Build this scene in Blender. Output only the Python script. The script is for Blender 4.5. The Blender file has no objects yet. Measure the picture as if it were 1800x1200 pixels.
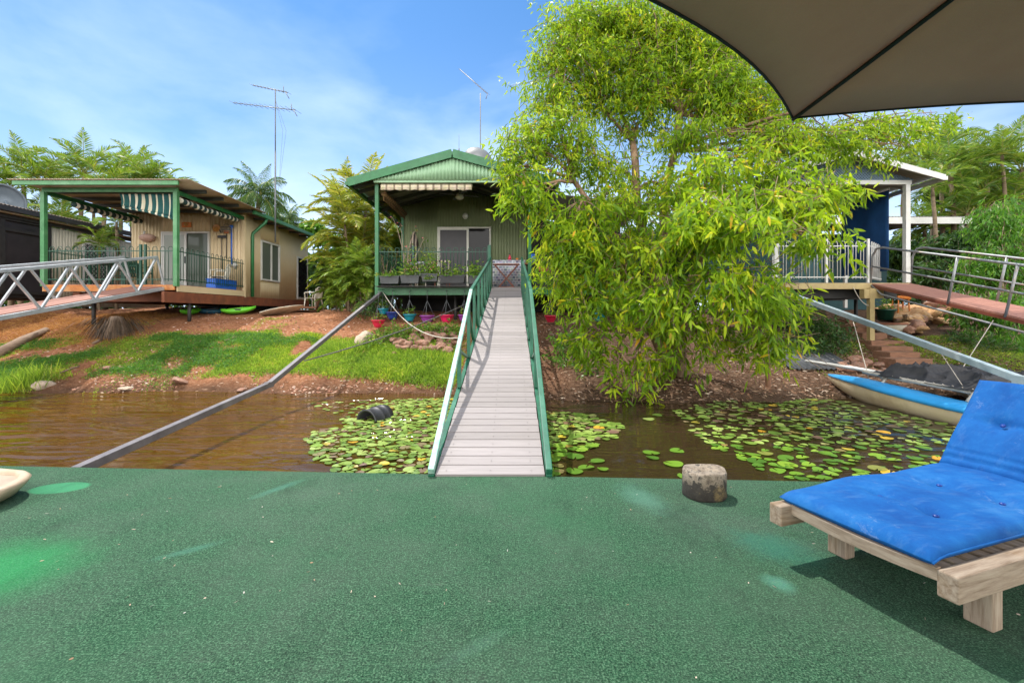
import bpy, bmesh, math, random
import numpy as np
from mathutils import Vector, Matrix, noise as mnoise
random.seed(7)
rng = np.random.default_rng(11)
R = math.radians
scene = bpy.context.scene
col = scene.collection
F, HOR, EYE = 800.0, 553.0, 1.30          # the photograph's focal length and horizon (in its pixels), eye height over the deck
WATER = -0.35
def at(px, py, Y):
    return Vector(((px - 900) / F * Y, Y, EYE - (py - HOR) / F * Y))

# ------------------------------------------------------------------ materials
def new_mat(name):
    m = bpy.data.materials.new(name); m.use_nodes = True
    nt = m.node_tree
    return m, nt, nt.nodes['Principled BSDF']
def nd(nt, t, **kw):
    n = nt.nodes.new(t)
    for k, v in kw.items():
        if k in n.inputs: n.inputs[k].default_value = v
        else: setattr(n, k, v)
    return n
def ramp(nt, fac, stops):
    r = nt.nodes.new('ShaderNodeValToRGB')
    e = r.color_ramp.elements
    while len(e) < len(stops): e.new(0.5)
    for i, (p, c) in enumerate(stops):
        e[i].position = p; e[i].color = (*c, 1) if len(c) == 3 else c
    nt.links.new(fac, r.inputs['Fac'])
    return r
def mixc(nt, fac, a, b, blend='MIX'):
    n = nt.nodes.new('ShaderNodeMix'); n.data_type = 'RGBA'; n.blend_type = blend
    for i, v in ((0, fac), (6, a), (7, b)):
        if hasattr(v, 'node'): nt.links.new(v, n.inputs[i])
        else: n.inputs[i].default_value = v if i == 0 else ((*v, 1) if len(v) == 3 else v)
    return n.outputs[2]
def math_(nt, op, a, b=None, clamp=False):
    n = nt.nodes.new('ShaderNodeMath'); n.operation = op; n.use_clamp = clamp
    for i, v in ((0, a), (1, b)):
        if v is None: continue
        if hasattr(v, 'node'): nt.links.new(v, n.inputs[i])
        else: n.inputs[i].default_value = v
    return n.outputs[0]
def tex(nt, scale, detail=4, rough=.6, coord='Object', kind='ShaderNodeTexNoise', stretch=None):
    tc = nt.nodes.new('ShaderNodeTexCoord')
    src = tc.outputs[coord]
    if stretch:
        mp = nt.nodes.new('ShaderNodeMapping'); mp.inputs['Scale'].default_value = stretch
        nt.links.new(src, mp.inputs['Vector']); src = mp.outputs['Vector']
    n = nt.nodes.new(kind); n.inputs['Scale'].default_value = scale
    if 'Detail' in n.inputs: n.inputs['Detail'].default_value = detail
    if 'Roughness' in n.inputs and kind == 'ShaderNodeTexNoise': n.inputs['Roughness'].default_value = rough
    nt.links.new(src, n.inputs['Vector'])
    return n
def bump(nt, b, height, strength=.3, dist=.01):
    n = nt.nodes.new('ShaderNodeBump'); n.inputs['Strength'].default_value = strength; n.inputs['Distance'].default_value = dist
    nt.links.new(height, n.inputs['Height']); nt.links.new(n.outputs['Normal'], b.inputs['Normal'])
def surf(name, c1, c2=None, scale=6, rough=.6, metal=0, bmp=0, bscale=None, dist=.004, spec=.5, dirt=None, stretch=None, lo=.35, hi=.65):
    m, nt, b = new_mat(name)
    b.inputs['Roughness'].default_value = rough; b.inputs['Metallic'].default_value = metal
    b.inputs['Specular IOR Level'].default_value = spec
    if c2 is None: c2 = tuple(x * .72 for x in c1)
    n = tex(nt, scale, 6, .65, stretch=stretch)
    out = ramp(nt, n.outputs['Fac'], [(lo, c2), (hi, c1)]).outputs['Color']
    if dirt:
        d = tex(nt, scale * .23 + .4, 8, .7)
        f = ramp(nt, d.outputs['Fac'], [(.5, (0, 0, 0)), (.72, (1, 1, 1))]).outputs['Color']
        out = mixc(nt, f, out, dirt)
    nt.links.new(out, b.inputs['Base Color'])
    if bmp:
        bn = tex(nt, bscale or scale * 4, 4, .6, stretch=stretch)
        bump(nt, b, bn.outputs['Fac'], bmp, dist)
    return m
def leaf_mat(name, stops, trans=.45, tcol=(.32, .42, .03), rough=.42, per='island', gloss=.35, patchy=0):
    m, nt, b = new_mat(name)
    if per == 'island':
        fac = nt.nodes.new('ShaderNodeNewGeometry').outputs['Random Per Island']
    else:
        fac = nt.nodes.new('ShaderNodeObjectInfo').outputs['Random']
    r = ramp(nt, fac, stops)
    rc = r.outputs['Color']
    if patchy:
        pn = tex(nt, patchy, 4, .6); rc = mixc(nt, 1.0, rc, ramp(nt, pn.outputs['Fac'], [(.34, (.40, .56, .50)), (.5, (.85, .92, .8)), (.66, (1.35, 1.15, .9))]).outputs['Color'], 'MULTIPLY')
    nt.links.new(rc, b.inputs['Base Color'])
    b.inputs['Roughness'].default_value = rough; b.inputs['Specular IOR Level'].default_value = gloss
    if trans:
        t = nt.nodes.new('ShaderNodeBsdfTranslucent')
        nt.links.new(mixc(nt, .55, rc, tcol), t.inputs['Color'])
        mx = nt.nodes.new('ShaderNodeMixShader'); mx.inputs[0].default_value = trans
        nt.links.new(b.outputs[0], mx.inputs[1]); nt.links.new(t.outputs[0], mx.inputs[2])
        nt.links.new(mx.outputs[0], nt.nodes['Material Output'].inputs['Surface'])
    return m

M = {}
M['green_paint'] = surf('green_paint', (.022, .17, .055), (.014, .115, .038), 5, .40, dirt=(.045, .17, .08), bmp=.05)
M['post_green'] = surf('post_green', (.07, .25, .095), (.045, .175, .065), 5, .42, dirt=(.15, .30, .17), bmp=.05)
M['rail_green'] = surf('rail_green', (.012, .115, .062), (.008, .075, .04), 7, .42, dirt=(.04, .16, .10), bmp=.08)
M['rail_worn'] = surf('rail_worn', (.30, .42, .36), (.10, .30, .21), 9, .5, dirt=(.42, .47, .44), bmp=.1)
M['fence_green'] = surf('fence_green', (.012, .075, .045), (.008, .05, .03), 12, .4)
M['green_sheet'] = surf('green_sheet', (.235, .275, .15), (.205, .245, .13), 2.2, .5, spec=.35, dirt=(.19, .225, .115))
M['gable_sheet'] = surf('gable_sheet', (.30, .48, .30), (.26, .43, .26), 2, .45, dirt=(.22, .36, .23))
M['tan_sheet'] = surf('tan_sheet', (.66, .53, .33), (.60, .475, .29), 1.6, .55, dirt=(.54, .43, .26))
M['tan_side'] = surf('tan_side', (.62, .50, .31), (.57, .455, .275), 1.2, .6, dirt=(.52, .41, .245))
M['cream_sheet'] = surf('cream_sheet', (.55, .51, .41), (.48, .44, .35), 2, .55)
M['roof_rust'] = surf('roof_rust', (.24, .19, .15), (.17, .12, .09), 3, .6, dirt=(.28, .22, .17))
M['roof_under'] = surf('roof_under', (.45, .38, .27), (.38, .31, .22), 3, .6)
M['roof_grey'] = surf('roof_grey', (.25, .25, .23), (.2, .2, .18), 2, .5)
M['dark_steel'] = surf('dark_steel', (.03, .028, .026), (.018, .017, .016), 5, .6)
M['purlin'] = surf('purlin', (.05, .058, .05), (.03, .035, .03), 5, .6)
M['soffit'] = surf('soffit', (.22, .20, .17), (.16, .14, .12), 3, .6)
M['white_paint'] = surf('white_paint', (.62, .62, .60), (.55, .55, .52), 4, .4, dirt=(.55, .53, .47))
M['frame_white'] = surf('frame_white', (.72, .70, .62), (.65, .63, .55), 6, .4)
M['rust_beam'] = surf('rust_beam', (.24, .075, .03), (.14, .045, .022), 4, .75, dirt=(.10, .04, .025), bmp=.15)
M['orange_rust'] = surf('orange_rust', (.50, .20, .05), (.34, .11, .03), 7, .7, dirt=(.45, .30, .16), bmp=.2)
M['galv'] = surf('galv', (.46, .49, .51), (.34, .37, .39), 9, .42, metal=.35, dirt=(.52, .55, .57))
M['pipe_galv'] = surf('pipe_galv', (.30, .31, .32), (.21, .22, .23), 12, .45, metal=.4, dirt=(.3, .22, .16))
M['strut_dark'] = surf('strut_dark', (.15, .135, .14), (.10, .09, .095), 8, .5, dirt=(.19, .175, .175))
M['strut_blue'] = surf('strut_blue', (.25, .31, .33), (.19, .25, .27), 8, .5, dirt=(.3, .33, .33))
M['red_plank'] = surf('red_plank', (.34, .16, .115), (.24, .11, .08), 6, .65, bmp=.2, stretch=(1, 6, 1))
M['rope'] = surf('rope', (.52, .47, .40), (.36, .32, .27), 60, .9, bmp=.3)
M['rope_dark'] = surf('rope_dark', (.14, .13, .12), (.07, .065, .06), 60, .9)
M['black_plastic'] = surf('black_plastic', (.035, .036, .04), (.02, .02, .024), 6, .5)
M['grey_plastic'] = surf('grey_plastic', (.075, .08, .085), (.05, .053, .058), 6, .55)
M['white_plastic'] = surf('white_plastic', (.72, .68, .58), (.62, .58, .48), 6, .45)
M['cream_plastic'] = surf('cream_plastic', (.50, .39, .28), (.41, .31, .21), 5, .5, dirt=(.33, .24, .16), bmp=.08)
M['tray_floor'] = surf('tray_floor', (.36, .29, .215), (.27, .21, .15), 4, .6, dirt=(.2, .16, .12), bmp=.15)
M['teal'] = surf('teal', (.01, .27, .36), (.008, .22, .30), 6, .35)
M['navy'] = surf('navy', (.012, .05, .28), (.01, .04, .22), 6, .35)
M['red_pot'] = surf('red_pot', (.62, .02, .07), (.52, .015, .05), 6, .35)
M['pink_pot'] = surf('pink_pot', (.72, .02, .13), (.62, .015, .10), 6, .35)
M['purple_pot'] = surf('purple_pot', (.30, .06, .36), (.25, .045, .30), 6, .35)
M['blue_crate'] = surf('blue_crate', (.02, .14, .60), (.015, .11, .5), 6, .4)
M['brown_wood'] = surf('brown_wood', (.20, .055, .03), (.13, .035, .02), 8, .5, bmp=.1, stretch=(1, 1, 5))
M['orange'] = surf('orange', (.65, .20, .03), (.5, .14, .02), 8, .5)
M['soil'] = surf('soil', (.06, .035, .02), (.03, .018, .01), 30, .95, bmp=.5)
M['bark'] = surf('bark', (.30, .185, .11), (.12, .07, .045), 9, .9, bmp=.8, bscale=26, dist=.02, stretch=(1, 1, .3), dirt=(.42, .31, .2))
M['palm_trunk'] = surf('palm_trunk', (.22, .16, .095), (.13, .09, .055), 9, .85, bmp=.4, stretch=(.4, .4, 3))
M['twig'] = surf('twig', (.24, .17, .11), (.15, .10, .06), 20, .9)
M['log'] = surf('log', (.27, .19, .13), (.15, .10, .07), 8, .9, bmp=.6, stretch=(4, .6, 4))
M['stone_red'] = surf('stone_red', (.36, .19, .125), (.20, .10, .065), 4, .9, bmp=.7, bscale=14, dist=.02, dirt=(.30, .23, .18))
M['stone_gold'] = surf('stone_gold', (.56, .34, .15), (.34, .18, .09), 4.5, .9, bmp=.7, bscale=14, dist=.02, dirt=(.50, .40, .29))
M['stone_pale'] = surf('stone_pale', (.48, .38, .29), (.34, .26, .19), 5, .9, bmp=.5, bscale=14, dist=.01)
M['timber_step'] = surf('timber_step', (.29, .145, .085), (.17, .085, .05), 5, .85, bmp=.4, stretch=(1, 4, 4))
M['tan_post'] = surf('tan_post', (.44, .34, .15), (.36, .27, .12), 4, .6, dirt=(.3, .2, .1))
M['hull'] = surf('hull', (.72, .60, .41), (.66, .54, .36), 2.5, .4, dirt=(.46, .34, .19), bmp=.03)
M['hull_blue'] = surf('hull_blue', (.03, .30, .66), (.025, .25, .56), 3, .33, dirt=(.10, .36, .62))
M['tarp'] = surf('tarp', (.035, .035, .038), (.018, .018, .021), 7, .75, bmp=.3, bscale=40)
M['pole_grey'] = surf('pole_grey', (.45, .42, .36), (.33, .30, .25), 8, .5)
M['mast'] = surf('mast', (.60, .60, .57), (.50, .50, .47), 8, .4)
M['kayak_green'] = surf('kayak_green', (.12, .50, .02), (.09, .4, .015), 6, .4)
M['kayak_blue'] = surf('kayak_blue', (.02, .12, .20), (.015, .09, .15), 6, .4)
M['surfboard'] = surf('surfboard', (.70, .66, .54), (.58, .53, .42), 4, .4, dirt=(.5, .42, .3))
M['blue_mesh'] = surf('blue_mesh', (.01, .075, .23), (.006, .05, .17), 3, .7)
M['blue_lattice'] = surf('blue_lattice', (.20, .30, .42), (.15, .24, .35), 5, .6)
M['teal_wall'] = surf('teal_wall', (.03, .10, .11), (.02, .07, .08), 3, .7)
M['umb_edge'] = surf('umb_edge', (.02, .026, .025), (.012, .016, .015), 30, .7)
M['dish'] = surf('dish', (.15, .16, .165), (.125, .13, .135), 3, .5)
M['dish_dark'] = surf('dish_dark', (.13, .16, .19), (.10, .13, .16), 3, .5)
M['alu'] = surf('alu', (.17, .18, .19), (.12, .13, .14), 20, .5, metal=.2)
M['screen'] = surf('screen', (.035, .03, .034), (.022, .019, .022), 2.5, .4)
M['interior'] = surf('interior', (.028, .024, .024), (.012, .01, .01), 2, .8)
M['brick_red'] = surf('brick_red', (.30, .12, .07), (.2, .08, .05), 12, .85)
M['mat_rubber'] = surf('mat_rubber', (.09, .095, .105), (.05, .055, .06), 8, .8)
M['pink_shell'] = surf('pink_shell', (.55, .36, .29), (.42, .26, .2), 9, .6)
M['copper'] = surf('copper', (.50, .24, .05), (.34, .15, .03), 9, .4)
M['curtain'] = surf('curtain', (.50, .48, .40), (.40, .38, .31), 4, .8)
M['wood_stump'] = None

# glass
def glass_mat(name, c, rough=.05, spec=.22):
    m, nt, b = new_mat(name)
    b.inputs['Base Color'].default_value = (*c, 1); b.inputs['Roughness'].default_value = rough
    b.inputs['Specular IOR Level'].default_value = spec
    n = tex(nt, 1.3, 2); bump(nt, b, n.outputs['Fac'], .04, .02)
    return m
M['glass_dark'] = glass_mat('glass_dark', (.014, .013, .014))
M['glass_mid'] = glass_mat('glass_mid', (.10, .12, .10), .06)
M['glass_pale'] = glass_mat('glass_pale', (.34, .37, .34), .08)
m, nt, b = new_mat('lamp_globe'); b.inputs['Base Color'].default_value = (.82, .82, .8, 1); b.inputs['Roughness'].default_value = .25; M['globe'] = m

# weathered teak of the lounger, grain along the given axis of the bed
def teak(name, stretch):
    m, nt, b = new_mat(name)
    def tx(scale, det, st):
        tc = nt.nodes.new('ShaderNodeTexCoord'); m1 = nt.nodes.new('ShaderNodeMapping'); m1.inputs['Rotation'].default_value = (0, 0, -.332); nt.links.new(tc.outputs['Object'], m1.inputs[0])
        m2 = nt.nodes.new('ShaderNodeMapping'); m2.inputs['Scale'].default_value = st; nt.links.new(m1.outputs[0], m2.inputs[0])
        n = nt.nodes.new('ShaderNodeTexNoise'); n.inputs['Scale'].default_value = scale; n.inputs['Detail'].default_value = det; n.inputs['Roughness'].default_value = .65; n.inputs['Distortion'].default_value = .3; nt.links.new(m2.outputs[0], n.inputs['Vector']); return n
    g = tx(6, 6, stretch); k = tx(2.6, 5, tuple(.4 + .12 * q for q in stretch)); kn = tx(9, 2, (1, 1, 1))
    c = ramp(nt, g.outputs['Fac'], [(.3, (.17, .12, .08)), (.5, (.29, .225, .165)), (.7, (.38, .315, .24))]).outputs['Color']
    f = ramp(nt, k.outputs['Fac'], [(.50, (0, 0, 0)), (.72, (1, 1, 1))]).outputs['Color']
    c = mixc(nt, math_(nt, 'MULTIPLY', f, .6), c, (.25, .145, .06))
    f2 = ramp(nt, kn.outputs['Fac'], [(.70, (0, 0, 0)), (.76, (1, 1, 1))]).outputs['Color']
    c = mixc(nt, math_(nt, 'MULTIPLY', f2, .55), c, (.08, .055, .035))
    nt.links.new(c, b.inputs['Base Color']); b.inputs['Roughness'].default_value = .85; b.inputs['Specular IOR Level'].default_value = .3
    bump(nt, b, g.outputs['Fac'], .3, .004); M[name] = m
teak('teak', (.9, 9, 9)); teak('teak_cross', (9, .9, 9)); teak('teak_leg', (9, 9, .9))

# faded blue canvas
m, nt, b = new_mat('blue_canvas')
n1 = tex(nt, 3.2, 8, .72); n2 = tex(nt, 9, 6, .75, stretch=(.6, 2.2, 1))
c = ramp(nt, n1.outputs['Fac'], [(.34, (.004, .062, .25)), (.52, (.006, .095, .32)), (.70, (.02, .145, .385))]).outputs['Color']
f = ramp(nt, n2.outputs['Fac'], [(.52, (0, 0, 0)), (.74, (1, 1, 1))]).outputs['Color']
c = mixc(nt, math_(nt, 'MULTIPLY', f, .32), c, (.10, .22, .43))
n3 = tex(nt, 5, 9, .8, stretch=(1.5, .8, 1)); f = ramp(nt, n3.outputs['Fac'], [(.60, (0, 0, 0)), (.70, (1, 1, 1))]).outputs['Color']
c = mixc(nt, math_(nt, 'MULTIPLY', f, .35), c, (.36, .43, .52))
nt.links.new(c, b.inputs['Base Color']); b.inputs['Roughness'].default_value = .85; b.inputs['Specular IOR Level'].default_value = .2
w = tex(nt, 220, 2); w2 = tex(nt, 11, 4)
hh = math_(nt, 'ADD', math_(nt, 'MULTIPLY', w.outputs['Fac'], .25), w2.outputs['Fac']); bump(nt, b, hh, .35, .006); M['canvas'] = m

# umbrella cloth: slightly see-through weave
m, nt, b = new_mat('umbrella_cloth')
n1 = tex(nt, 2.2, 5); n2 = tex(nt, 260, 2)
c = ramp(nt, n1.outputs['Fac'], [(.35, (.40, .32, .26)), (.65, (.48, .39, .32))]).outputs['Color']
c = mixc(nt, .25, c, n2.outputs['Color'], 'OVERLAY')
nt.links.new(c, b.inputs['Base Color']); b.inputs['Roughness'].default_value = .9
t = nt.nodes.new('ShaderNodeBsdfTranslucent'); t.inputs['Color'].default_value = (.42, .30, .22, 1)
mx = nt.nodes.new('ShaderNodeMixShader'); mx.inputs[0].default_value = .36
nt.links.new(b.outputs[0], mx.inputs[1]); nt.links.new(t.outputs[0], mx.inputs[2]); nt.links.new(mx.outputs[0], nt.nodes['Material Output'].inputs['Surface'])
M['umb'] = m

# striped awnings
def stripes(name, ca, cb, scale, axis, duty=.5, rough=.8, cross=None):
    m, nt, b = new_mat(name)
    tc = nt.nodes.new('ShaderNodeTexCoord'); sx = nt.nodes.new('ShaderNodeSeparateXYZ'); nt.links.new(tc.outputs['Object'], sx.inputs[0])
    v = math_(nt, 'FRACT', math_(nt, 'MULTIPLY', sx.outputs[axis], scale))
    f = math_(nt, 'GREATER_THAN', v, duty)
    c = mixc(nt, f, ca, cb)
    if cross:
        v2 = math_(nt, 'FRACT', math_(nt, 'MULTIPLY', sx.outputs[cross[0]], cross[1])); f2 = math_(nt, 'GREATER_THAN', v2, cross[2])
        c = mixc(nt, math_(nt, 'MULTIPLY', f2, .45), c, cb)
    n = tex(nt, 8, 4); c = mixc(nt, .25, c, n.outputs['Color'], 'OVERLAY')
    nt.links.new(c, b.inputs['Base Color']); b.inputs['Roughness'].default_value = rough
    return m
M['awning'] = stripes('awning', (.012, .085, .085), (.66, .62, .48), 5.2, 0, .68)
M['awning_side'] = stripes('awning_side', (.02, .05, .045), (.70, .66, .55), 4.5, 1, .6)
M['plaid'] = stripes('plaid', (.72, .62, .46), (.26, .21, .15), 4.2, 0, .74, cross=(2, 11, .6))
M['plaid_side'] = stripes('plaid_side', (.30, .17, .07), (.09, .05, .025), 5, 1, .7, cross=(2, 11, .6))
M['zebra'] = stripes('zebra', (.05, .04, .035), (.5, .42, .33), 9, 0, .55)
# patchwork table cloth
m, nt, b = new_mat('patch_cloth')
tc = nt.nodes.new('ShaderNodeTexCoord'); br = nt.nodes.new('ShaderNodeTexBrick'); mp = nt.nodes.new('ShaderNodeMapping')
mp.inputs['Rotation'].default_value = (R(90), 0, 0); nt.links.new(tc.outputs['Object'], mp.inputs[0]); nt.links.new(mp.outputs[0], br.inputs['Vector'])
br.inputs['Scale'].default_value = 5; br.inputs['Color1'].default_value = (.10, .12, .17, 1); br.inputs['Color2'].default_value = (.36, .38, .45, 1); br.inputs['Mortar'].default_value = (.66, .64, .64, 1)
br.inputs['Mortar Size'].default_value = .035; br.inputs['Brick Width'].default_value = .55; br.inputs['Row Height'].default_value = .42
n = tex(nt, 9, 4); nt.links.new(mixc(nt, .6, br.outputs['Color'], n.outputs['Color'], 'OVERLAY'), b.inputs['Base Color']); b.inputs['Roughness'].default_value = .7; M['cloth'] = m

# ------------------------------------------------------------------ object helpers
LOC = {}
def tag(o, label=None, cat=None, group=None, kind=None):
    if label: o['label'] = label
    if cat: o['category'] = cat
    if group: o['group'] = group
    if kind: o['kind'] = kind
    return o
def thing(name, label, cat, loc=(0, 0, 0), group=None):
    o = bpy.data.objects.new(name, None); col.objects.link(o)
    o.empty_display_size = .1
    o.location = loc; LOC[o.name] = Vector(loc)
    return tag(o, label, cat, group)
def copy_tree(o, parent=None, loc=None, rotz=None, scale=None):
    c = o.copy(); col.objects.link(c); c.parent = parent
    if parent is not None: c.matrix_parent_inverse = o.matrix_parent_inverse.copy()
    if loc is not None: c.location = loc; LOC[c.name] = Vector(loc)
    if rotz is not None: c.rotation_euler = (0, 0, rotz)
    if scale is not None: c.scale = scale if hasattr(scale, '__len__') else (scale,) * 3
    for ch in list(o.children): copy_tree(ch, c)
    return c
class MB:
    """collects shapes in world coordinates; build() links them as one mesh object"""
    def __init__(s): s.v = []; s.f = []; s.sm = []
    def add(s, vs, fs, smooth=False):
        k = len(s.v); s.v += [tuple(p) for p in vs]
        s.f += [tuple(i + k for i in f) for f in fs]; s.sm += [smooth] * len(fs)
        return s
    def box(s, c, d, rz=0, rx=0, ry=0):
        m = Matrix.Translation(c) @ Matrix.Rotation(rz, 4, 'Z') @ Matrix.Rotation(ry, 4, 'Y') @ Matrix.Rotation(rx, 4, 'X')
        x, y, z = d[0] / 2, d[1] / 2, d[2] / 2
        vs = [m @ Vector(p) for p in ((-x, -y, -z), (x, -y, -z), (x, y, -z), (-x, y, -z), (-x, -y, z), (x, -y, z), (x, y, z), (-x, y, z))]
        return s.add(vs, [(0, 3, 2, 1), (4, 5, 6, 7), (0, 1, 5, 4), (1, 2, 6, 5), (2, 3, 7, 6), (3, 0, 4, 7)])
    def span(s, a, b):
        a = Vector(a); b = Vector(b)
        return s.box((a + b) / 2, [abs(q) for q in (b - a)])
    def bar(s, p, q, w, h, up=(0, 0, 1)):
        p = Vector(p); q = Vector(q); d = (q - p).normalized(); u = Vector(up)
        if abs(d.dot(u)) > .98: u = Vector((0, 1, 0))
        sd = d.cross(u).normalized(); u = sd.cross(d)
        vs = []
        for e in (p, q):
            for a, b in ((-1, -1), (1, -1), (1, 1), (-1, 1)): vs.append(e + sd * a * w / 2 + u * b * h / 2)
        return s.add(vs, [(0, 1, 2, 3), (7, 6, 5, 4), (0, 4, 5, 1), (1, 5, 6, 2), (2, 6, 7, 3), (3, 7, 4, 0)])
    def tube(s, pts, r, n=6, cap=True):
        pts = [Vector(p) for p in pts]; N = len(pts)
        rr = r if hasattr(r, '__len__') else [r] * N
        vs = []; ref = None
        for i, p in enumerate(pts):
            d = (pts[min(i + 1, N - 1)] - pts[max(i - 1, 0)])
            d = d.normalized() if d.length > 1e-9 else Vector((0, 0, 1))
            if ref is None: ref = Vector((0, 0, 1)) if abs(d.z) < .9 else Vector((1, 0, 0))
            a = d.cross(ref)
            if a.length < 1e-6: a = d.orthogonal()
            a.normalize(); b_ = a.cross(d); ref = b_
            for k in range(n):
                t = 2 * math.pi * k / n
                vs.append(p + a * math.cos(t) * rr[i] + b_ * math.sin(t) * rr[i])
        fs = []
        for i in range(N - 1):
            for k in range(n):
                j = (k + 1) % n
                fs.append((i * n + k, i * n + j, (i + 1) * n + j, (i + 1) * n + k))
        if cap: fs += [tuple(range(n))[::-1], tuple((N - 1) * n + k for k in range(n))]
        return s.add(vs, fs, True)
    def lathe(s, prof, c=(0, 0, 0), n=20, axis=None, sx=1, sy=1):
        c = Vector(c); m = Matrix.Identity(3)
        if axis is not None: m = Vector((0, 0, 1)).rotation_difference(Vector(axis)).to_matrix()
        vs = []; fs = []
        for r, z in prof:
            for k in range(n):
                t = 2 * math.pi * k / n
                vs.append(c + m @ Vector((r * sx * math.cos(t), r * sy * math.sin(t), z)))
        for i in range(len(prof) - 1):
            for k in range(n):
                j = (k + 1) % n
                fs.append((i * n + k, i * n + j, (i + 1) * n + j, (i + 1) * n + k))
        fs += [tuple(range(n))[::-1], tuple((len(prof) - 1) * n + k for k in range(n))]
        return s.add(vs, fs, True)
    def sheet(s, P, U, V, pitch=.11, amp=.015, per=6, top=None, nv=1, bot=None):
        """corrugated sheet: waves along U, ribs run along V; top(u) / bot(u) trim the V length"""
        P = Vector(P); U = Vector(U); V = Vector(V); L = U.length; u = U / L; nrm = u.cross(V.normalized())
        n = max(2, int(L / pitch * per)); vs = []
        vl = V.length; vd = V.normalized()
        for i in range(n + 1):
            x = L * i / n; o = nrm * amp * math.sin(2 * math.pi * x / pitch)
            h0 = bot(x) if bot else 0; h1 = top(x) if top else vl
            for j in range(nv + 1):
                vs.append(P + u * x + vd * (h0 + (h1 - h0) * j / nv) + o)
        fs = []
        for i in range(n):
            for j in range(nv):
                a = i * (nv + 1) + j; fs.append((a, a + nv + 1, a + nv + 2, a + 1))
        return s.add(vs, fs, True)
    def build(s, name, mat, parent=None, bevel=0, thick=0, subdiv=0, loc=None):
        me = bpy.data.meshes.new(name)
        off = Vector((0, 0, 0)); p = parent
        if parent is not None:
            off = world_loc(parent)
        if loc is not None: off = Vector(loc)
        vs = np.array(s.v, dtype=float) - np.array(off)
        me.from_pydata(vs.tolist(), [], s.f); me.polygons.foreach_set('use_smooth', s.sm)
        me.materials.append(mat); me.update()
        o = bpy.data.objects.new(name, me); col.objects.link(o)
        if parent is not None: o.parent = parent
        elif loc is not None: o.location = loc; LOC[o.name] = Vector(loc)
        if thick: md = o.modifiers.new('s', 'SOLIDIFY'); md.thickness = thick; md.offset = 0
        if bevel: md = o.modifiers.new('b', 'BEVEL'); md.width = bevel; md.segments = 2; md.limit_method = 'ANGLE'
        if subdiv: md = o.modifiers.new('d', 'SUBSURF'); md.levels = subdiv; md.render_levels = subdiv
        return o
def world_loc(o):
    v = Vector((0, 0, 0))
    while o is not None:
        v += o.location; o = o.parent
    return v
def np_mesh(name, V, counts, loops, mat, parent=None, loc=None, smooth=False):
    me = bpy.data.meshes.new(name)
    off = np.array(world_loc(parent)) if parent is not None else (np.array(loc) if loc is not None else 0)
    V = np.asarray(V, dtype=np.float32) - np.asarray(off, dtype=np.float32)
    me.vertices.add(len(V)); me.vertices.foreach_set('co', V.ravel())
    me.loops.add(len(loops)); me.loops.foreach_set('vertex_index', np.asarray(loops, dtype=np.int32))
    me.polygons.add(len(counts)); st = np.concatenate(([0], np.cumsum(counts)[:-1])).astype(np.int32)
    me.polygons.foreach_set('loop_start', st)
    me.update(calc_edges=True); me.validate()
    me.polygons.foreach_set('use_smooth', np.full(len(me.polygons), smooth))
    me.materials.append(mat)
    o = bpy.data.objects.new(name, me); col.objects.link(o)
    if parent is not None: o.parent = parent
    elif loc is not None: o.location = loc
    return o
def unit(a): return a / np.maximum(np.linalg.norm(a, axis=-1, keepdims=True), 1e-9)
def leaf_arrays(P, D, L, W, droop=.25, shape=(.34, .72)):
    """N lance leaves: base P, direction D, length L, width W -> verts, counts, loops"""
    N = len(P); D = unit(D)
    ref = unit(rng.normal(size=(N, 3))); S = unit(np.cross(D, ref)); G = np.array([0, 0, -1.0])
    L = np.asarray(L).reshape(-1, 1) * np.ones((N, 1)); W = np.asarray(W).reshape(-1, 1) * np.ones((N, 1))
    a, b_ = shape
    p1 = P + D * L * a + G * droop * L * a * a; p2 = P + D * L * b_ + G * droop * L * b_ * b_; p3 = P + D * L + G * droop * L
    Vs = np.stack([P, p1 - S * W * .5, p1 + S * W * .5, p2 - S * W * .36, p2 + S * W * .36, p3], axis=1).reshape(-1, 3)
    base = (np.arange(N) * 6)[:, None]
    loops = (base + np.array([0, 2, 1, 1, 2, 4, 3, 3, 4, 5])[None, :]).ravel()
    counts = np.tile([3, 4, 3], N)
    return Vs, counts, loops
# ------------------------------------------------------------------ camera, sky, sun
cam = bpy.data.cameras.new('camera'); co = bpy.data.objects.new('camera', cam); col.objects.link(co)
co.location = (0, 0, EYE); co.rotation_euler = (R(90), 0, 0)
cam.sensor_width = 36; cam.lens = 36 * F / 1800; cam.shift_y = -(600 - HOR) / 1800; cam.clip_start = .05; cam.clip_end = 2000
scene.camera = co
SUN = Vector((-.27, .38, 1)).normalized()
sl = bpy.data.lights.new('sun', 'SUN'); so = bpy.data.objects.new('sun', sl); col.objects.link(so)
sl.energy = 3.3; sl.angle = R(.5); sl.color = (1, .95, .87)
so.rotation_euler = SUN.to_track_quat('Z', 'Y').to_euler(); so.location = (0, 0, 30)
w = bpy.data.worlds.new('World'); scene.world = w; w.use_nodes = True
nt = w.node_tree; bg = nt.nodes['Background']
sky = nt.nodes.new('ShaderNodeTexSky'); sky.sky_type = 'NISHITA'; sky.sun_disc = False
sky.sun_elevation = math.asin(SUN.z); sky.sun_rotation = math.atan2(SUN.x, SUN.y)
sky.air_density = 1.0; sky.dust_density = .6; sky.ozone_density = 2.5
tc = nt.nodes.new('ShaderNodeTexCoord'); mp = nt.nodes.new('ShaderNodeMapping'); mp.inputs['Scale'].default_value = (1, 1, 2.6); mp.inputs['Rotation'].default_value = (0, R(14), R(20))
nt.links.new(tc.outputs['Generated'], mp.inputs['Vector'])
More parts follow.
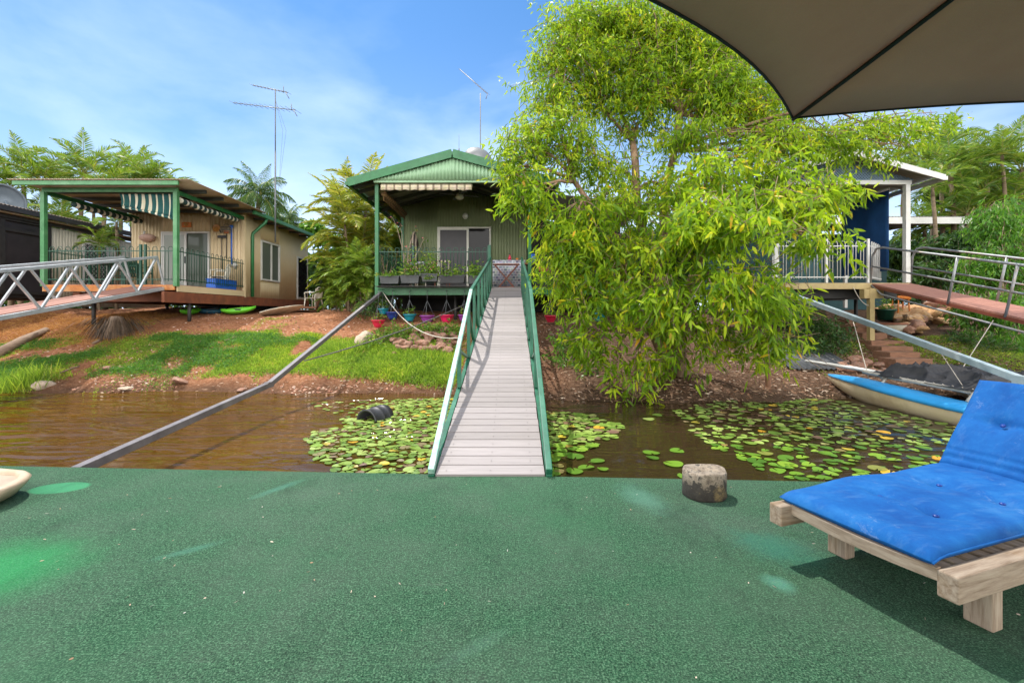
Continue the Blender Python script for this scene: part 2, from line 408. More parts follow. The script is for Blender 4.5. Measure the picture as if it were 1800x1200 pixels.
n1 = nt.nodes.new('ShaderNodeTexNoise'); n1.inputs['Scale'].default_value = 1.7; n1.inputs['Detail'].default_value = 7; n1.inputs['Roughness'].default_value = .55; n1.inputs['Distortion'].default_value = .35
nt.links.new(mp.outputs[0], n1.inputs['Vector'])
cl = ramp(nt, n1.outputs['Fac'], [(.44, (0, 0, 0)), (.72, (1, 1, 1))]).outputs['Color']
# more cloud low down and towards the left, as over the left-hand roofs
sx = nt.nodes.new('ShaderNodeSeparateXYZ'); nt.links.new(tc.outputs['Generated'], sx.inputs[0])
low = nt.nodes.new('ShaderNodeMapRange'); low.inputs['From Min'].default_value = .62; low.inputs['From Max'].default_value = .08; nt.links.new(sx.outputs[2], low.inputs[0])
veil = math_(nt, 'MULTIPLY', math_(nt, 'POWER', low.outputs[0], 1.5), .62)
fac = math_(nt, 'ADD', math_(nt, 'MULTIPLY', cl, math_(nt, 'ADD', math_(nt, 'MULTIPLY', low.outputs[0], .45), .38)), veil, True)
cloudc = mixc(nt, low.outputs[0], (3.6, 5.4, 8.6), (7.6, 9.0, 10.8))
blue = mixc(nt, 1.0, sky.outputs[0], (.50, .90, 1.20), 'MULTIPLY')
# bright cloud bank added unseen behind the camera to fill camera-facing walls
back = nt.nodes.new('ShaderNodeMapRange'); back.inputs['From Min'].default_value = .15; back.inputs['From Max'].default_value = -.45; back.interpolation_type = 'SMOOTHSTEP'; nt.links.new(sx.outputs[1], back.inputs[0])
bank = math_(nt, 'MULTIPLY', back.outputs[0], ramp(nt, n1.outputs['Fac'], [(.30, (.35, .35, .35)), (.52, (1, 1, 1))]).outputs['Color'])
skyc = mixc(nt, bank, mixc(nt, fac, blue, cloudc), (26, 25.4, 24.6))
nt.links.new(skyc, bg.inputs['Color'])
bg.inputs['Strength'].default_value = .09
vs = scene.view_settings; vs.view_transform = 'Standard'; vs.look = 'None'; vs.gamma = 1; vs.exposure = .74; vs.use_curve_mapping = False
scene.render.engine = 'CYCLES'
cy = scene.cycles; cy.max_bounces = 8; cy.transparent_max_bounces = 8; cy.diffuse_bounces = 4; cy.glossy_bounces = 3; cy.transmission_bounces = 4
cy.use_denoising = True; cy.caustics_reflective = False; cy.caustics_refractive = False; cy.sample_clamp_indirect = 6

# ------------------------------------------------------------------ terrain
def shore(X): return np.interp(X, [-40, -12, -3, -.5, 1, 3, 5, 6.5, 8, 10, 40], [10.6, 9.75, 9.55, 9.3, 8.75, 8.55, 8.7, 9.05, 8.8, 8.5, 8.2])
def slopef(X): return np.interp(X, [-12, -8, -6.5, -4.6, 1.0, 6.5], [.84, .84, .86, .72, .72, .64])
def hash_noise(X, Y, s, seed=0):
    x = X * s + seed * 17.3; y = Y * s - seed * 9.1
    x0 = np.floor(x); y0 = np.floor(y); fx = x - x0; fy = y - y0
    fx = fx * fx * (3 - 2 * fx); fy = fy * fy * (3 - 2 * fy)
    def h(a, b):
        v = np.sin(a * 127.1 + b * 311.7 + seed * 74.7) * 43758.5453
        return v - np.floor(v)
    return (h(x0, y0) * (1 - fx) + h(x0 + 1, y0) * fx) * (1 - fy) + (h(x0, y0 + 1) * (1 - fx) + h(x0 + 1, y0 + 1) * fx) * fy
def ground_z(X, Y, fine=True):
    X = np.asarray(X, float); Y = np.asarray(Y, float)
    s = Y - shore(X) + (hash_noise(X, Y, .8, 3) - .5) * .5
    se = np.where(s > 0, s * slopef(X), s)
    z = np.interp(se, [-4, -1.0, 0, .6, 2.4, 4.6, 7.5, 30], [-1.6, -.75, WATER, -.02, .72, 1.36, 1.5, 1.7])
    a = np.clip(se / 1.5, .15, 1)
    z = z + (hash_noise(X, Y, .45, 1) - .5) * .22 * a + (hash_noise(X, Y, 1.7, 2) - .5) * .10 * a
    if fine: z = z + (hash_noise(X, Y, 7, 5) - .5) * .035 + (hash_noise(X, Y, 16, 6) - .5) * .016
    return z
xs = np.concatenate([np.linspace(-300, -42, 12), np.linspace(-40, -17, 40)[:-1], np.arange(-17, 14, .085), np.linspace(14, 40, 40), np.linspace(42, 300, 12)])
ys = np.concatenate([np.linspace(5.6, 8.2, 10)[:-1], np.arange(8.2, 14, .07), np.arange(14, 20, .25), np.linspace(20, 60, 30), np.linspace(70, 600, 10)])
XX, YY = np.meshgrid(xs, ys); ZZ = ground_z(XX, YY)
V = np.stack([XX, YY, ZZ], -1).reshape(-1, 3); nx, ny = len(xs), len(ys)
i = (np.arange(ny - 1)[:, None] * nx + np.arange(nx - 1)[None, :]).ravel()
loops = np.stack([i, i + 1, i + nx + 1, i + nx], 1).ravel()
m, nt, b = new_mat('bank_soil')
tc = nt.nodes.new('ShaderNodeTexCoord'); sp = nt.nodes.new('ShaderNodeSeparateXYZ'); nt.links.new(tc.outputs['Object'], sp.inputs[0])
na = tex(nt, .9, 8, .7); nb = tex(nt, 14, 5, .75); nc = tex(nt, 38, 3, .7, kind='ShaderNodeTexVoronoi')
red = ramp(nt, nb.outputs['Fac'], [(.3, (.20, .078, .033)), (.48, (.40, .170, .078)), (.6, (.51, .265, .145)), (.76, (.64, .46, .33))]).outputs['Color']
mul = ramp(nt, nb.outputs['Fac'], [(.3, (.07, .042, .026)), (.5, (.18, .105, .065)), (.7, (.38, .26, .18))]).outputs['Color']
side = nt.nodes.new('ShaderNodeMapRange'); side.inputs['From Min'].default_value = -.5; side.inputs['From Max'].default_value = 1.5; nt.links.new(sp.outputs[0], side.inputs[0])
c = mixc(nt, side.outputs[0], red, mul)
gr = ramp(nt, nc.outputs['Distance'], [(.15, (.62, .60, .56)), (.55, (.16, .12, .1))]).outputs['Color']
c = mixc(nt, .25, c, gr, 'OVERLAY')
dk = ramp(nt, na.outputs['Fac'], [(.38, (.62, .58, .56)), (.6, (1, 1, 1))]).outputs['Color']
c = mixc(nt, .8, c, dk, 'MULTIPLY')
wet = nt.nodes.new('ShaderNodeMapRange'); wet.inputs['From Min'].default_value = WATER + .30; wet.inputs['From Max'].default_value = WATER + .05
zz = math_(nt, 'ADD', sp.outputs[2], math_(nt, 'MULTIPLY', math_(nt, 'SUBTRACT', na.outputs['Fac'], .5), .35)); nt.links.new(zz, wet.inputs[0])
c = mixc(nt, math_(nt, 'MULTIPLY', wet.outputs[0], .75), c, (.055, .034, .02))
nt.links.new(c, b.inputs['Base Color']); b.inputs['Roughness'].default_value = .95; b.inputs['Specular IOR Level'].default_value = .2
bump(nt, b, math_(nt, 'ADD', nb.outputs['Fac'], nc.outputs['Distance']), .8, .03)
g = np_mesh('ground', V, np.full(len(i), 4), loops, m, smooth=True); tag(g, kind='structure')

# ------------------------------------------------------------------ water
m, nt, b = new_mat('brown_water')
tc = nt.nodes.new('ShaderNodeTexCoord'); sp = nt.nodes.new('ShaderNodeSeparateXYZ'); nt.links.new(tc.outputs['Object'], sp.inputs[0])
sd = nt.nodes.new('ShaderNodeMapRange'); sd.inputs['From Min'].default_value = -3.5; sd.inputs['From Max'].default_value = 1.0; nt.links.new(sp.outputs[0], sd.inputs[0])
n0 = tex(nt, .6, 4)
silt = ramp(nt, n0.outputs['Fac'], [(.3, (.058, .026, .003)), (.7, (.105, .050, .006))]).outputs['Color']
c = mixc(nt, sd.outputs[0], silt, (.028, .018, .008))
nt.links.new(c, b.inputs['Base Color']); b.inputs['Roughness'].default_value = .07; b.inputs['IOR'].default_value = 1.33; b.inputs['Specular IOR Level'].default_value = .5
r1 = tex(nt, .95, 2, .5, stretch=(.5, 1.9, 1)); r2 = tex(nt, 4.2, 3, .5, stretch=(.5, 1.6, 1)); r1.inputs['Distortion'].default_value = 1.2
hgt = math_(nt, 'ADD', r1.outputs['Fac'], math_(nt, 'MULTIPLY', r2.outputs['Fac'], .10))
calm = nt.nodes.new('ShaderNodeMapRange'); calm.inputs['From Min'].default_value = -2.5; calm.inputs['From Max'].default_value = 1.5; calm.inputs['To Min'].default_value = .95; calm.inputs['To Max'].default_value = .14; nt.links.new(sp.outputs[0], calm.inputs[0])
bn = nt.nodes.new('ShaderNodeBump'); bn.inputs['Distance'].default_value = .26; nt.links.new(hgt, bn.inputs['Height']); nt.links.new(calm.outputs[0], bn.inputs['Strength']); nt.links.new(bn.outputs[0], b.inputs['Normal'])
wt = MB(); wt.add([(-300, -60, WATER), (300, -60, WATER), (300, 10.9, WATER), (-300, 10.9, WATER)], [(0, 1, 2, 3)])
tag(wt.build('water', m), kind='structure')

# ------------------------------------------------------------------ pontoon deck with outdoor carpet
m, nt, b = new_mat('deck_carpet')
n1 = tex(nt, 120, 4, .85); n2 = tex(nt, 1.1, 8, .65); n3 = tex(nt, 34, 5, .8); n4 = tex(nt, .5, 5, .6)
c = ramp(nt, n1.outputs['Fac'], [(.36, (.003, .008, .005)), (.45, (.011, .048, .024)), (.53, (.036, .118, .056)), (.60, (.115, .205, .125))]).outputs['Color']
c2 = ramp(nt, n3.outputs['Fac'], [(.36, (.42, .46, .46)), (.62, (1.4, 1.35, 1.35))]).outputs['Color']
c = mixc(nt, .75, c, c2, 'MULTIPLY')
wear = ramp(nt, n2.outputs['Fac'], [(.42, (0, 0, 0)), (.72, (1, 1, 1))]).outputs['Color']
c = mixc(nt, math_(nt, 'MULTIPLY', wear, .36), c, (.11, .135, .108))
lush = ramp(nt, n4.outputs['Fac'], [(.50, (0, 0, 0)), (.72, (1, 1, 1))]).outputs['Color']
c = mixc(nt, math_(nt, 'MULTIPLY', lush, .5), c, (.018, .120, .045))
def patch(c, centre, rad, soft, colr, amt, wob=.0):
    """unworn, rubbed or light-painted patch with an outline of its own"""
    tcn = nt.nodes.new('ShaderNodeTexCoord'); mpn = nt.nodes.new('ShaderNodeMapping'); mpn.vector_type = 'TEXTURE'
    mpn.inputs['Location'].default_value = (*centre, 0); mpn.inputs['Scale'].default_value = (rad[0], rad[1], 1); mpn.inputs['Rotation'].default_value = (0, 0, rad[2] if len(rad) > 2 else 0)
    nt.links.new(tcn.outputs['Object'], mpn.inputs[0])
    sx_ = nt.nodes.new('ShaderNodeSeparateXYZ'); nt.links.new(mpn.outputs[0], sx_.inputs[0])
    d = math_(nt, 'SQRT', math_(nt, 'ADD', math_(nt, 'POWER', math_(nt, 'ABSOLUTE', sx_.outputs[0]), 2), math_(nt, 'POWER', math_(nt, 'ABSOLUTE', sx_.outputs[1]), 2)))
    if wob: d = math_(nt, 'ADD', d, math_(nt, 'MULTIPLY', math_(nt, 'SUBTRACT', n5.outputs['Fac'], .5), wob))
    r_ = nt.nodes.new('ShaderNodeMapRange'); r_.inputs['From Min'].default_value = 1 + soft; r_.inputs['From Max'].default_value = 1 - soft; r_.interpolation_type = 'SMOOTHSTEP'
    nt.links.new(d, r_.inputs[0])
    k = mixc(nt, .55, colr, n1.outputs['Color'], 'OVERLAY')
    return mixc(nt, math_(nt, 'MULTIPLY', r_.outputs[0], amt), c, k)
n5 = tex(nt, 7, 6, .7)
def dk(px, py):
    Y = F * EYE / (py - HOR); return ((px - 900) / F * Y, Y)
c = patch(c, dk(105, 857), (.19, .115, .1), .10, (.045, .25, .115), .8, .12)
c = patch(c, dk(-20, 1005), (.33, .28, .0), .8, (.012, .27, .075), .55, .9)  # soft pool of light put into the carpet colour
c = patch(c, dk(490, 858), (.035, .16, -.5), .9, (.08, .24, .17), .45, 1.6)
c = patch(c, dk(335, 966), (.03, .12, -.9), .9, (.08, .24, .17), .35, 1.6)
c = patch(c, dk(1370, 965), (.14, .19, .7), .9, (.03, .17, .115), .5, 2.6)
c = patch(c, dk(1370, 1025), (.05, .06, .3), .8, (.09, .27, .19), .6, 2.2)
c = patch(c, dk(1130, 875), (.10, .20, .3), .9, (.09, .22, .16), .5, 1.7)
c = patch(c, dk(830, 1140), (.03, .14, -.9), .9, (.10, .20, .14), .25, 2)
n6 = tex(nt, 2.2, 9, .72, stretch=(1, .55, 1)); st = ramp(nt, n6.outputs['Fac'], [(.30, (.52, .55, .56)), (.46, (1, 1, 1)), (.60, (1, 1, 1)), (.74, (1.28, 1.24, 1.2))]).outputs['Color']; c = mixc(nt, .8, c, st, 'MULTIPLY')
n7 = tex(nt, 5.5, 7, .75, stretch=(.35, 2.6, 1)); st = ramp(nt, n7.outputs['Fac'], [(.63, (0, 0, 0)), (.72, (1, 1, 1))]).outputs['Color']; c = mixc(nt, math_(nt, 'MULTIPLY', st, .28), c, (.17, .20, .16))
nt.links.new(c, b.inputs['Base Color']); b.inputs['Roughness'].default_value = .95; b.inputs['Specular IOR Level'].default_value = .25
bump(nt, b, math_(nt, 'ADD', n1.outputs['Fac'], math_(nt, 'MULTIPLY', n3.outputs['Fac'], .8)), .9, .008)
def deck_edge(X): return 3.68 - .054 * X
d = MB(); xs_ = np.linspace(-9, 9, 40); e = [(x, deck_edge(x), 0) for x in xs_]
top = [(x, -4, 0) for x in xs_]; bt = [(x, deck_edge(x), -.28) for x in xs_]; lip = [(x, deck_edge(x) + .012, -.02) for x in xs_]
n = len(xs_); vsl = top + e + lip + bt
fs = []
for r_ in range(3):
    for k in range(n - 1): fs.append((r_ * n + k, r_ * n + k + 1, (r_ + 1) * n + k + 1, (r_ + 1) * n + k))
d.add(vsl, fs); d.add([(-9, -4, -.28), (9, -4, -.28), (9, -4, 0), (-9, -4, 0)], [(0, 1, 2, 3)])
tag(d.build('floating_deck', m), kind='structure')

# small dry leaves and flecks blown over the carpet
N = 170; P = np.stack([rng.uniform(-3.2, 3, N), rng.uniform(1.2, 3.5, N), np.full(N, .006)], 1)
D = rng.normal(size=(N, 3)); D[:, 2] = rng.uniform(0, .1, N)
Vv, ct, lp = leaf_arrays(P, D, rng.uniform(.005, .03, N) * np.where(rng.uniform(0, 1, N) < .05, 1.5, 1), rng.uniform(.0025, .008, N), 0)
Vv[:, 2] = np.clip(Vv[:, 2], .003, .02)
tag(np_mesh('leaf_debris', Vv, ct, lp, leaf_mat('debris', [(0, (.5, .42, .32)), (.5, (.30, .18, .10)), (1, (.62, .60, .55))], 0)), kind='stuff')

# ------------------------------------------------------------------ grass, litter and pebbles on the bank (uncountable)
def ss(a, lo, hi): t = np.clip((a - lo) / (hi - lo), 0, 1); return t * t * (3 - 2 * t)
def scatter(n, x0, x1, y0, y1, dens):
    X = rng.uniform(x0, x1, n); Y = rng.uniform(y0, y1, n)
    k = rng.uniform(0, 1, n) < dens(X, Y); return X[k], Y[k]
def blades(name, X, Y, h, w, mat, lean=.35):
    n = len(X); Z = ground_z(X, Y) - .015
    P = np.stack([X, Y, Z], 1); D = np.stack([rng.normal(0, lean, n), rng.normal(0, lean, n), np.ones(n)], 1)
    Vv, ct, lp = leaf_arrays(P, D, h, w, .3, (.3, .7)); return tag(np_mesh(name, Vv, ct, lp, mat), kind='stuff')
G_stops = [(0, (.035, .10, .012)), (.3, (.13, .27, .020)), (.6, (.26, .41, .035)), (.88, (.42, .54, .055)), (1, (.55, .50, .16))]
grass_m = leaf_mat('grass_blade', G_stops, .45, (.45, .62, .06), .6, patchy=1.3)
weed_m = leaf_mat('weed_leaf', [(0, (.03, .10, .02)), (.6, (.07, .19, .03)), (1, (.14, .28, .04))], .45, (.22, .5, .04), .6)
def gd(X, Y):
    s = Y - shore(X)
    lo = np.interp(X, [-13, -9, -5, -3, -1.2], [.30, .62, .80, .55, .35]); hi = np.interp(X, [-13, -9, -6, -3.6, -1.2], [2.7, 2.9, 3.1, 3.0, 2.1])
    nz = hash_noise(X, Y, 1.1, 9) * .6 + hash_noise(X, Y, 3.2, 8) * .4
    dn = ss(s, lo - .25, lo + .3) * (1 - ss(s, hi - .4, hi + .3))
    side = np.where(X < -1.15, 1, 0)
    return side * np.clip(dn * 1.4 - (.5 - nz) * .8 * (X < -5.5), 0, 1) * ss(nz, .22, .45)
X, Y = scatter(330000, -13.5, -1.2, 9.4, 13, gd)
h = np.where(X > -3.6, rng.uniform(.06, .24, len(X)), np.where(X > -7, rng.uniform(.04, .13, len(X)), rng.uniform(.02, .08, len(X))))
blades('grass', X, Y, h, rng.uniform(.010, .018, len(X)), grass_m, .45)
# low broad-leaved weeds in the darker left part
X, Y = scatter(110000, -13.5, -5.0, 9.8, 12.4, lambda X, Y: gd(X, Y) * ss(hash_noise(X, Y, .9, 21), .4, .62))
n = len(X); P = np.stack([X, Y, ground_z(X, Y) + rng.uniform(.0, .09, n)], 1); D = np.stack([rng.normal(size=n), rng.normal(size=n), rng.uniform(-.1, .6, n)], 1)
Vv, ct, lp = leaf_arrays(P, D, rng.uniform(.02, .05, n), rng.uniform(.014, .03, n), .2, (.3, .65)); tag(np_mesh('ground_cover', Vv, ct, lp, weed_m), kind='stuff')
# scattered tufts further up the slope and on the right bank
X, Y = scatter(110000, -12, 1.2, 11.5, 14.2, lambda X, Y: ss(hash_noise(X, Y, .75, 31), .62, .8) * ss(hash_noise(X, Y, 2.6, 32), .3, .6) * .55)
blades('grass_tufts', X, Y, rng.uniform(.03, .10, len(X)), rng.uniform(.006, .012, len(X)), grass_m, .6)
X, Y = scatter(60000, 6.8, 14, 9.3, 12, lambda X, Y: ss(X * .5 + hash_noise(X, Y, 1.2, 33) * 2.2, 4.7, 6.0) * .8)
blades('bank_grass', X, Y, rng.uniform(.03, .12, len(X)), rng.uniform(.007, .014, len(X)), grass_m, .6)
# straw on the far left slope
straw = leaf_mat('straw', [(0, (.24, .10, .03)), (.5, (.42, .20, .06)), (1, (.55, .33, .12))], .3, (.6, .3, .08), .8)
X, Y = scatter(52000, -16.5, -8.6, 11.4, 15, lambda X, Y: ss(hash_noise(X, Y, .9, 41) + np.interp(X, [-16, -11.5, -9.5, -8.8], [.5, .5, .1, -.3]), .45, .8) * ss(Y, 11.6, 12.4))
blades('dry_grass', X, Y, rng.uniform(.05, .2, len(X)), rng.uniform(.006, .012, len(X)), straw, 1.3)
# leaf litter right of the gangway and along the water's edge
lit = leaf_mat('litter_leaf', [(0, (.10, .05, .03)), (.4, (.27, .14, .08)), (.75, (.44, .29, .19)), (1, (.60, .48, .38))], .12, (.4, .2, .1), .8)
def ld(X, Y):
    s = Y - shore(X); return np.where(X > -1.5, (1 - ss(s, 2.0, 5.0)) * .95, (1 - ss(s, .55, 1.1)) * np.interp(X, [-12, -5, -3, -1.5], [.12, .28, .75, .95])) * (s > -.05) * (.3 + .7 * hash_noise(X, Y, 1.4, 51))
X, Y = scatter(48000, -12, 11, 8.5, 14, ld); n = len(X)
P = np.stack([X, Y, ground_z(X, Y) + rng.uniform(.005, .03, n)], 1); D = np.stack([rng.normal(size=n), rng.normal(size=n), rng.normal(0, .22, n)], 1)
Vv, ct, lp = leaf_arrays(P, D, rng.uniform(.05, .13, n), rng.uniform(.012, .026, n), .08); tag(np_mesh('leaf_litter', Vv, ct, lp, lit), kind='stuff')
# pebbles on the red beach
ico = bmesh.new(); bmesh.ops.create_icosphere(ico, subdivisions=1, radius=1); iv = np.array([v.co[:] for v in ico.verts]); itri = np.array([[v.index for v in f.verts] for f in ico.faces]); ico.free()
def pebbles(name, X, Y, r, mat):
    n = len(X); Z = ground_z(X, Y)
    sc = np.stack([r, r * rng.uniform(.6, 1, n), r * rng.uniform(.35, .7, n)], 1); a = rng.uniform(0, 6.28, n)
    v = iv[None] * (1 + rng.normal(0, .16, (n, len(iv), 1))) * sc[:, None, :]
    x = v[..., 0] * np.cos(a)[:, None] - v[..., 1] * np.sin(a)[:, None]; y = v[..., 0] * np.sin(a)[:, None] + v[..., 1] * np.cos(a)[:, None]
    Vv = np.stack([x + X[:, None], y + Y[:, None], v[..., 2] + Z[:, None]], -1).reshape(-1, 3)
    lp = (itri[None] + (np.arange(n) * len(iv))[:, None, None]).ravel()
    return tag(np_mesh(name, Vv, np.full(n * len(itri), 3), lp, mat), kind='stuff')
peb = leaf_mat('pebble', [(0, (.10, .05, .035)), (.35, (.27, .12, .07)), (.7, (.40, .21, .14)), (.92, (.52, .36, .27)), (1, (.62, .56, .5))], 0, rough=.9)
X, Y = scatter(16000, -13, -1.2, 9.4, 12.6, lambda X, Y: np.clip(1 - (Y - shore(X)) / 2.4, .05, 1) * ss(hash_noise(X, Y, .8, 61), .25, .6))
pebbles('pebbles', X, Y, np.abs(rng.normal(0, .016, len(X))) + .010, peb)
X, Y = scatter(3500, -10, 8, 12.2, 15, lambda X, Y: .5 + 0 * X); pebbles('gravel', X, Y, np.abs(rng.normal(0, .016, len(X))) + .012, peb)
# ------------------------------------------------------------------ shared builders
def fence(name, label, A, B, z0, h, mat, group, pitch=.215, hw=.125, r=.009, posts=(), arch=True, zoff=.10):
    A = Vector((*A, z0)); B = Vector((*B, z0)); d = B - A; L = d.length; u = d / L
    t = thing(name, label, 'fence', A, group)
    for nm, z, rr in (('top_rail', h - .13, .013), ('bottom_rail', zoff + .05, .013)):
        MB().bar(A + Vector((0, 0, z)), B + Vector((0, 0, z)), rr * 1.6, rr * 2).build(nm, mat, t)
    p = MB(); n = max(1, int(L / pitch))
    for k in range(n):
        x = L * (k + .5) / n; c = A + u * x; pts = []
        pts.append(c - u * hw / 2 + Vector((0, 0, zoff))); pts.append(c - u * hw / 2 + Vector((0, 0, h - hw / 2)))
        for q in range(1, 7):
            an = math.pi * (1 - q / 7); pts.append(c + u * math.cos(an) * hw / 2 + Vector((0, 0, h - hw / 2 + math.sin(an) * hw / 2)))
        pts.append(c + u * hw / 2 + Vector((0, 0, h - hw / 2))); pts.append(c + u * hw / 2 + Vector((0, 0, zoff)))
        p.tube(pts, r, 5)
    p.build('palings', mat, t)
    for x in posts:
        MB().box(A + u * x + Vector((0, 0, (h + .06) / 2)), (.06, .06, h + .06)).build('post', mat, t, bevel=.004)
    return t
def slider(parent, x0, x1, z0, z1, y, fm, pl, pr, stile=None, fw=.055):
    """sliding door in the wall plane y, facing -Y"""
    f = MB(); yy = y - .03
    f.span((x0, yy - .05, z0), (x0 + fw, yy + .05, z1)); f.span((x1 - fw, yy - .05, z0), (x1, yy + .05, z1))
    f.span((x0 + fw, yy - .05, z1 - fw), (x1 - fw, yy + .05, z1)); f.span((x0 + fw, yy - .05, z0), (x1 - fw, yy + .05, z0 + .04))
    d = f.build('sliding_door', fm, parent, bevel=.004)
    xm = stile or (x0 + x1) / 2
    s = MB(); s.span((x0 + fw, yy - .035, z0 + .04), (x0 + fw + .05, yy - .005, z1 - fw)); s.span((xm - .04, yy - .035, z0 + .04), (xm + .04, yy - .005, z1 - fw))
    s.span((x0 + fw + .05, yy - .035, z1 - fw - .06), (xm - .04, yy - .005, z1 - fw)); s.span((x0 + fw + .05, yy - .035, z0 + .04), (xm - .04, yy - .005, z0 + .13))
    s.build('frame', fm, d)
    MB().span((x0 + fw + .05, yy - .024, z0 + .13), (xm - .04, yy - .016, z1 - fw - .06)).build('pane', pl, d)
    MB().span((xm + .04, yy + .016, z0 + .04), (x1 - fw, yy + .024, z1 - fw)).build('pane', pr, d)
    MB().span((xm - .015, yy - .06, z0 + .95), (xm + .015, yy - .035, z0 + 1.2)).build('handle', M['black_plastic'], d)
    return d
def yagi(mb, c, d, L, n, e0, e1, up=(0, 0, 1), r=.012, er=.006):
    c = Vector(c); d = Vector(d).normalized(); s = d.cross(Vector(up)).normalized()
    mb.tube([c - d * L / 2, c + d * L / 2], r, 5)
    for k in range(n):
        t = k / (n - 1); p = c + d * L * (t - .5); e = e0 + (e1 - e0) * t
        mb.tube([p - s * e / 2, p + s * e / 2], er, 4)

# ------------------------------------------------------------------ main gangway
GX0, GX1, GY0, GY1, GS = -.673, .323, 3.66, 14.0, .2066
def gz(y): return .02 + (y - 3.66) * GS
t = thing('gangway', 'grey plank gangway with green handrails rising from the carpeted deck to the green house', 'gangway', (-.175, 3.66, .02))
k = 0; y = GY0
while y < GY1 - .1:
    p = MB(); m_ = (y + .07, gz(y + .07))
    p.box((-.175 + random.uniform(-.004, .004), m_[0], m_[1] - .016), (.88, .1385, .03), rx=math.atan(GS) + random.uniform(-.004, .004), rz=random.uniform(-.002, .002))
    if k == 0:
        m, nt, b = new_mat('composite_plank')
        ni = nt.nodes.new('ShaderNodeObjectInfo'); g1 = tex(nt, 5, 6, .7, stretch=(.5, 9, 9)); g2 = tex(nt, 1.6, 5, .7)
        cc = ramp(nt, g1.outputs['Fac'], [(.3, (.21, .188, .184)), (.7, (.29, .262, .257))]).outputs['Color']
        cc = mixc(nt, 1.0, cc, ramp(nt, ni.outputs['Random'], [(0, (.78, .77, .75)), (1, (1.06, 1.05, 1.05))]).outputs['Color'], 'MULTIPLY')
        cc = mixc(nt, math_(nt, 'MULTIPLY', ramp(nt, g2.outputs['Fac'], [(.5, (0, 0, 0)), (.75, (1, 1, 1))]).outputs['Color'], .3), cc, (.27, .235, .21))
        nt.links.new(cc, b.inputs['Base Color']); b.inputs['Roughness'].default_value = .6; bump(nt, b, g1.outputs['Fac'], .2, .003); M['plank'] = m
    for sx_ in (-.36, 0, .33): p.lathe([(.006, 0), (.006, .003)], (-.175 + sx_, m_[0] - .02, m_[1] + .0005), 6)
    p.build('plank', M['plank'], t, bevel=.003); y += .147; k += 1
for x, nm in ((-.648, 'stringer'), (.298, 'stringer')):
    MB().bar((x, GY0, gz(GY0) - .07), (x, GY1, gz(GY1) - .07), .05, .14).build(nm, M['rail_green'], t, bevel=.004)
KY = 7.2
for x in (-.648, .298):
    h = .93
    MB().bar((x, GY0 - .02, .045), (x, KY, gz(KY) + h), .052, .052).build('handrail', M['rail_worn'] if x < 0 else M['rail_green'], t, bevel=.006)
    MB().bar((x, KY + .01, gz(KY) + h), (x, GY1 + .05, gz(GY1) + h - .03), .052, .052).build('handrail', M['rail_green'], t, bevel=.006)
    sgn = 1 if x < 0 else -1
    ysb = [5.55, 6.75, 7.75, 8.75, 9.75, 10.75, 11.75, 12.75, 13.75]
    for j, yb in enumerate(ysb):
        top = gz(yb) + h - .03 if yb > KY else .045 + (yb - GY0) * (gz(KY) + h - .045) / (KY - GY0)
        MB().bar((x + sgn * .005, yb, gz(yb) + .005), (x + sgn * .005, yb, top), .045, .075, up=(0, 1, 0)).build('baluster', M['rail_green'], t, bevel=.004)
    for j in range(len(ysb) - 1):
        ya, yb = ysb[j], ysb[j + 1]
        tb = gz(ya) + h - .06 if ya > KY else .02 + (ya - GY0) * (gz(KY) + h - .045) / (KY - GY0)
        MB().bar((x - sgn * .012, yb - .04, gz(yb) + .02), (x - sgn * .012, ya + .04, tb - .03), .032, .04, up=(1, 0, 0)).build('brace', M['rail_green'], t, bevel=.003)

# ------------------------------------------------------------------ main house
HX0, HX1, HY, FL, WY = -4.15, .54, 14.0, 2.14, 17.3
EVL, EVR, APX, APZ, EVZ, GYF = -4.95, 1.35, -1.8, 6.18, 5.30, 13.72
def roofz(x): return APZ - (APZ - EVZ) * abs(x - APX) / (APX - EVL)
H = thing('green_house', 'raised green corrugated house with gabled front verandah behind the grey gangway', 'house', (APX, HY, FL))
wall = MB()
DX0, DX1, DZ = -2.83, -.80, 4.62
def wt_(x): return roofz(x) - .14 - FL
wall.sheet((HX0, WY, FL), (DX0 - HX0, 0, 0), (0, 0, 1), top=lambda u: wt_(HX0 + u))
wall.sheet((DX0, WY, FL), (DX1 - DX0, 0, 0), (0, 0, 1), top=lambda u: wt_(DX0 + u), bot=lambda u: DZ - FL)
wall.sheet((DX1, WY, FL), (HX1 - DX1, 0, 0), (0, 0, 1), top=lambda u: wt_(DX1 + u))
wall.sheet((HX0, 25, FL - .2), (0, WY - 25, 0), (0, 0, 1), top=lambda u: wt_(HX0) + .2)
wall.sheet((HX1, WY, FL - .2), (0, 25 - WY, 0), (0, 0, 1), top=lambda u: wt_(HX1) + .2)
wall.build('wall', M['green_sheet'], H, thick=.004)
MB().box((HX0 - .005, WY - .012, (FL + 5.3) / 2), (.09, .07, 5.3 - FL)).build('corner_trim', M['green_paint'], H)
sd_ = slider(H, DX0, DX1, FL + .02, DZ, WY, M['frame_white'], M['screen'], M['glass_dark'], stile=-1.68)
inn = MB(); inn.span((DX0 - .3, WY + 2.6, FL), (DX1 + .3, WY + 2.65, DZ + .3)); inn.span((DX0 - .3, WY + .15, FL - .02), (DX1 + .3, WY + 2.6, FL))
inn.build('interior_wall', M['interior'], H)
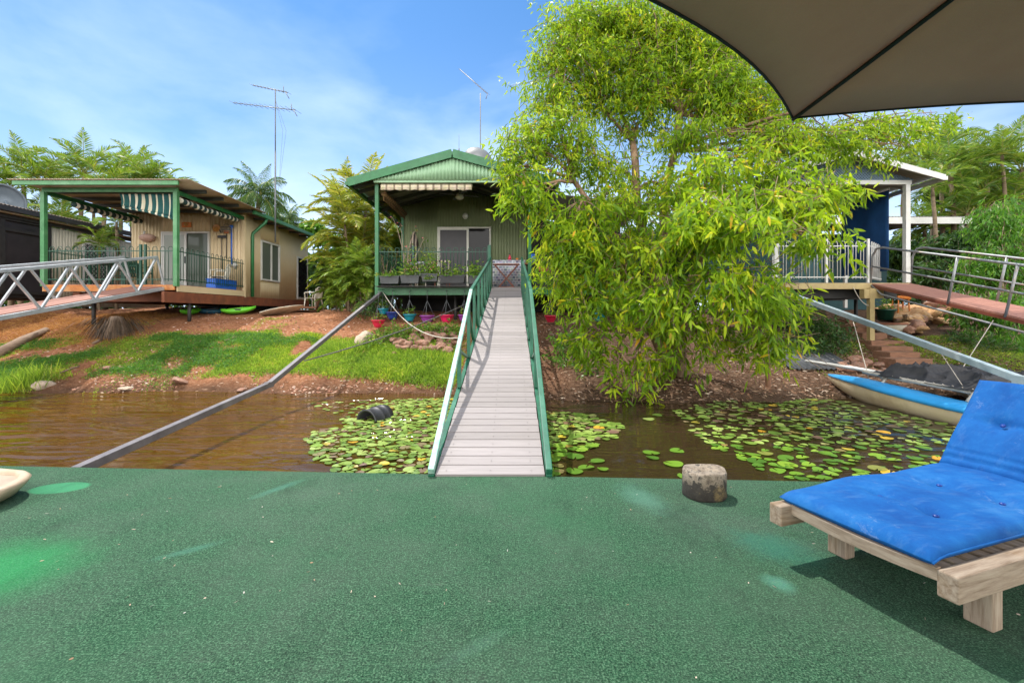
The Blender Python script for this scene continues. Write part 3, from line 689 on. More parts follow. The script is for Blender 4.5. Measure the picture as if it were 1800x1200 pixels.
def roof_sheets(xa, xb, ya, yb, dz=0):
    r_ = MB()
    for (xe, s) in ((xa, 1), (xb, -1)):
        P = (xe, ya, roofz(xe) + dz); V_ = Vector((APX - xe, 0, APZ - roofz(xe)))
        if s > 0: r_.sheet((xe, yb, roofz(xe) + dz), (0, ya - yb, 0), V_, amp=.011, per=5)
        else: r_.sheet(P, (0, yb - ya, 0), V_, amp=.011, per=5)
    return r_
roof_sheets(EVL, EVR, GYF, 25.3, .03).build('roof', M['roof_grey'], H, thick=.006)
# verge trim along the gable, gutters, ridge
fa = MB()
for xe in (EVL, EVR):
    fa.bar((xe, GYF - .02, roofz(xe) - .02), (APX, GYF - .02, APZ - .02), .035, .25, up=(0, 0, 1))
fb = fa.build('verge_board', M['green_paint'], H, bevel=.004)
MB().bar((EVL - .03, GYF - .02, EVZ - .045), (EVL - .03, 25.3, EVZ - .045), .10, .11).build('gutter', M['green_paint'], H)
MB().bar((EVR + .03, GYF - .02, EVZ - .045), (EVR + .03, 25.3, EVZ - .045), .10, .11).build('gutter', M['green_paint'], H)
gp = MB(); gp.sheet((HX0 - .05, GYF + .05, 5.36), (HX1 - HX0 + .1, 0, 0), (0, 0, 1), top=lambda u: max(.02, roofz(HX0 - .05 + u) - .10 - 5.36))
gp.build('gable_panel', M['gable_sheet'], H, thick=.004)
MB().span((HX0 - .04, GYF + .06, 5.30), (HX1 + .04, GYF + .16, 5.365)).build('header_beam', M['gable_sheet'], H, bevel=.004)
rf = [14.6, 15.5, 16.4]
for yb in [14.1] + rf + [17.15]:
    r_ = MB()
    for xe in (EVL + .05, EVR - .05): r_.bar((xe, yb, roofz(xe) - .085), (APX, yb, APZ - .085), .06, .11)
    r_.build('rafter', M['purlin'], H)
for f in (.12, .34, .56, .78):
    for s in (-1, 1):
        x = APX + s * (APX - EVL) * f
        MB().bar((x, 13.8, roofz(x) - .02), (x, 17.2, roofz(x) - .02), .06, .03).build('purlin', M['soffit'], H)
for x in (HX0, HX1): MB().box((x, HY, (FL - .3 + 5.3) / 2), (.11, .11, 5.3 - FL + .3)).build('post', M['green_paint'], H, bevel=.006)
MB().span((HX0 - .05, HY - .06, FL - .24), (HX1 + .05, HY + .0, FL - .015)).build('edge_beam', M['green_paint'], H, bevel=.005)
MB().span((HX0 - .04, HY + .0, FL - .05), (HX1 + .04, WY + .0, FL)).build('floor', M['soffit'], H)
fj = MB()
for yb in (14.4, 15.2, 16.0, 16.8): fj.span((HX0, yb, FL - .24), (HX1, yb + .06, FL - .05))
fj.build('floor_joist', M['dark_steel'], H)
for x in (HX0 + .3, -1.8, HX1 - .2):
    for yb in (14.5, 17.0): MB().tube([(x, yb, .9), (x, yb, FL - .24)], .05, 8).build('stump', M['dark_steel'], H)
MB().span((HX0, WY - .1, 1.0), (4.2, WY, FL - .05)).build('undercroft_shade_sheet', M['interior'], H)  # dark sheet added behind the undercroft to stand for its shade
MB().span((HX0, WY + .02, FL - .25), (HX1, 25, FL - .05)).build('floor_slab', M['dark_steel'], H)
# side deck, carried on behind the tree
MB().span((HX1 + .06, HY - .04, FL - .22), (4.2, HY + .02, FL - .02)).build('edge_beam', M['green_paint'], H)
MB().span((HX1 + .05, HY + .02, FL - .05), (4.2, WY, FL)).build('side_deck', M['soffit'], H)
sr = MB(); sr.sheet((EVR - .1, WY + .6, 5.05), (0, GYF + .4 - WY - .6, 0), (3.0, 0, -.35), amp=.011, per=4); sr.build('side_roof', M['roof_grey'], H, thick=.006)
MB().box((4.1, HY + .05, (FL + 4.7) / 2), (.1, .1, 4.7 - FL)).build('post', M['green_paint'], H)
MB().span((HX1, WY + .3, FL), (4.2, WY + .35, 4.9)).build('side_wall', M['interior'], H)
# things on and under the verandah roof
wl = thing('wall_light', 'round white globe light above the sliding door of the green house', 'light', at(818, 380, WY - .1))
wl_c = at(818, 380, WY - .1); MB().lathe([(.0, -.12), (.06, -.10), (.10, -.05), (.115, 0), (.10, .06), (.06, .1), (.05, .11)], wl_c, 16).build('globe', M['globe'], wl)
MB().lathe([(.05, 0), (.05, .1)], wl_c + Vector((0, 0.0, 0)), 10, axis=(0, 1, 0)).build('bracket', M['white_paint'], wl)
fc = at(808, 346, 15.4); fn = thing('ceiling_fan', 'white ceiling fan with lamp under the gabled verandah roof', 'fan', fc)
MB().lathe([(.0, -.10), (.09, -.085), (.14, -.04), (.15, .0)], fc, 16).build('lamp_shade', M['globe'], fn)
MB().lathe([(.12, .0), (.12, .09), (.03, .12), (.03, .62)], fc, 14).build('motor', M['white_paint'], fn)
for a in (.35, 2.0, 3.5, 5.1):
    dv = Vector((math.cos(a), math.sin(a), 0)); MB().bar(fc + dv * .12 + Vector((0, 0, .06)), fc + dv * .68 + Vector((0, 0, .06)), .13, .012).build('blade', M['purlin'], fn)
MB().bar((-3.92, 13.83, 5.24), (-1.25, 13.83, 5.24), .03, .0).v
pv = MB()
xs_ = np.linspace(-4.0, -1.22, 60)
vv = []; ff = []
for i_, x in enumerate(xs_):
    for z, yo in ((5.28, 0), (5.19, .015 * math.sin(i_ * 1.1)), (5.09 + .012 * math.sin(i_ * .9), .03 * math.sin(i_ * 1.1))): vv.append((x, 13.86 + yo, z))
for i_ in range(59):
    for j in range(2): a = i_ * 3 + j; ff.append((a, a + 3, a + 4, a + 1))
pv.add(vv, ff, True); pl_ = thing('front_blind', 'rolled up plaid blind along the front of the gabled verandah', 'blind', (-2.6, 13.86, 5.28))
pv.build('valance', M['plaid'], pl_, thick=.004); MB().tube([(-4.0, 13.95, 5.25), (-1.2, 13.95, 5.25)], .05, 10).build('roller', M['plaid'], pl_)
sb = thing('side_blind', 'brown plaid blind rolled up along the left side of the gabled verandah', 'blind', (-4.0, 15.4, 5.1))
MB().tube([(-4.0, 14.2, 5.07), (-4.0, 17.0, 5.07)], .085, 12).build('roll', M['plaid_side'], sb)
MB().span((-4.02, 14.2, 4.86), (-4.0, 17.0, 5.07)).build('flap', M['plaid_side'], sb)
# fences of the main verandah
gG = 'hoop-topped fences of the green house'
fence('balcony_fence', 'green hoop-topped fence left of the gangway, behind the planter boxes', (HX0 + .06, HY), (-.72, HY), FL, 1.22, M['fence_green'], gG, posts=(1.05, 3.36), r=.010)
MB().box((-.69, HY, FL + .62), (.075, .075, 1.36)).build('gate_post', M['rail_green'], H, bevel=.004)
fence('balcony_fence', 'dark green fence right of the gangway, half hidden behind the big tree', (.6, HY), (4.1, HY), FL, 1.22, M['fence_green'], gG, posts=(1.7,))
fence('balcony_fence', 'green fence along the left end of the gabled verandah', (HX0, WY - .1), (HX0, HY + .1), FL, 1.22, M['fence_green'], gG)

# ------------------------------------------------------------------ left house
LX0, LX1, LY, LW, LF, LE = -13.37, -9.59, 13.0, 16.3, 2.16, 21.4
T = thing('tan_house', 'tan corrugated house with flat verandah roof on rusty beams, left of the green house', 'house', ((LX0 + LX1) / 2, LY, LF))
LDX0, LDX1, LDZ = -12.52, -10.80, 4.26
wl_ = MB(); top_ = 4.95
wl_.sheet((LX0 - .25, LW, LF - .1), (LDX0 - LX0 + .25, 0, 0), (0, 0, top_ - LF + .1), pitch=.12)
wl_.sheet((LDX0, LW, LDZ), (LDX1 - LDX0, 0, 0), (0, 0, top_ - LDZ), pitch=.12)
wl_.sheet((LDX1, LW, LF - .1), (LX1 - LDX1, 0, 0), (0, 0, top_ - LF + .1), pitch=.12)
wl_.build('wall', M['tan_sheet'], T, thick=.004)
WN = (LW + 1.05, 18.75, 2.62, 4.15)  # side window y0 y1 z0 z1
sw = MB()
for a, b_, z0, z1 in ((LW, WN[0], 1.93, 4.92), (WN[1], LE, 1.93, 4.92), (WN[0], WN[1], 1.93, WN[2]), (WN[0], WN[1], WN[3], 4.92)):
    sw.sheet((LX1, a, z0), (0, b_ - a, 0), (0, 0, z1 - z0), pitch=.16, amp=.003)
sw.build('side_wall', M['tan_side'], T, thick=.005)
MB().box((LX1 - .0, LW - .0, 3.42), (.09, .09, 3.0)).build('corner_trim', M['tan_side'], T)
slider(T, LDX0, LDX1, LF + .02, LDZ, LW, M['white_paint'], M['glass_pale'], M['glass_mid'])
inn = MB(); inn.span((LDX0 - .2, LW + 1.5, LF), (LDX1 + .2, LW + 1.55, LDZ + .2)); inn.build('interior_wall', M['interior'], T)
# side window
wf = MB(); x = LX1 + .03
wf.span((x - .05, WN[0], WN[2]), (x + .02, WN[0] + .06, WN[3])); wf.span((x - .05, WN[1] - .06, WN[2]), (x + .02, WN[1], WN[3]))
wf.span((x - .05, WN[0] + .06, WN[3] - .06), (x + .02, WN[1] - .06, WN[3])); wf.span((x - .05, WN[0] + .06, WN[2]), (x + .02, WN[1] - .06, WN[2] + .06))
ym = (WN[0] + WN[1]) / 2 + .05; wf.span((x - .04, ym - .04, WN[2] + .06), (x + .012, ym + .04, WN[3] - .06))
wo = wf.build('window', M['white_paint'], T, bevel=.004)
MB().span((x - .03, WN[0] + .06, WN[2] + .06), (x - .022, ym - .04, WN[3] - .06)).build('pane', M['glass_mid'], wo)
MB().span((x - .045, ym + .04, WN[2] + .06), (x - .037, WN[1] - .06, WN[3] - .06)).build('pane', M['glass_mid'], wo)
cu = MB(); cu.sheet((x - .12, WN[0], WN[2]), (0, ym - WN[0] - .1, 0), (0, 0, WN[3] - WN[2]), pitch=.09, amp=.015); cu.build('curtain', M['curtain'], wo)
# back side door partly hidden by the palm
bd = MB(); bd.span((LX1 + .03, 20.2, 2.0), (LX1 + .07, 21.2, 3.9)); bdo = bd.build('back_door', M['white_paint'], T); MB().span((LX1 + .072, 20.28, 2.08), (LX1 + .078, 21.12, 3.82)).build('pane', M['glass_dark'], bdo)
# verandah roof (low skillion) and main roof
RX0, RX1, RY = -13.95, -8.9, 12.55
def vz(y): return 5.02 - (y - RY) * .012
rv = MB(); rv.sheet((RX0, RY, vz(RY) + .02), (RX1 - RX0, 0, 0), (0, LW - RY + .25, vz(LW) - vz(RY)), amp=.013, per=6)
rv.build('verandah_roof', M['roof_under'], T, thick=.007)
MB().span((RX0 + .1, RY + .05, vz(RY) - .125), (RX1 - .35, RY + .10, vz(RY) - .01)).build('fascia', M['post_green'], T, bevel=.004)
for yb in (13.5, 14.3, 15.1, 15.9):
    MB().span((RX0 + .12, yb, vz(yb) - .115), (RX1 - .2, yb + .075, vz(yb) - .012)).build('purlin', M['purlin'], T)
MB().bar((LX0 - .04, LY, 4.86), (LX1 + .06, LY, 4.86), .06, .13).build('header_beam', M['post_green'], T, bevel=.004)
for x in (LX0, LX1): MB().bar((x, LY + .05, 4.80), (x, LW, 4.74), .06, .12).build('side_beam', M['green_paint'], T, bevel=.004)
for x in (LX0, LX1): MB().box((x, LY, (LF - .05 + 4.80) / 2), (.115, .115, 4.80 - LF + .05)).build('post', M['post_green'], T, bevel=.006)
ER = -9.12; RD = (LX0 + LX1) / 2
mr = MB()
mr.sheet((ER, LW + .1, 4.97), (0, LE + .4 - LW - .1, 0), (RD - ER, 0, .42), amp=.012, per=4)
mr.sheet((2 * RD - ER, LE + .4, 4.97), (0, LW + .1 - LE - .4, 0), (ER - RD, 0, .42), amp=.012, per=4)
mr.build('roof', M['roof_rust'], T, thick=.006)
MB().bar((ER + .04, LW - .3, 4.90), (ER + .04, LE + .45, 4.90), .12, .13).build('gutter', M['green_paint'], T, bevel=.01)
gb = MB(); gb.add([(2 * RD - ER, LW + .08, 4.93), (ER, LW + .08, 4.93), (RD, LW + .08, 5.36)], [(0, 1, 2)]); gb.build('gable_panel', M['tan_side'], T, thick=.01)
for yb in np.arange(LW + .6, LE, .9): MB().bar((ER + .02, yb, 4.84), (LX1, yb, 4.86), .05, .08).build('rafter_end', M['purlin'], T)
dp = MB(); dp.tube([(ER + .04, LW + .55, 4.86), (ER + .02, LW + .5, 4.7), (LX1 + .07, LW + .42, 4.28), (LX1 + .07, LW + .4, 4.15), (LX1 + .07, LW + .4, 1.96)], .055, 8); dp.build('downpipe', M['green_paint'], T)
# floor and rusted frame
MB().span((LX0, LY, LF - .06), (LX1 - .0, LW, LF)).build('floor', M['red_plank'], T)
MB().span((LX0 + .02, LY - .07, LF - .20), (-10.6, LY - .005, LF - .015)).build('front_beam', M['orange_rust'], T, bevel=.004)
MB().span((-10.55, LY - .05, LF - .16), (LX1 - .02, LY - .005, LF - .015)).build('front_beam', M['orange_rust'], T, bevel=.004)
MB().span((LX1 + .005, LY + .0, LF - .20), (LX1 + .035, LW, LF - .015)).build('side_board', M['tan_side'], T)
MB().span((LX1 - .04, LY - .9 + .4, LF - .52), (LX1 + .04, LE, LF - .215)).build('bearer', M['rust_beam'], T, bevel=.005)
MB().span((-12.2, LY + .3, LF - .48), (LX1 - .05, LY + .4, LF - .21)).build('bearer', M['rust_beam'], T)
MB().span((-12.6, LY + .05, LF - .5), (-12.4, LE, LF - .21)).build('bearer', M['rust_beam'], T)
for x, yb in ((LX1 - .05, 13.6), (LX1 - .05, 16.2), (LX1 - .05, 19), (-12.5, 13.6), (-12.5, 16.5)): MB().tube([(x, yb, 1.0), (x, yb, LF - .5)], .05, 8).build('stump', M['dark_steel'], T)
MB().span((LX0, LW + 3, 1.0), (LX1 - .2, LW + 3.05, LF)).build('undercroft_shade_sheet', M['interior'], T)  # added dark backing, keeps the space below the floor in shade
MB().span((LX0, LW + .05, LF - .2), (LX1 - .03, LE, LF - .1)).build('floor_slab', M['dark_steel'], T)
gL = 'hoop-topped fences of the tan house'
fence('balcony_fence', 'green hoop-topped fence along the front of the tan house verandah', (LX0 + .1, LY + .02), (LX1 - .06, LY + .02), LF, 1.09, M['fence_green'], gL, posts=(2.65, 2.78))
fence('balcony_fence', 'green fence on the right side of the tan house verandah, beside a white chair', (LX1, LY + .12), (LX1, LW - .05), LF, 1.09, M['fence_green'], gL)
fence('balcony_fence', 'green fence on the far left side of the tan house verandah', (LX0, LW - .1), (LX0, LY + .1), LF, 1.09, M['fence_green'], gL)
# striped awning on the front, rolled awnings at the sides
aw = thing('striped_awning', 'green and white striped awning hanging half down in front of the tan house', 'awning', (-10.45, 13.15, 4.78))
vv = []; ff = []; xs_ = np.linspace(-11.35, -9.72, 50)
for i_, x in enumerate(xs_):
    t_ = i_ / 49; drop = .34 + .36 * t_ ** 1.2
    for j in range(8):
        q = j / 7; vv.append((x + .05 * (1 - t_) * q, 13.16 + .035 * math.sin(i_ * 1.25) * (.4 + q) + (.03 * math.sin(q * 3.1)), 4.79 - drop * q))
for i_ in range(49):
    for j in range(7): a = i_ * 8 + j; ff.append((a, a + 8, a + 9, a + 1))
a_ = MB(); a_.add(vv, ff, True); a_.build('cloth', M['awning'], aw, thick=.004)
a_ = MB(); a_.tube([(-11.3, 13.22, 4.42), (-10.6, 13.2, 4.30), (-9.74, 13.18, 4.06)], .045, 8); a_.build('hem_roll', M['awning'], aw)
for X_, y0, y1, z, lb in ((LX0 + .25, 13.6, 16.1, 4.60, 'dark striped awning rolled up on the left side of the tan verandah'), (LX1 - .06, 13.2, 16.0, 4.63, 'black and white striped awning rolled up on the right side of the tan verandah')):
    t_ = thing('rolled_awning', lb, 'awning', (X_, (y0 + y1) / 2, z), 'rolled side awnings')
    a_ = MB(); n_ = 12
    pts = [(X_ + .02 * math.sin(q * 2.1), y0 + (y1 - y0) * q / n_, z - .02 * math.sin(q * math.pi / n_) - .03 * (q % 2)) for q in range(n_ + 1)]
    a_.tube(pts, [.075 + .015 * (q % 2) for q in range(n_ + 1)], 10); a_.build('roll', M['awning_side'], t_)

# ------------------------------------------------------------------ far-left house with dark insect screens
FH = thing('screened_house', 'low house with dark insect screens and cream walls at the left edge', 'house', (-16.2, 15, 2.0))
f = MB(); f.sheet((-16.1, 15.9, 1.6), (0, 5.2, 0), (0, 0, 2.75), pitch=.11, amp=.012); f.build('wall', M['cream_sheet'], FH, thick=.004)
MB().span((-16.16, 10.5, 2.0), (-16.12, 15.75, 4.32)).build('insect_screen', M['screen'], FH)
MB().span((-19.5, 10.5, 1.85), (-16.16, 21, 1.98)).build('floor', M['dark_steel'], FH)
MB().span((-19.5, 15.8, 2.0), (-16.2, 15.88, 4.4)).build('partition', M['interior'], FH)
for yb in (11.2, 12.8, 14.35, 15.8): MB().box((-16.1, yb, 3.2), (.10, .14, 2.5)).build('post', M['dark_steel'], FH)
for z in (2.02, 4.02, 4.36): MB().span((-16.17, 10.5, z - .05), (-16.05, 15.8, z + .05)).build('screen_rail', M['dark_steel'], FH)
f = MB(); f.sheet((-15.75, 9.5, 4.72), (0, 12.5, 0), (-2.4, 0, .42), amp=.014, per=5); f.build('roof', M['roof_rust'], FH, thick=.008)
MB().span((-15.85, 9.5, 4.55), (-15.73, 22, 4.70)).build('fascia', M['dark_steel'], FH)
MB().span((-16.15, 9.6, 4.50), (-15.86, 22, 4.54)).build('soffit', M['roof_under'], FH)
MB().span((-16.1, 9.6, 4.38), (-16.0, 21, 4.49)).build('wall_plate', M['dark_steel'], FH)
sdn = MB(); sdn.span((-16.07, 17.0, 2.0), (-16.02, 17.08, 4.05)); sdn.span((-16.07, 18.0, 2.0), (-16.02, 18.08, 4.05)); sdn.span((-16.07, 17.08, 3.97), (-16.02, 18.0, 4.05))
sdo = sdn.build('screen_door', M['white_paint'], FH); MB().span((-16.06, 17.08, 2.0), (-16.045, 18.0, 3.97)).build('pane', M['screen'], sdo)
lt = MB()
for q in range(-8, 18):
    for s in (-1, 1):
        ya, za = 17.08, 2.0 + q * .17; yb_, zb_ = 18.0, za + .92 * s
        if s < 0: za, zb_ = za + .92, za
        # clip the diagonal to the door opening
        p0, p1 = Vector((-16.035, ya, za)), Vector((-16.035, yb_, zb_)); dd = p1 - p0
        t0, t1 = 0, 1
        for (bz, sg) in ((2.0, 1), (3.97, -1)):
            a0 = (p0.z - bz) * sg; a1 = (p1.z - bz) * sg
            if a0 < 0 and a1 < 0: t0 = 2
            elif a0 < 0: t0 = max(t0, a0 / (a0 - a1))
            elif a1 < 0: t1 = min(t1, a0 / (a0 - a1))
        if t0 < t1: lt.bar(p0 + dd * t0, p0 + dd * t1, .012, .012)
lt.build('lattice', M['white_paint'], sdo)
ds = at(8, 352, 14.6); t_ = thing('satellite_dish', 'dark grey satellite dish on the roof at the left edge', 'satellite dish', ds)
MB().lathe([(.0, .10), (.2, .08), (.4, .02), (.52, -.06), (.54, -.06), (.4, .0), (.2, .06), (.0, .08)][::-1], ds, 24, axis=(-.62, .68, .18), sx=.9).build('reflector', M['dish_dark'], t_)
MB().tube([ds, ds + Vector((.12, .1, -.4)), (ds.x + .12, ds.y + .1, 4.75)], .03, 8).build('mast', M['dish_dark'], t_)

# ------------------------------------------------------------------ right house (white verandah)
RY0, RF = 12.0, 2.14
W_ = thing('white_house', 'white verandah house with blue lattice gable, right behind the big tree', 'house', (8.8, RY0, RF))
WX0, WX1, AX, AZ, EZ = 6.95, 10.4, 8.72, 5.46, 4.82
EX0, EX1 = 6.35, 11.05
def wz(x): return AZ - (AZ - EZ) * abs(x - AX) / (EX1 - AX)
MB().span((WX0 - .3, RY0 - .06, RF - .17), (WX1 + .05, RY0 + .0, RF - .01)).build('edge_beam', M['tan_post'], W_, bevel=.004)
MB().span((WX0 - .3, RY0, RF - .05), (WX1 + .05, RY0 + 7, RF)).build('floor', M['soffit'], W_)
for yb in (12.3, 13.2, 14.2): MB().span((WX0 - .3, yb, RF - .40), (WX1, yb + .1, RF - .06)).build('bearer', M['dark_steel'], W_)
for x in (WX0, WX1): MB().box((x, RY0, (RF + 4.72) / 2), (.12, .12, 4.72 - RF)).build('post', M['white_paint'], W_, bevel=.006)
MB().span((WX0 - .4, RY0 - .05, 4.72), (WX1 + .1, RY0 + .06, 4.83)).build('header_beam', M['white_paint'], W_, bevel=.004)
f = MB()
for xe in (EX0, EX1): f.bar((xe, 11.62, wz(xe) - .02), (AX, 11.62, AZ - .02), .04, .15)
f.build('verge_board', M['white_paint'], W_, bevel=.004)
f = MB(); f.sheet((EX0, 19, wz(EX0) + .05), (0, -7.4, 0), (AX - EX0, 0, AZ - wz(EX0)), amp=.011, per=4); f.sheet((EX1, 11.6, wz(EX1) + .05), (0, 7.4, 0), (AX - EX1, 0, AZ - wz(EX1)), amp=.011, per=4)
f.build('roof', M['roof_grey'], W_, thick=.006)
MB().bar((EX1 + .03, 11.62, EZ - .03), (EX1 + .03, 19, EZ - .03), .1, .1).build('gutter', M['white_paint'], W_)
for yb in (12.6, 13.6, 14.6):
    f = MB()
    for xe in (EX0, EX1): f.bar((xe, yb, wz(xe) - .07), (AX, yb, AZ - .07), .06, .1)
    f.build('rafter', M['soffit'], W_)
lat = MB(); x = WX0 - .3
gx = np.arange(WX0 - .35, WX1 + .5, .075)
for x in gx:
    for s in (-1, 1):
        pts = [(x + s * q, 4.83 + q) for q in (0, .62)]
        L_ = .62
        q = 0
        while q < .62 and 4.83 + q < wz(x + s * q) - .09 and EX0 + .3 < x + s * q < EX1 - .3: q += .02
        if q > .04: lat.bar((x, 12.0 + .008 * s, 4.83), (x + s * q, 12.0 + .008 * s, 4.83 + q), .026, .008, up=(0, 1, 0))
lat.build('gable_lattice', M['blue_lattice'], W_)
MB().span((WX0 - .3, RY0 + .03, 4.83), (WX1 + .2, RY0 + .04, 4.835)).build('lattice_sill', M['white_paint'], W_)
MB().span((6.4, 15.3, RF), (WX1, 15.35, 4.9)).build('wall', M['teal_wall'], W_)
f = MB(); f.box((AX - .1, 12.5, 5.02), (2.4, .02, .34)); f.build('gable_backing', M['dark_steel'], W_)
MB().box((9.3, 11.8, 1.05), (.12, .12, 1.86)).build('stump', M['tan_post'], W_, bevel=.004)
MB().span((9.1, 11.75, RF - .42), (9.6, 11.92, RF - .18)).build('bearer', M['tan_post'], W_)
for x in (7.2, 10.2): MB().tube([(x, 13.5, .5), (x, 13.5, RF - .3)], .05, 8).build('stump', M['dark_steel'], W_)
bl = thing('blue_blind', 'blue mesh blind hanging at the right side of the white verandah', 'blind', (10.2, 13.2, 4.7))
f = MB(); f.sheet((10.22, 14.1, 2.5), (0, -1.75, 0), (0, 0, 2.22), pitch=.9, amp=.02); f.build('cloth', M['blue_mesh'], bl, thick=.004)
MB().tube([(10.22, 12.35, 4.72), (10.22, 14.1, 4.72)], .04, 8).build('roller', M['white_paint'], bl)
gW = 'white hoop-topped fences'
fence('balcony_fence', 'white hoop-topped fence along the front of the right-hand verandah', (WX0 + .05, RY0 + .02), (WX1 - .95, RY0 + .02), RF, 1.10, M['white_paint'], gW, pitch=.20, r=.011, posts=(1.3, 2.4))
fence('balcony_fence', 'white fence panel beside the top of the right-hand gangway', (9.5, RY0 + .05), (WX1 - .06, RY0 + .75), RF, 1.10, M['white_paint'], gW, pitch=.19, r=.011)
# carport behind, right
S_ = thing('carport', 'low white-edged carport with dark interior behind the white house', 'carport', (14, 17, 1.6))
MB().span((11.0, 16.6, 4.62), (16.8, 16.7, 4.86)).build('fascia', M['white_paint'], S_)
f = MB(); f.sheet((11.0, 16.6, 4.88), (5.8, 0, 0), (0, 4, .2), amp=.011, per=4); f.build('roof', M['roof_grey'], S_, thick=.006)
MB().span((11.0, 20.4, 1.5), (16.8, 20.5, 4.9)).build('wall', M['teal_wall'], S_)
for x in (12.3, 16.6): MB().box((x, 16.8, 3.1), (.1, .1, 3.1)).build('post', M['white_paint'], S_)
# ------------------------------------------------------------------ side gangways, struts, ropes
# left: aluminium truss
t = thing('truss_gangway', 'galvanised truss gangway with red brown planks leading to the tan house', 'gangway', (-10.4, LY, 2.05))
def lz(y): return 2.10 - (13.0 - y) * .195
TX0, TX1, TY0 = -10.85, -9.92, 5.2
for x in (TX0, TX1):
    MB().bar((x, TY0, lz(TY0) - .05), (x, 13.0, lz(13) - .05), .06, .09).build('bottom_chord', M['galv'], t, bevel=.004)
    MB().bar((x, TY0, lz(TY0) + .86), (x, 12.72, lz(12.72) + .86), .07, .07).build('top_chord', M['galv'], t, bevel=.006)
    MB().bar((x, 12.72, lz(12.72) + .86), (x, 13.0, lz(13) - .02), .045, .045).build('end_strut', M['galv'], t, bevel=.004)
    yb = 12.68; k = 0; step = .62
    while yb > TY0 + step:
        a, b_ = (.83, -.02) if k % 2 == 0 else (-.02, .83)
        MB().bar((x, yb, lz(yb) + a), (x, yb - step, lz(yb - step) + b_), .045, .045).build('diagonal', M['galv'], t, bevel=.004)
        yb -= step; k += 1
pk = MB(); yb = TY0
while yb < 12.95:
    MB().box(((TX0 + TX1) / 2, yb + .07, lz(yb + .07) + .0), (TX1 - TX0 - .07, .142, .03), rx=math.atan(.195)).build('plank', M['red_plank'], t); yb += .15
# right: pipe-railed gangway
t = thing('pipe_gangway', 'red brown plank gangway with grey pipe railings at the right edge', 'gangway', (9.95, 12, 2.1))
def rz_(y): return 2.13 - (12.0 - y) * .25
PX0, PX1, PY0 = 9.45, 10.5, 5.0
yb = PY0
while yb < 11.95:
    MB().box(((PX0 + PX1) / 2, yb + .06, rz_(yb + .06) - .02), (PX1 - PX0, .118, .04), rx=math.atan(.25)).build('plank', M['red_plank'], t); yb += .125
for x in (PX0 + .02, PX1 - .02): MB().bar((x, PY0, rz_(PY0) - .075), (x, 12, rz_(12) - .075), .05, .07).build('stringer', M['brown_wood'], t)
for x in (PX0, PX1):
    MB().tube([(x, PY0, rz_(PY0) + .98), (x, 11.6, rz_(11.6) + .98), (x, 11.8, rz_(11.8) + .93), (x, 11.93, rz_(11.9) + .72), (x, 12.0, rz_(12) - .02)], .026, 8).build('top_rail', M['pipe_galv'], t)
    MB().tube([(x, PY0, rz_(PY0) + .45), (x, 11.97, rz_(11.97) + .45)], .022, 8).build('mid_rail', M['pipe_galv'], t)
    for yb in (6.0, 7.35, 8.6, 9.75): MB().tube([(x, yb + .12, rz_(yb) - .03), (x, yb - .1, rz_(yb) + .97)], .024, 8).build('baluster', M['pipe_galv'], t)
MB().tube([(PX0 - .02, PY0, rz_(PY0) - .28), (PX0 - .02, 11.6, rz_(11.6) - .22), (PX0 - .02, 11.95, rz_(12) - .06)], .024, 8).build('tension_pipe', M['pipe_galv'], t)
# mooring struts
def strut(name, label, pts, w, mat):
    t = thing(name, label, 'mooring pole', pts[0])
    for a, b_ in zip(pts[:-1], pts[1:]): MB().bar(a, b_, w, w).build('pole', mat, t, bevel=.006)
    for p in pts[1:-1]: MB().box(p, (w * 1.05, .16, w * 1.15)).build('joint', mat, t, bevel=.004)
    return t
strut('mooring_strut', 'dark grey square pole bent over the water from deck edge to green house', [Vector((-3.74, 3.90, -.04)), Vector((-3.90, 7.3, .18)), Vector((-4.02, 14.0, 1.98))], .08, M['strut_dark'])
strut('mooring_strut', 'blue grey pole sloping down above the blue boat from the white verandah', [at(1372, 511, 11.95), Vector((7.05, 6.3, .40)), Vector((7.05, 3.3, .03))], .10, M['strut_blue'])
def rope(name, label, pts, r, mat, sag=0, n=14, cat='rope'):
    a, b_ = Vector(pts[0]), Vector(pts[-1]); P = []
    for i_ in range(n + 1):
        q = i_ / n; P.append(a.lerp(b_, q) + Vector((0, 0, -4 * sag * q * (1 - q))))
    o = MB().tube(P, r, 6).build(name, mat, loc=a); tag(o, label, cat); return o
rope('mooring_rope', 'pale rope sagging from the pole top to the gangway rail', [at(673, 513, 13.9), at(806, 594, 8.6)], .012, M['rope'], .40)
rope('mooring_rope', 'dark cable running from the bent pole up to the gangway', [at(535, 634, 8.8), at(822, 533, 12.8)], .014, M['rope_dark'], .10)
rope('mooring_rope', 'long thin line from the right pole down to the boat bow', [at(1500, 566, 9.6), at(1528, 667, 8.9)], .008, M['rope'], .0)
rope('mooring_rope', 'thin line slanting from the right pipe gangway to the boat tarpaulin', [at(1746, 563, 8.9), at(1683, 660, 8.2)], .008, M['rope'], .0)
rope('mooring_rope', 'loose line hanging from the white verandah edge', [at(1500, 505, 11.9), at(1527, 537, 11.7)], .009, M['rope'], .1)
rope('mooring_rope', 'thin line from the right pole to the outer end of the tarpaulin', [at(1655, 622, 7.6), at(1705, 697, 6.9)], .006, M['rope'], .0)

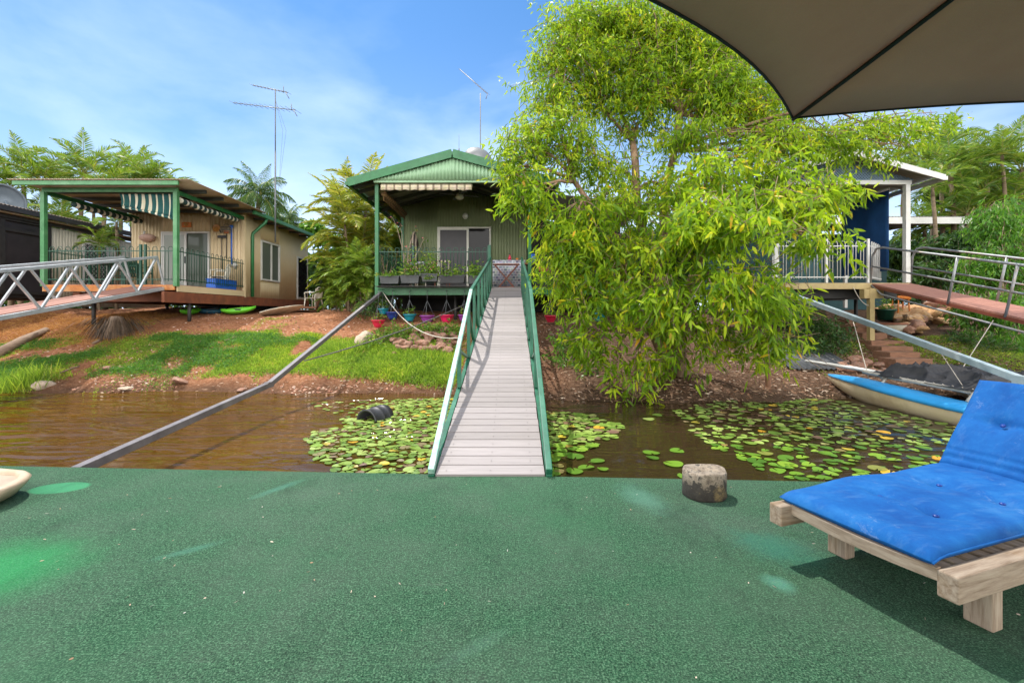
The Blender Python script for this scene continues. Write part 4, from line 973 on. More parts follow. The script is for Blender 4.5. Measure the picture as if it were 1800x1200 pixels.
# ------------------------------------------------------------------ aerials and dishes
t = thing('tv_aerial', 'tall mast with two aerial arms behind the tan house', 'aerial', (-8.84, 17.0, 4.0))
MB().tube([(-8.84, 17, 4.0), (-8.84, 17, 7.4)], .028, 6).build('mast', M['alu'], t); MB().tube([(-8.84, 17, 7.4), (-8.84, 17, 9.72)], .02, 6).build('mast', M['alu'], t)
for px0, py0, px1, py1, n_, e0, e1 in ((410, 181, 520, 194, 13, .34, .6), (444, 150, 506, 163, 11, .25, .3)):
    a = at(px0, py0, 17.3); b_ = at(px1, py1, 16.7); q = MB(); yagi(q, (a + b_) / 2, b_ - a, (b_ - a).length, n_, e0, e1, r=.016, er=.007)
    q.tube([b_ - Vector((.08, 0, .0)), b_ + Vector((.05, 0, -.22))], .014, 5); q.tube([b_ - Vector((.16, 0, 0)), b_ + Vector((-.16, 0, .24))], .012, 5); q.build('antenna_arm', M['alu'], t)
for px1 in (497, 503): MB().tube([at(484, 175, 17), at(px1, 230, 17), at(490, 330, 17), at(486, 378, 17)], .004, 4).build('cable', M['rope_dark'], t)
t = thing('tv_aerial', 'mast with a single tilted aerial above the green house roof', 'aerial', (-1.25, 18, 6.0))
MB().tube([(-1.25, 18, 5.9), (-1.25, 18, 10.05)], .022, 6).build('mast', M['alu'], t)
a = at(808, 122, 18.9); b_ = at(857, 165, 17.2); q = MB(); yagi(q, (a + b_) / 2, b_ - a, (b_ - a).length, 18, .14, .24, r=.014, er=.006); q.tube([b_, b_ + Vector((-.06, 0, -.2))], .014, 5); q.build('antenna_arm', M['alu'], t)
t = thing('radio_whip', 'short thin whip aerial on the green roof ridge', 'aerial', (-2.0, 17, 6.1))
MB().tube([(-1.98, 17, 6.1), (-1.98, 17, 7.5)], .014, 5).build('mast', M['alu'], t); MB().tube([(-1.98, 17, 7.5), (-1.98, 17, 8.05)], .006, 5).build('whip', M['alu'], t); MB().tube([(-1.98, 17, 7.35), (-1.98, 17, 7.5)], .026, 6).build('joint', M['alu'], t)
ds = at(840, 281, 16.5); t = thing('satellite_dish', 'pale grey satellite dish above the green roof ridge', 'satellite dish', ds)
MB().lathe([(.0, .16), (.25, .13), (.45, .05), (.52, -.03), (.54, -.03), (.42, .04), (.25, .11), (.0, .14)][::-1], ds, 28, axis=(.25, -.93, .25)).build('reflector', M['dish'], t)
MB().tube([ds, ds + Vector((0, .1, -.4)), (ds.x, ds.y + .1, 6.0)], .035, 8).build('mast', M['alu'], t)

# ------------------------------------------------------------------ verandah things, green house
fol_m = leaf_mat('pot_foliage', [(0, (.05, .15, .02)), (.5, (.12, .26, .03)), (.86, (.26, .38, .05)), (1, (.42, .42, .08))], .45, (.45, .6, .05), .5)
fol_dk = leaf_mat('dark_foliage', [(0, (.015, .05, .012)), (.6, (.035, .11, .022)), (1, (.09, .19, .035))], .35, (.2, .4, .04), .45)
flower_m = leaf_mat('pink_flower', [(0, (.65, .08, .12)), (.6, (.75, .20, .24)), (1, (.85, .55, .5))], .3, (.8, .3, .3), .6)
def tuft(name, c, r, h, n, mat, parent, L=(.05, .10), W=(.018, .035), up=.6):
    c = np.array(c); P = c + np.stack([rng.normal(0, r[0] * .45, n), rng.normal(0, r[1] * .45, n), np.abs(rng.normal(0, h * .5, n))], 1)
    D = rng.normal(size=(n, 3)); D[:, 2] = D[:, 2] * .5 + up
    Vv, ct, lp = leaf_arrays(P, D, rng.uniform(*L, n), rng.uniform(*W, n), .3); return np_mesh(name, Vv, ct, lp, mat, parent)
pl = [((669, 703), 486, 'grey', 'long grey planter box at the left end of the green verandah', .10),
      ((705, 738), 485, 'grey', 'grey planter box with pink flowering plants, second from the left', .5),
      ((742, 770), 482, 'grey', 'raised grey planter box with trailing leaves under the fence', .55),
      ((773, 818), 485, 'black', 'wide black planter box with low green seedlings', .30),
      ((824, 846), 486, 'grey', 'small grey planter box next to the gangway rail', .35)]
for (x0, x1), py, cl_, lb, gh in pl:
    a = at(x0, py, 13.72); b_ = at(x1, py, 13.72); cx = (a.x + b_.x) / 2; wd = (b_.x - a.x); z1 = a.z; hh_ = .22
    t = thing('planter_box', lb, 'planter', (cx, 13.72, z1 - hh_), 'planter boxes along the verandah')
    q = MB(); yb0, yb1 = 13.60, 13.86; wb = wd * .88
    vo = [(cx - wb / 2, yb0 + .02, z1 - hh_), (cx + wb / 2, yb0 + .02, z1 - hh_), (cx + wb / 2, yb1 - .02, z1 - hh_), (cx - wb / 2, yb1 - .02, z1 - hh_), (cx - wd / 2, yb0, z1), (cx + wd / 2, yb0, z1), (cx + wd / 2, yb1, z1), (cx - wd / 2, yb1, z1)]
    q.add(vo, [(0, 3, 2, 1), (0, 1, 5, 4), (1, 2, 6, 5), (2, 3, 7, 6), (3, 0, 4, 7), (4, 5, 6, 7)])
    q.build('box', M['grey_plastic' if cl_ == 'grey' else 'black_plastic'], t)
    r_ = MB()
    for yy in (yb0, yb1): r_.span((cx - wd / 2 - .01, yy - .012, z1 - .015), (cx + wd / 2 + .01, yy + .012, z1 + .012))
    r_.build('rim', M['grey_plastic' if cl_ == 'grey' else 'black_plastic'], t)
    MB().span((cx - wd / 2 + .02, yb0 + .02, z1 + .001), (cx + wd / 2 - .02, yb1 - .02, z1 + .008)).build('soil', M['soil'], t)
    if 'pink' in lb or 'raised' in lb: tuft('blossoms', (cx, 13.70, z1 + .12), (wd * .5, .15), .32, 26, flower_m, t, (.04, .07), (.03, .05))
    tuft('foliage', (cx, 13.70, z1 - .0), (wd * .75, .2), gh, int(60 + 420 * gh), fol_m, t, (.07, .15), (.03, .06))
    if 'trailing' in lb: tuft('trailing_leaves', (cx, 13.58, z1 - .14), (wd * .5, .05), .1, 60, fol_m, t, (.04, .08), (.02, .04), -.3)
MB().span((HX0 + .06, 13.58, FL + .0), (-.8, 13.92, FL + .02)).build('planter_shelf', M['dark_steel'], H)
# frangipani and shrubs in the left verandah corner
def stemplant(name, label, cat, base, tips, r0, mat_s, leafspec, group=None, flowers=0, pot=None, lmat=None):
    base = Vector(base); t = thing(name, label, cat, base, group); s = MB(); lp_ = []
    for tp in tips:
        tp = Vector(tp); mid = base.lerp(tp, .5) + Vector((random.uniform(-.12, .12), random.uniform(-.1, .1), random.uniform(0, .15)))
        s.tube([base, base.lerp(mid, .6) + Vector((random.uniform(-.03, .03), 0, 0)), mid, mid.lerp(tp, .6) + Vector((random.uniform(-.06, .06), 0, .04)), tp], [r0, r0 * .85, r0 * .7, r0 * .5, r0 * .3], 6); lp_.append(tp)
    s.build('stems', mat_s, t)
    n, L, W, sp = leafspec; P = []; 
    for tp in lp_: P.append(np.array(tp) + rng.normal(0, sp, (n, 3)))
    P = np.concatenate(P); D = rng.normal(size=P.shape); D[:, 2] += .1
    Vv, ct, lp = leaf_arrays(P, D, rng.uniform(L * .6, L, len(P)), rng.uniform(W * .6, W, len(P)), .3); np_mesh('leaves', Vv, ct, lp, lmat or fol_m, t)
    if flowers:
        P = np.concatenate([np.array(tp) + rng.normal(0, sp * .8, (flowers, 3)) for tp in lp_]); D = rng.normal(size=P.shape)
        Vv, ct, lp = leaf_arrays(P, D, .06, .05, .1); np_mesh('blossoms', Vv, ct, lp, flower_m, t)
    if pot:
        MB().lathe([(.0, -.02), (.13, -.02), (.17, .26), (.19, .27), (.19, .31), (.165, .31), (.15, .27), (.0, .26)], (base.x, base.y, FL + .02), 18).build('pot', pot, t)
    return t
pb = Vector((at(712, 470, 15.0).x, 15.0, FL + .28))
pale_stem = surf('pale_stem', (.42, .33, .25), (.3, .22, .16), 12, .8)
stemplant('frangipani', 'bare-branched frangipani with pink flowers standing on the green verandah', 'potted plant', pb, [at(690, 382, 15), at(716, 430, 14.9), at(731, 404, 15), at(745, 420, 14.8), at(702, 395, 15.1), at(724, 445, 15)], .02, pale_stem, (5, .15, .045, .08), flowers=3, pot=M['grey_plastic'], lmat=fol_m)
stemplant('potted_shrub', 'fine-leaved dark shrub growing by the left post of the green verandah', 'potted plant', (at(678, 500, 14.5).x, 14.5, FL + .28), [at(x, y, 14.5 + random.uniform(-.3, .4)) for x, y in ((655, 420), (668, 430), (684, 440), (694, 455), (660, 455), (676, 465), (690, 475), (650, 440), (700, 440))], .015, M['twig'], (60, .06, .022, .16), pot=M['black_plastic'], lmat=fol_dk)
stemplant('potted_shrub', 'small bright green plant behind the pink-flowered planter box', 'potted plant', (at(757, 480, 14.9).x, 14.9, FL + .28), [at(x, y, 14.9) for x, y in ((748, 448), (757, 445), (765, 455), (752, 460))], .012, M['twig'], (26, .09, .028, .09), pot=M['grey_plastic'])
# dark carved figure post + chairs behind the planters
cf = thing('carved_post', 'dark carved wooden post against the green corrugated wall', 'ornament', (at(728, 440, 16.9).x, 16.9, FL))
cx_ = at(728, 440, 16.9).x; MB().lathe([(.0, 0), (.16, 0), (.17, .7), (.13, .9), (.16, 1.2), (.12, 1.5), (.17, 1.8), (.11, 2.05), (.06, 2.2), (.0, 2.25)], (cx_, 16.9, FL), 12).build('carving', M['zebra'], cf)
def patio_chair(label, x, y, z, rz, mat, group, cush=None):
    t = thing('patio_chair', label, 'chair', (x, y, z), group); c, s_ = math.cos(rz), math.sin(rz)
    def P(a, b_, h): return Vector((x + a * c - b_ * s_, y + a * s_ + b_ * c, z + h))
    for a in (-.24, .24):
        MB().bar(P(a, -.22, 0), P(a, -.20, .62), .035, .035).build('leg', mat, t); MB().bar(P(a, .25, 0), P(a * .96, .27, .44), .035, .035).build('leg', mat, t)
        MB().bar(P(a * 1.05, -.24, .63), P(a * 1.05, .28, .63), .05, .03).build('armrest', mat, t)
    q = MB()
    for k_ in range(5): q.bar(P(-.23, -.18 + k_ * .1, .43), P(.23, -.18 + k_ * .1, .43), .08, .025)
    q.build('seat', mat, t); q = MB()
    for k_ in range(6):
        a = -.2 + k_ * .08; q.bar(P(a, .25, .45), P(a, .36, .88), .05, .02, up=(1, 0, 0))
    q.bar(P(-.25, .36, .88), P(.25, .36, .88), .04, .06); q.build('backrest', cush or mat, t)
    return t
patio_chair('brown slatted chair with striped back behind the planters', -2.35, 15.0, FL, R(200), M['brown_wood'], 'verandah chairs', M['zebra'])
patio_chair('chair with pale blue cloth over its back in the verandah corner', -3.05, 15.4, FL, R(170), M['white_plastic'], 'verandah chairs', M['cloth'])
# clothed table, folding stand, bottle
tx0, tx1 = at(866, 457, 15.0).x, at(923, 457, 15.0).x
t = thing('clothed_table', 'table under a grey and white patchwork cloth at the head of the gangway', 'table', ((tx0 + tx1) / 2, 15.2, FL))
q = MB(); q.sheet((tx0, 14.9, FL + .05), (tx1 - tx0, 0, 0), (0, 0, .89), pitch=.3, amp=.012); q.span((tx0, 14.89, FL + .93), (tx1, 15.6, FL + .95)); q.sheet((tx1, 14.9, FL + .05), (0, .7, 0), (0, 0, .89), pitch=.3, amp=.012); q.build('tablecloth', M['cloth'], t, thick=.004)
for a in (tx0 + .06, tx1 - .06):
    for b_ in (14.98, 15.52): MB().span((a - .025, b_ - .025, FL), (a + .025, b_ + .025, FL + .92)).build('leg', M['brown_wood'], t)
sx0, sx1 = at(867, 470, 14.55).x, at(914, 470, 14.55).x; zt, zb = at(0, 466, 14.55).z, FL + .02
t = thing('folding_stand', 'red brown crossed-leg folding stand in front of the patchwork table', 'stand', ((sx0 + sx1) / 2, 14.55, zb))
MB().span((sx0, 14.40, zt), (sx1 - .02, 14.72, zt + .035)).build('top', M['brown_wood'], t)
for yy in (14.44, 14.68):
    for a, b_ in ((sx0 + .05, sx1 - .18), (sx1 - .07, sx0 + .16)): MB().bar((a, yy, zt), (b_, yy + .0 + (.012 if a > b_ else -.012), zb), .035, .07, up=(0, 1, 0)).build('leg', M['brown_wood'], t)
MB().span((sx0 + .16, 14.42, zb + .0), (sx1 - .18, 14.70, zb + .035)).build('stretcher', M['brown_wood'], t)
bc = at(896, 456, 15.1); t = thing('red_bottle', 'small red bottle standing on the patchwork tablecloth', 'bottle', (bc.x, 15.1, FL + .952))
MB().lathe([(.0, 0), (.05, 0), (.055, .10), (.03, .15), (.018, .17), (.018, .2), (0, .2)], (bc.x, 15.1, FL + .952), 14).build('body', M['red_pot'], t); MB().lathe([(.02, .2), (.02, .235), (0, .235)], (bc.x, 15.1, FL + .952), 10).build('cap', M['black_plastic'], t)
bc = at(909, 457, 15.2); t = thing('clay_cup', 'small clay cup beside the red bottle', 'cup', (bc.x, 15.2, FL + .952))
MB().lathe([(.0, 0), (.04, 0), (.05, .09), (.044, .09), (.036, .012), (0, .012)], (bc.x, 15.2, FL + .952), 14).build('body', M['orange'], t)
bc = at(936, 455, 15.0); t = thing('blue_bucket', 'blue bucket on the deck right of the gangway head', 'bucket', (bc.x, 15.0, FL + .45))
MB().lathe([(.0, 0), (.10, 0), (.125, .3), (.115, .3), (.092, .012), (0, .012)], (bc.x, 15.0, FL + .85), 16).build('pail', M['blue_crate'], t); MB().span((bc.x - .35, 14.8, FL + .80), (bc.x + .35, 15.25, FL + .85)).build('side_shelf', M['brown_wood'], H)
MB().span((bc.x - .33, 14.82, FL), (bc.x - .28, 15.2, FL + .8)).build('shelf_leg', M['brown_wood'], H); MB().span((bc.x + .28, 14.82, FL), (bc.x + .33, 15.2, FL + .8)).build('shelf_leg', M['brown_wood'], H)
t = thing('cushion', 'red patterned cushion behind the dark green fence, right of the gangway', 'cushion', (1.1, 14.7, FL + .55))
MB().box((1.25, 14.75, FL + .62), (.8, .45, .16)).build('pad', M['red_pot'], t, bevel=.05)
MB().span((.85, 14.55, FL), (1.65, 14.95, FL + .54)).build('bench_seat', M['dark_steel'], H)

# ------------------------------------------------------------------ hanging pots
pots = [(665, 561, 13.3, 'red_pot', 'red hanging pot with a small bush, lowest at the left', .36, 1),
        (674, 541, 14.2, 'teal', 'teal hanging pot with tall leaves beside the left post', .30, 1),
        (690, 547, 13.8, 'navy', 'navy blue hanging pot with dry stems', .36, 2),
        (720, 551, 13.85, 'teal', 'teal hanging pot with a leafy sprig, third along the beam', .35, 1),
        (751, 553, 13.85, 'purple_pot', 'purple hanging pot in the middle of the row', .40, 0),
        (785, 552, 13.85, 'pink_pot', 'bright pink hanging pot close to the gangway', .40, 0),
        (816, 552, 13.85, 'purple_pot', 'purple hanging pot half hidden by the gangway rail', .34, 1),
        (968, 553, 13.6, 'red_pot', 'red hanging pot just right of the gangway, behind leaves', .34, 1),
        (1053, 549, 13.6, 'teal', 'teal hanging pot behind the big tree branches', .40, 1)]
for px, py, Y_, mt, lb, wd, pln in pots:
    wd *= 1.12; c = at(px, py + 2, Y_); r0 = wd / 2; h_ = wd * .5
    t = thing('hanging_pot', lb, 'hanging pot', c, 'hanging pots under the verandah edge')
    MB().lathe([(.0, -h_), (r0 * .52, -h_), (r0 * .58, -h_ * .85), (r0 * .80, -h_ * .45), (r0 * .92, -.02), (r0 * 1.04, -.015), (r0 * 1.04, .015), (r0 * .9, .015), (r0 * .84, -.03), (0, -.035)], c, 20).build('pot', M[mt], t)
    hk = Vector((c.x, 13.98 if Y_ > 13.5 else 13.9, FL - .20)); hk.y = min(max(hk.y, Y_), 14.0); kn = Vector((c.x, Y_, c.z + .46))
    w_ = MB()
    for a in (.5, 2.6, 4.7): w_.tube([kn, c + Vector((math.cos(a) * r0, math.sin(a) * r0, 0))], .0065, 4)
    w_.tube([kn, Vector((c.x, Y_, FL - .1 if Y_ > 13.9 else FL - .10))], .0065, 4); w_.build('hanger', M['alu'], t)
    if Y_ < 13.9: MB().bar((c.x, Y_ - .02, FL - .1), (c.x, 13.95, FL - .1), .02, .02).build('bracket', M['fence_green'], H)
    if pln == 1: tuft('foliage', (c.x, c.y, c.z), (r0, r0), .24, 60, fol_m, t, (.05, .11), (.025, .045))
    else: tuft('foliage', (c.x, c.y, c.z - .02), (r0, r0), .10, 26, leaf_mat('dry_stem', [(0, (.25, .12, .05)), (1, (.45, .3, .12))], .2), t, (.04, .1), (.008, .02))

# ------------------------------------------------------------------ things on and under the tan house
def plastic_chair(label, x, y, z, rz, group):
    t = thing('plastic_chair', label, 'chair', (x, y, z), group); c, s_ = math.cos(rz), math.sin(rz); m_ = M['white_plastic']
    def P(a, b_, h): return Vector((x + a * c - b_ * s_, y + a * s_ + b_ * c, z + h))
    for a in (-1, 1):
        MB().tube([P(a * .27, -.24, 0), P(a * .24, -.20, .42)], [.022, .03], 6).build('leg', m_, t); MB().tube([P(a * .27, .26, 0), P(a * .22, .2, .42), P(a * .22, .27, .8)], [.022, .03, .025], 6).build('leg', m_, t)
        MB().tube([P(a * .25, -.21, .42), P(a * .28, -.2, .64), P(a * .29, .0, .66), P(a * .24, .24, .64)], .025, 6).build('armrest', m_, t)
    q = MB(); vv = []; n_ = 8
    for i_ in range(n_ + 1):
        for j in range(n_ + 1):
            a = -.25 + .5 * i_ / n_; b_ = -.24 + .46 * j / n_; vv.append(P(a, b_, .44 - .03 * (1 - (a / .25) ** 2)))
    q.add(vv, [(i_ * 9 + j, i_ * 9 + j + 9, i_ * 9 + j + 10, i_ * 9 + j + 1) for i_ in range(8) for j in range(8)], True); q.build('seat', m_, t, thick=.015)
    q = MB()
    for k_ in range(6): a = -.19 + k_ * .076; q.bar(P(a, .22, .44), P(a, .29, .78), .045, .014, up=(c, s_, 0))
    q.tube([P(-.24, .28, .76), P(-.12, .30, .85), P(.12, .30, .85), P(.24, .28, .76)], .03, 6); q.build('backrest', m_, t)
    return t
plastic_chair('white plastic chair on the tan verandah beside the sliding door', at(386, 500, 15.6).x, 15.6, LF, R(-70), 'white plastic chairs')
plastic_chair('white plastic chair on the ground beside the tan house back door', at(551, 540, 18.3).x, 18.3, float(ground_z(-8, 18.3)) + .12, R(-100), 'white plastic chairs')
cx_ = at(407, 497, 15.4)
t = thing('blue_crate', 'bright blue plastic crate in the corner of the tan verandah', 'crate', (-9.85, 15.4, LF))
q = MB(); bx0, bx1, by0, by1 = -9.98, -9.66, 14.85, 15.95
q.span((bx0, by0, LF + .0), (bx1, by1, LF + .03)); q.span((bx0, by0, LF + .03), (bx0 + .02, by1, LF + .30)); q.span((bx1 - .02, by0, LF + .03), (bx1, by1, LF + .30)); q.span((bx0 + .02, by0, LF + .03), (bx1 - .02, by0 + .02, LF + .30)); q.span((bx0 + .02, by1 - .02, LF + .03), (bx1 - .02, by1, LF + .30))
q.build('body', M['blue_crate'], t); q = MB(); q.span((bx0 - .015, by0 - .015, LF + .30), (bx1 + .015, by0 + .03, LF + .325)); q.span((bx0 - .015, by1 - .03, LF + .30), (bx1 + .015, by1 + .015, LF + .325)); q.span((bx1 - .03, by0 + .03, LF + .30), (bx1 + .015, by1 - .03, LF + .325)); q.build('rim', M['blue_crate'], t)
def on_wall(px, py, d=.06): return at(px, py, LW - d)
c = on_wall(328, 395); t = thing('wall_plaque', 'small orange carved plaque above the tan house door', 'plaque', c)
MB().box(c, (.34, .04, .19)).build('board', M['orange'], t, bevel=.03); MB().lathe([(0, 0), (.06, 0), (.05, .03), (0, .04)], c + Vector((0, -.02, 0)), 12, axis=(0, -1, 0), sx=1.3).build('carving', M['copper'], t)
c = on_wall(381, 401); t = thing('copper_pan', 'round copper pan hanging on the tan wall', 'pan', c)
MB().lathe([(0, 0), (.10, 0), (.125, .05), (.135, .05), (.135, .065), (.11, .06), (0, .04)], c + Vector((0, .03, 0)), 20, axis=(0, -1, 0)).build('bowl', M['copper'], t); MB().bar(c + Vector((.1, -.02, -.05)), c + Vector((.17, -.02, -.18)), .03, .015).build('handle', M['dark_steel'], t)
c = on_wall(399, 404); t = thing('wire_basket', 'flat wire basket hanging on the tan wall beside the pan', 'basket', c)
q = MB()
for k_ in range(12):
    a0 = math.pi * k_ / 11; q.tube([c + Vector((-.2 + .4 * k_ / 11, -.03, -.09)), c + Vector((-.16 + .32 * k_ / 11, -.05, .10))], .006, 4)
for z in (-.09, .0, .10): q.tube([c + Vector((-.2, -.04, z)), c + Vector((.2, -.04, z))], .009, 4)
q.build('wires', M['alu'], t); MB().tube([c + Vector((-.1, -.04, .1)), c + Vector((-.06, -.02, .2)), c + Vector((.06, -.02, .2)), c + Vector((.1, -.04, .1))], .008, 5).build('handle', M['alu'], t)
for px, y0, y1, hm, lb, hd in ((390, 416, 476, 'black_plastic', 'black broom hanging head up on the tan wall', .30), (398, 408, 455, 'orange', 'short broom with an orange neck hanging on the tan wall', .16), (407, 398, 468, 'blue_crate', 'blue handled brush hanging on the tan wall nearest the corner', .10)):
    a = on_wall(px, y0); b_ = on_wall(px, y1); t = thing('broom', lb, 'broom', b_, 'brooms hanging on the tan wall')
    MB().tube([a, b_], .014 if hm != 'blue_crate' else .024, 6).build('handle', M['dark_steel'] if hm != 'blue_crate' else M['blue_crate'], t); MB().box(a + Vector((0, 0, .0)), (hd, .06, .09)).build('head', M[hm], t, bevel=.015)
c = on_wall(413, 466); t = thing('drain_valve', 'white plastic valve fitting on the tan wall', 'valve', c); MB().lathe([(0, -.13), (.04, -.13), (.04, -.05), (.06, -.05), (.06, .05), (.04, .05), (.04, .13), (0, .13)], c, 12).build('body', M['white_paint'], t); MB().tube([c + Vector((-.1, -.02, 0)), c + Vector((.1, -.02, 0))], .035, 8).build('branch', M['white_paint'], t)
c = at(259, 418, 16.2); t = thing('shell_lamp', 'pale pink shell-shaped ornament hanging on the tan wall', 'ornament', c)
MB().lathe([(0, -.16), (.14, -.13), (.26, -.05), (.30, .03), (.22, .10), (.08, .14), (0, .15)], c, 18, sy=.5).build('shell', M['pink_shell'], t); MB().tube([c + Vector((-.12, 0, .1)), c + Vector((-.1, 0, .24))], .03, 8).build('knob', M['white_paint'], t)
# garden table and chairs behind the fence
t = thing('garden_table', 'dark green slatted garden table on the tan verandah', 'table', (-12.5, 14.4, LF))
q = MB()
for k_ in range(6): q.span((-13.1, 13.95 + k_ * .14, LF + .72), (-11.9, 14.07 + k_ * .14, LF + .75))
q.build('tabletop', M['fence_green'], t)
for a in (-13.0, -12.0):
    for b_ in (14.02, 14.7): MB().span((a - .03, b_ - .03, LF), (a + .03, b_ + .03, LF + .72)).build('leg', M['fence_green'], t)
patio_chair('dark green slatted chair left of the garden table', -13.0, 15.3, LF, R(10), M['fence_green'], 'green garden chairs')
patio_chair('dark green slatted chair facing the fence near the tan house door', -11.55, 14.1, LF, R(80), M['fence_green'], 'green garden chairs')
# kayaks and surfboard under the floor
def hullform(name, label, cat, A, B, wd, h, mat, gr=None, tilt=0):
    A = Vector(A); B = Vector(B); d = B - A; L = d.length; u = d / L; s_ = Vector((-u.y, u.x, 0)); t = thing(name, label, cat, (A + B) / 2, gr); q = MB(); vv = []; n_, m_ = 16, 12
    for i_ in range(n_ + 1):
        f_ = i_ / n_; ww = wd / 2 * (max(0, 1 - abs(2 * f_ - 1) ** 2.4)) ** .6 + .004; hh2 = h / 2 * (.35 + .65 * (1 - abs(2 * f_ - 1) ** 2)); rise = h * .35 * abs(2 * f_ - 1) ** 3
        for j in range(m_):
            a = 2 * math.pi * j / m_; vv.append(A + u * L * f_ + s_ * ww * math.cos(a) + Vector((0, 0, hh2 * math.sin(a) + rise + tilt * ww * math.cos(a))))
    ff = [(i_ * m_ + j, i_ * m_ + (j + 1) % m_, (i_ + 1) * m_ + (j + 1) % m_, (i_ + 1) * m_ + j) for i_ in range(n_) for j in range(m_)]
    q.add(vv, ff, True); q.build('hull', mat, t); return t
def gnd(x, y): return float(ground_z(np.array([x]), np.array([y]))[0])
a, b_ = at(314, 548, 14.6), at(405, 546, 15.6); t = hullform('kayak', 'dark blue kayak lying under the tan house floor', 'kayak', at(345, 548, 15.2), at(398, 546, 15.9), .6, .26, M['kayak_blue'], 'kayaks under the tan house')
MB().lathe([(.0, 0), (.2, 0), (.18, .05), (.0, .05)], at(372, 544, 15.4), 14).build('cockpit', M['black_plastic'], t)
t = hullform('kayak', 'bright green kayak lying under the tan house floor', 'kayak', at(388, 549, 14.9), at(450, 543, 15.5), .5, .22, M['kayak_green'], 'kayaks under the tan house'); MB().lathe([(.0, 0), (.16, 0), (.14, .05), (.0, .05)], at(418, 545, 15.1), 14).build('cockpit', M['black_plastic'], t)
t = hullform('kayak', 'green kayak bow sticking out left of the blue kayak', 'kayak', at(316, 549, 14.6), at(352, 546, 15.2), .4, .2, M['kayak_green'], 'kayaks under the tan house')
hullform('surfboard', 'worn white surfboard lying on the soil beside the tan house', 'surfboard', at(456, 551, 14.9), at(534, 540, 16.6), .55, .10, M['surfboard'], tilt=-.5)
q = MB(); q.span((-9.2, 17.9, 1.55), (-7.7, 18.9, 1.62)); tag(q.build('timber_pallet', M['timber_step'], loc=(-8.4, 18.4, 1.55)), 'low brown timber platform under the white chair by the back door', 'platform')

# ------------------------------------------------------------------ catamaran boat
t = thing('catamaran', 'small beige catamaran with blue decks moored at the right bank', 'boat', (7.5, 7.5, WATER))
def cat_hull(cx, wd):
    y0, y1 = 9.75, 4.6; n_ = 30; prof = []
    vv = []; dv = []
    for i_ in range(n_ + 1):
        f_ = i_ / n_; yy = y0 + (y1 - y0) * f_; ww = wd / 2 * min(1, (f_ * 3.2 + .004) ** .62) ; gz_ = .02 - .11 * ss(np.array(f_), 0, .6) ; kz = -.42 + .34 * max(0, 1 - f_ * 3.4) ** 2.2
        gz_ = float(gz_) ; gz_ -= .02
        for (a, h) in ((0, 0), (.45, .10), (.82, .38), (.96, .7), (1.0, 1.0)): vv.append((cx + ww * a, yy, kz + (gz_ - kz) * h))
        for (a, h) in ((.96, .7), (.82, .38), (.45, .10)): pass
        for (a, z) in ((1.03, -.015), (1.0, .03), (.7, .075), (0, .10), (-.7, .075), (-1.0, .03), (-1.03, -.015)): dv.append((cx + ww * a, yy, gz_ + z * min(1, .3 + f_ * 4)))
    full = []
    for i_ in range(n_ + 1):
        r5 = vv[i_ * 5:i_ * 5 + 5]; full += [(2 * cx - p[0], p[1], p[2]) for p in r5[::-1][:4]] + r5
    q = MB(); q.add(full, [(i_ * 9 + j, i_ * 9 + j + 1, i_ * 9 + j + 10, i_ * 9 + j + 9) for i_ in range(n_) for j in range(8)], True); q.build('hull', M['hull'], t)
    q = MB(); q.add(dv, [(i_ * 7 + j, i_ * 7 + j + 7, i_ * 7 + j + 8, i_ * 7 + j + 1) for i_ in range(n_) for j in range(6)], True); q.build('deck', M['hull_blue'], t, thick=.012)
cat_hull(6.78, .52); cat_hull(8.9, .52)
for x in (6.95, 8.7): MB().tube([(x, 9.0, .17), (x, 8.4, .15), (x, 5.0, .10)], .035, 8).build('side_frame', M['pole_grey'], t)
for yb in (8.5, 5.4): MB().tube([(6.9, yb, .13), (8.75, yb, .13)], .04, 8).build('cross_beam', M['pole_grey'], t)
for x in (6.8, 8.8):
    for yb in (8.4, 6.8, 5.4): MB().tube([(x, yb, .0), (x + .12, yb, .14)], .025, 6).build('bracket', M['pole_grey'], t)
q = MB()
yy = 8.75
while yy > 5.4: q.tube([(6.91, yy, .19), (6.985, yy - .02, .13), (6.92, yy - .05, .11)], .007, 4); yy -= .16
q.build('lacing', M['rope'], t)
MB().span((6.98, 5.4, .115), (8.68, 8.5, .125)).build('trampoline', M['brown_wood'], t)
# crumpled tarpaulin lying on the trampoline
n_, m_ = 130, 150; tv = []
gx_, gy_ = np.meshgrid(np.linspace(6.96, 8.85, n_), np.linspace(5.5, 9.0, m_))
hz = hash_noise(gx_, gy_ * .8, 1.5, 71) * .20 + (.5 - np.abs(hash_noise(gx_ * .6 + gy_ * .8, gy_ * .5 - gx_ * .9, 3.4, 72) - .5)) ** 2 * .75 + (.5 - np.abs(hash_noise(gx_ * .5 - gy_ * .9, gy_ * .6 + gx_, 6.5, 73) - .5)) ** 2 * .32 - .10
edge = np.minimum(np.minimum((gx_ - 6.96) / .22, (8.85 - gx_) / .25), np.minimum((gy_ - 5.5) / .3, (9.0 - gy_) / .35)); hz = hz * np.clip(edge, 0, 1) * .85 + .16
gx2 = gx_ + (hash_noise(gx_, gy_, 2.2, 74) - .5) * .25; gy2 = gy_ + (hash_noise(gx_, gy_, 2.2, 75) - .5) * .25
i0 = (np.arange(m_ - 1)[:, None] * n_ + np.arange(n_ - 1)[None]).ravel()
o = np_mesh('tarpaulin', np.stack([gx2, gy2, hz], -1).reshape(-1, 3), np.full(len(i0), 4), np.stack([i0, i0 + 1, i0 + n_ + 1, i0 + n_], 1).ravel(), M['tarp'], loc=(7.9, 7.1, .14), smooth=True)
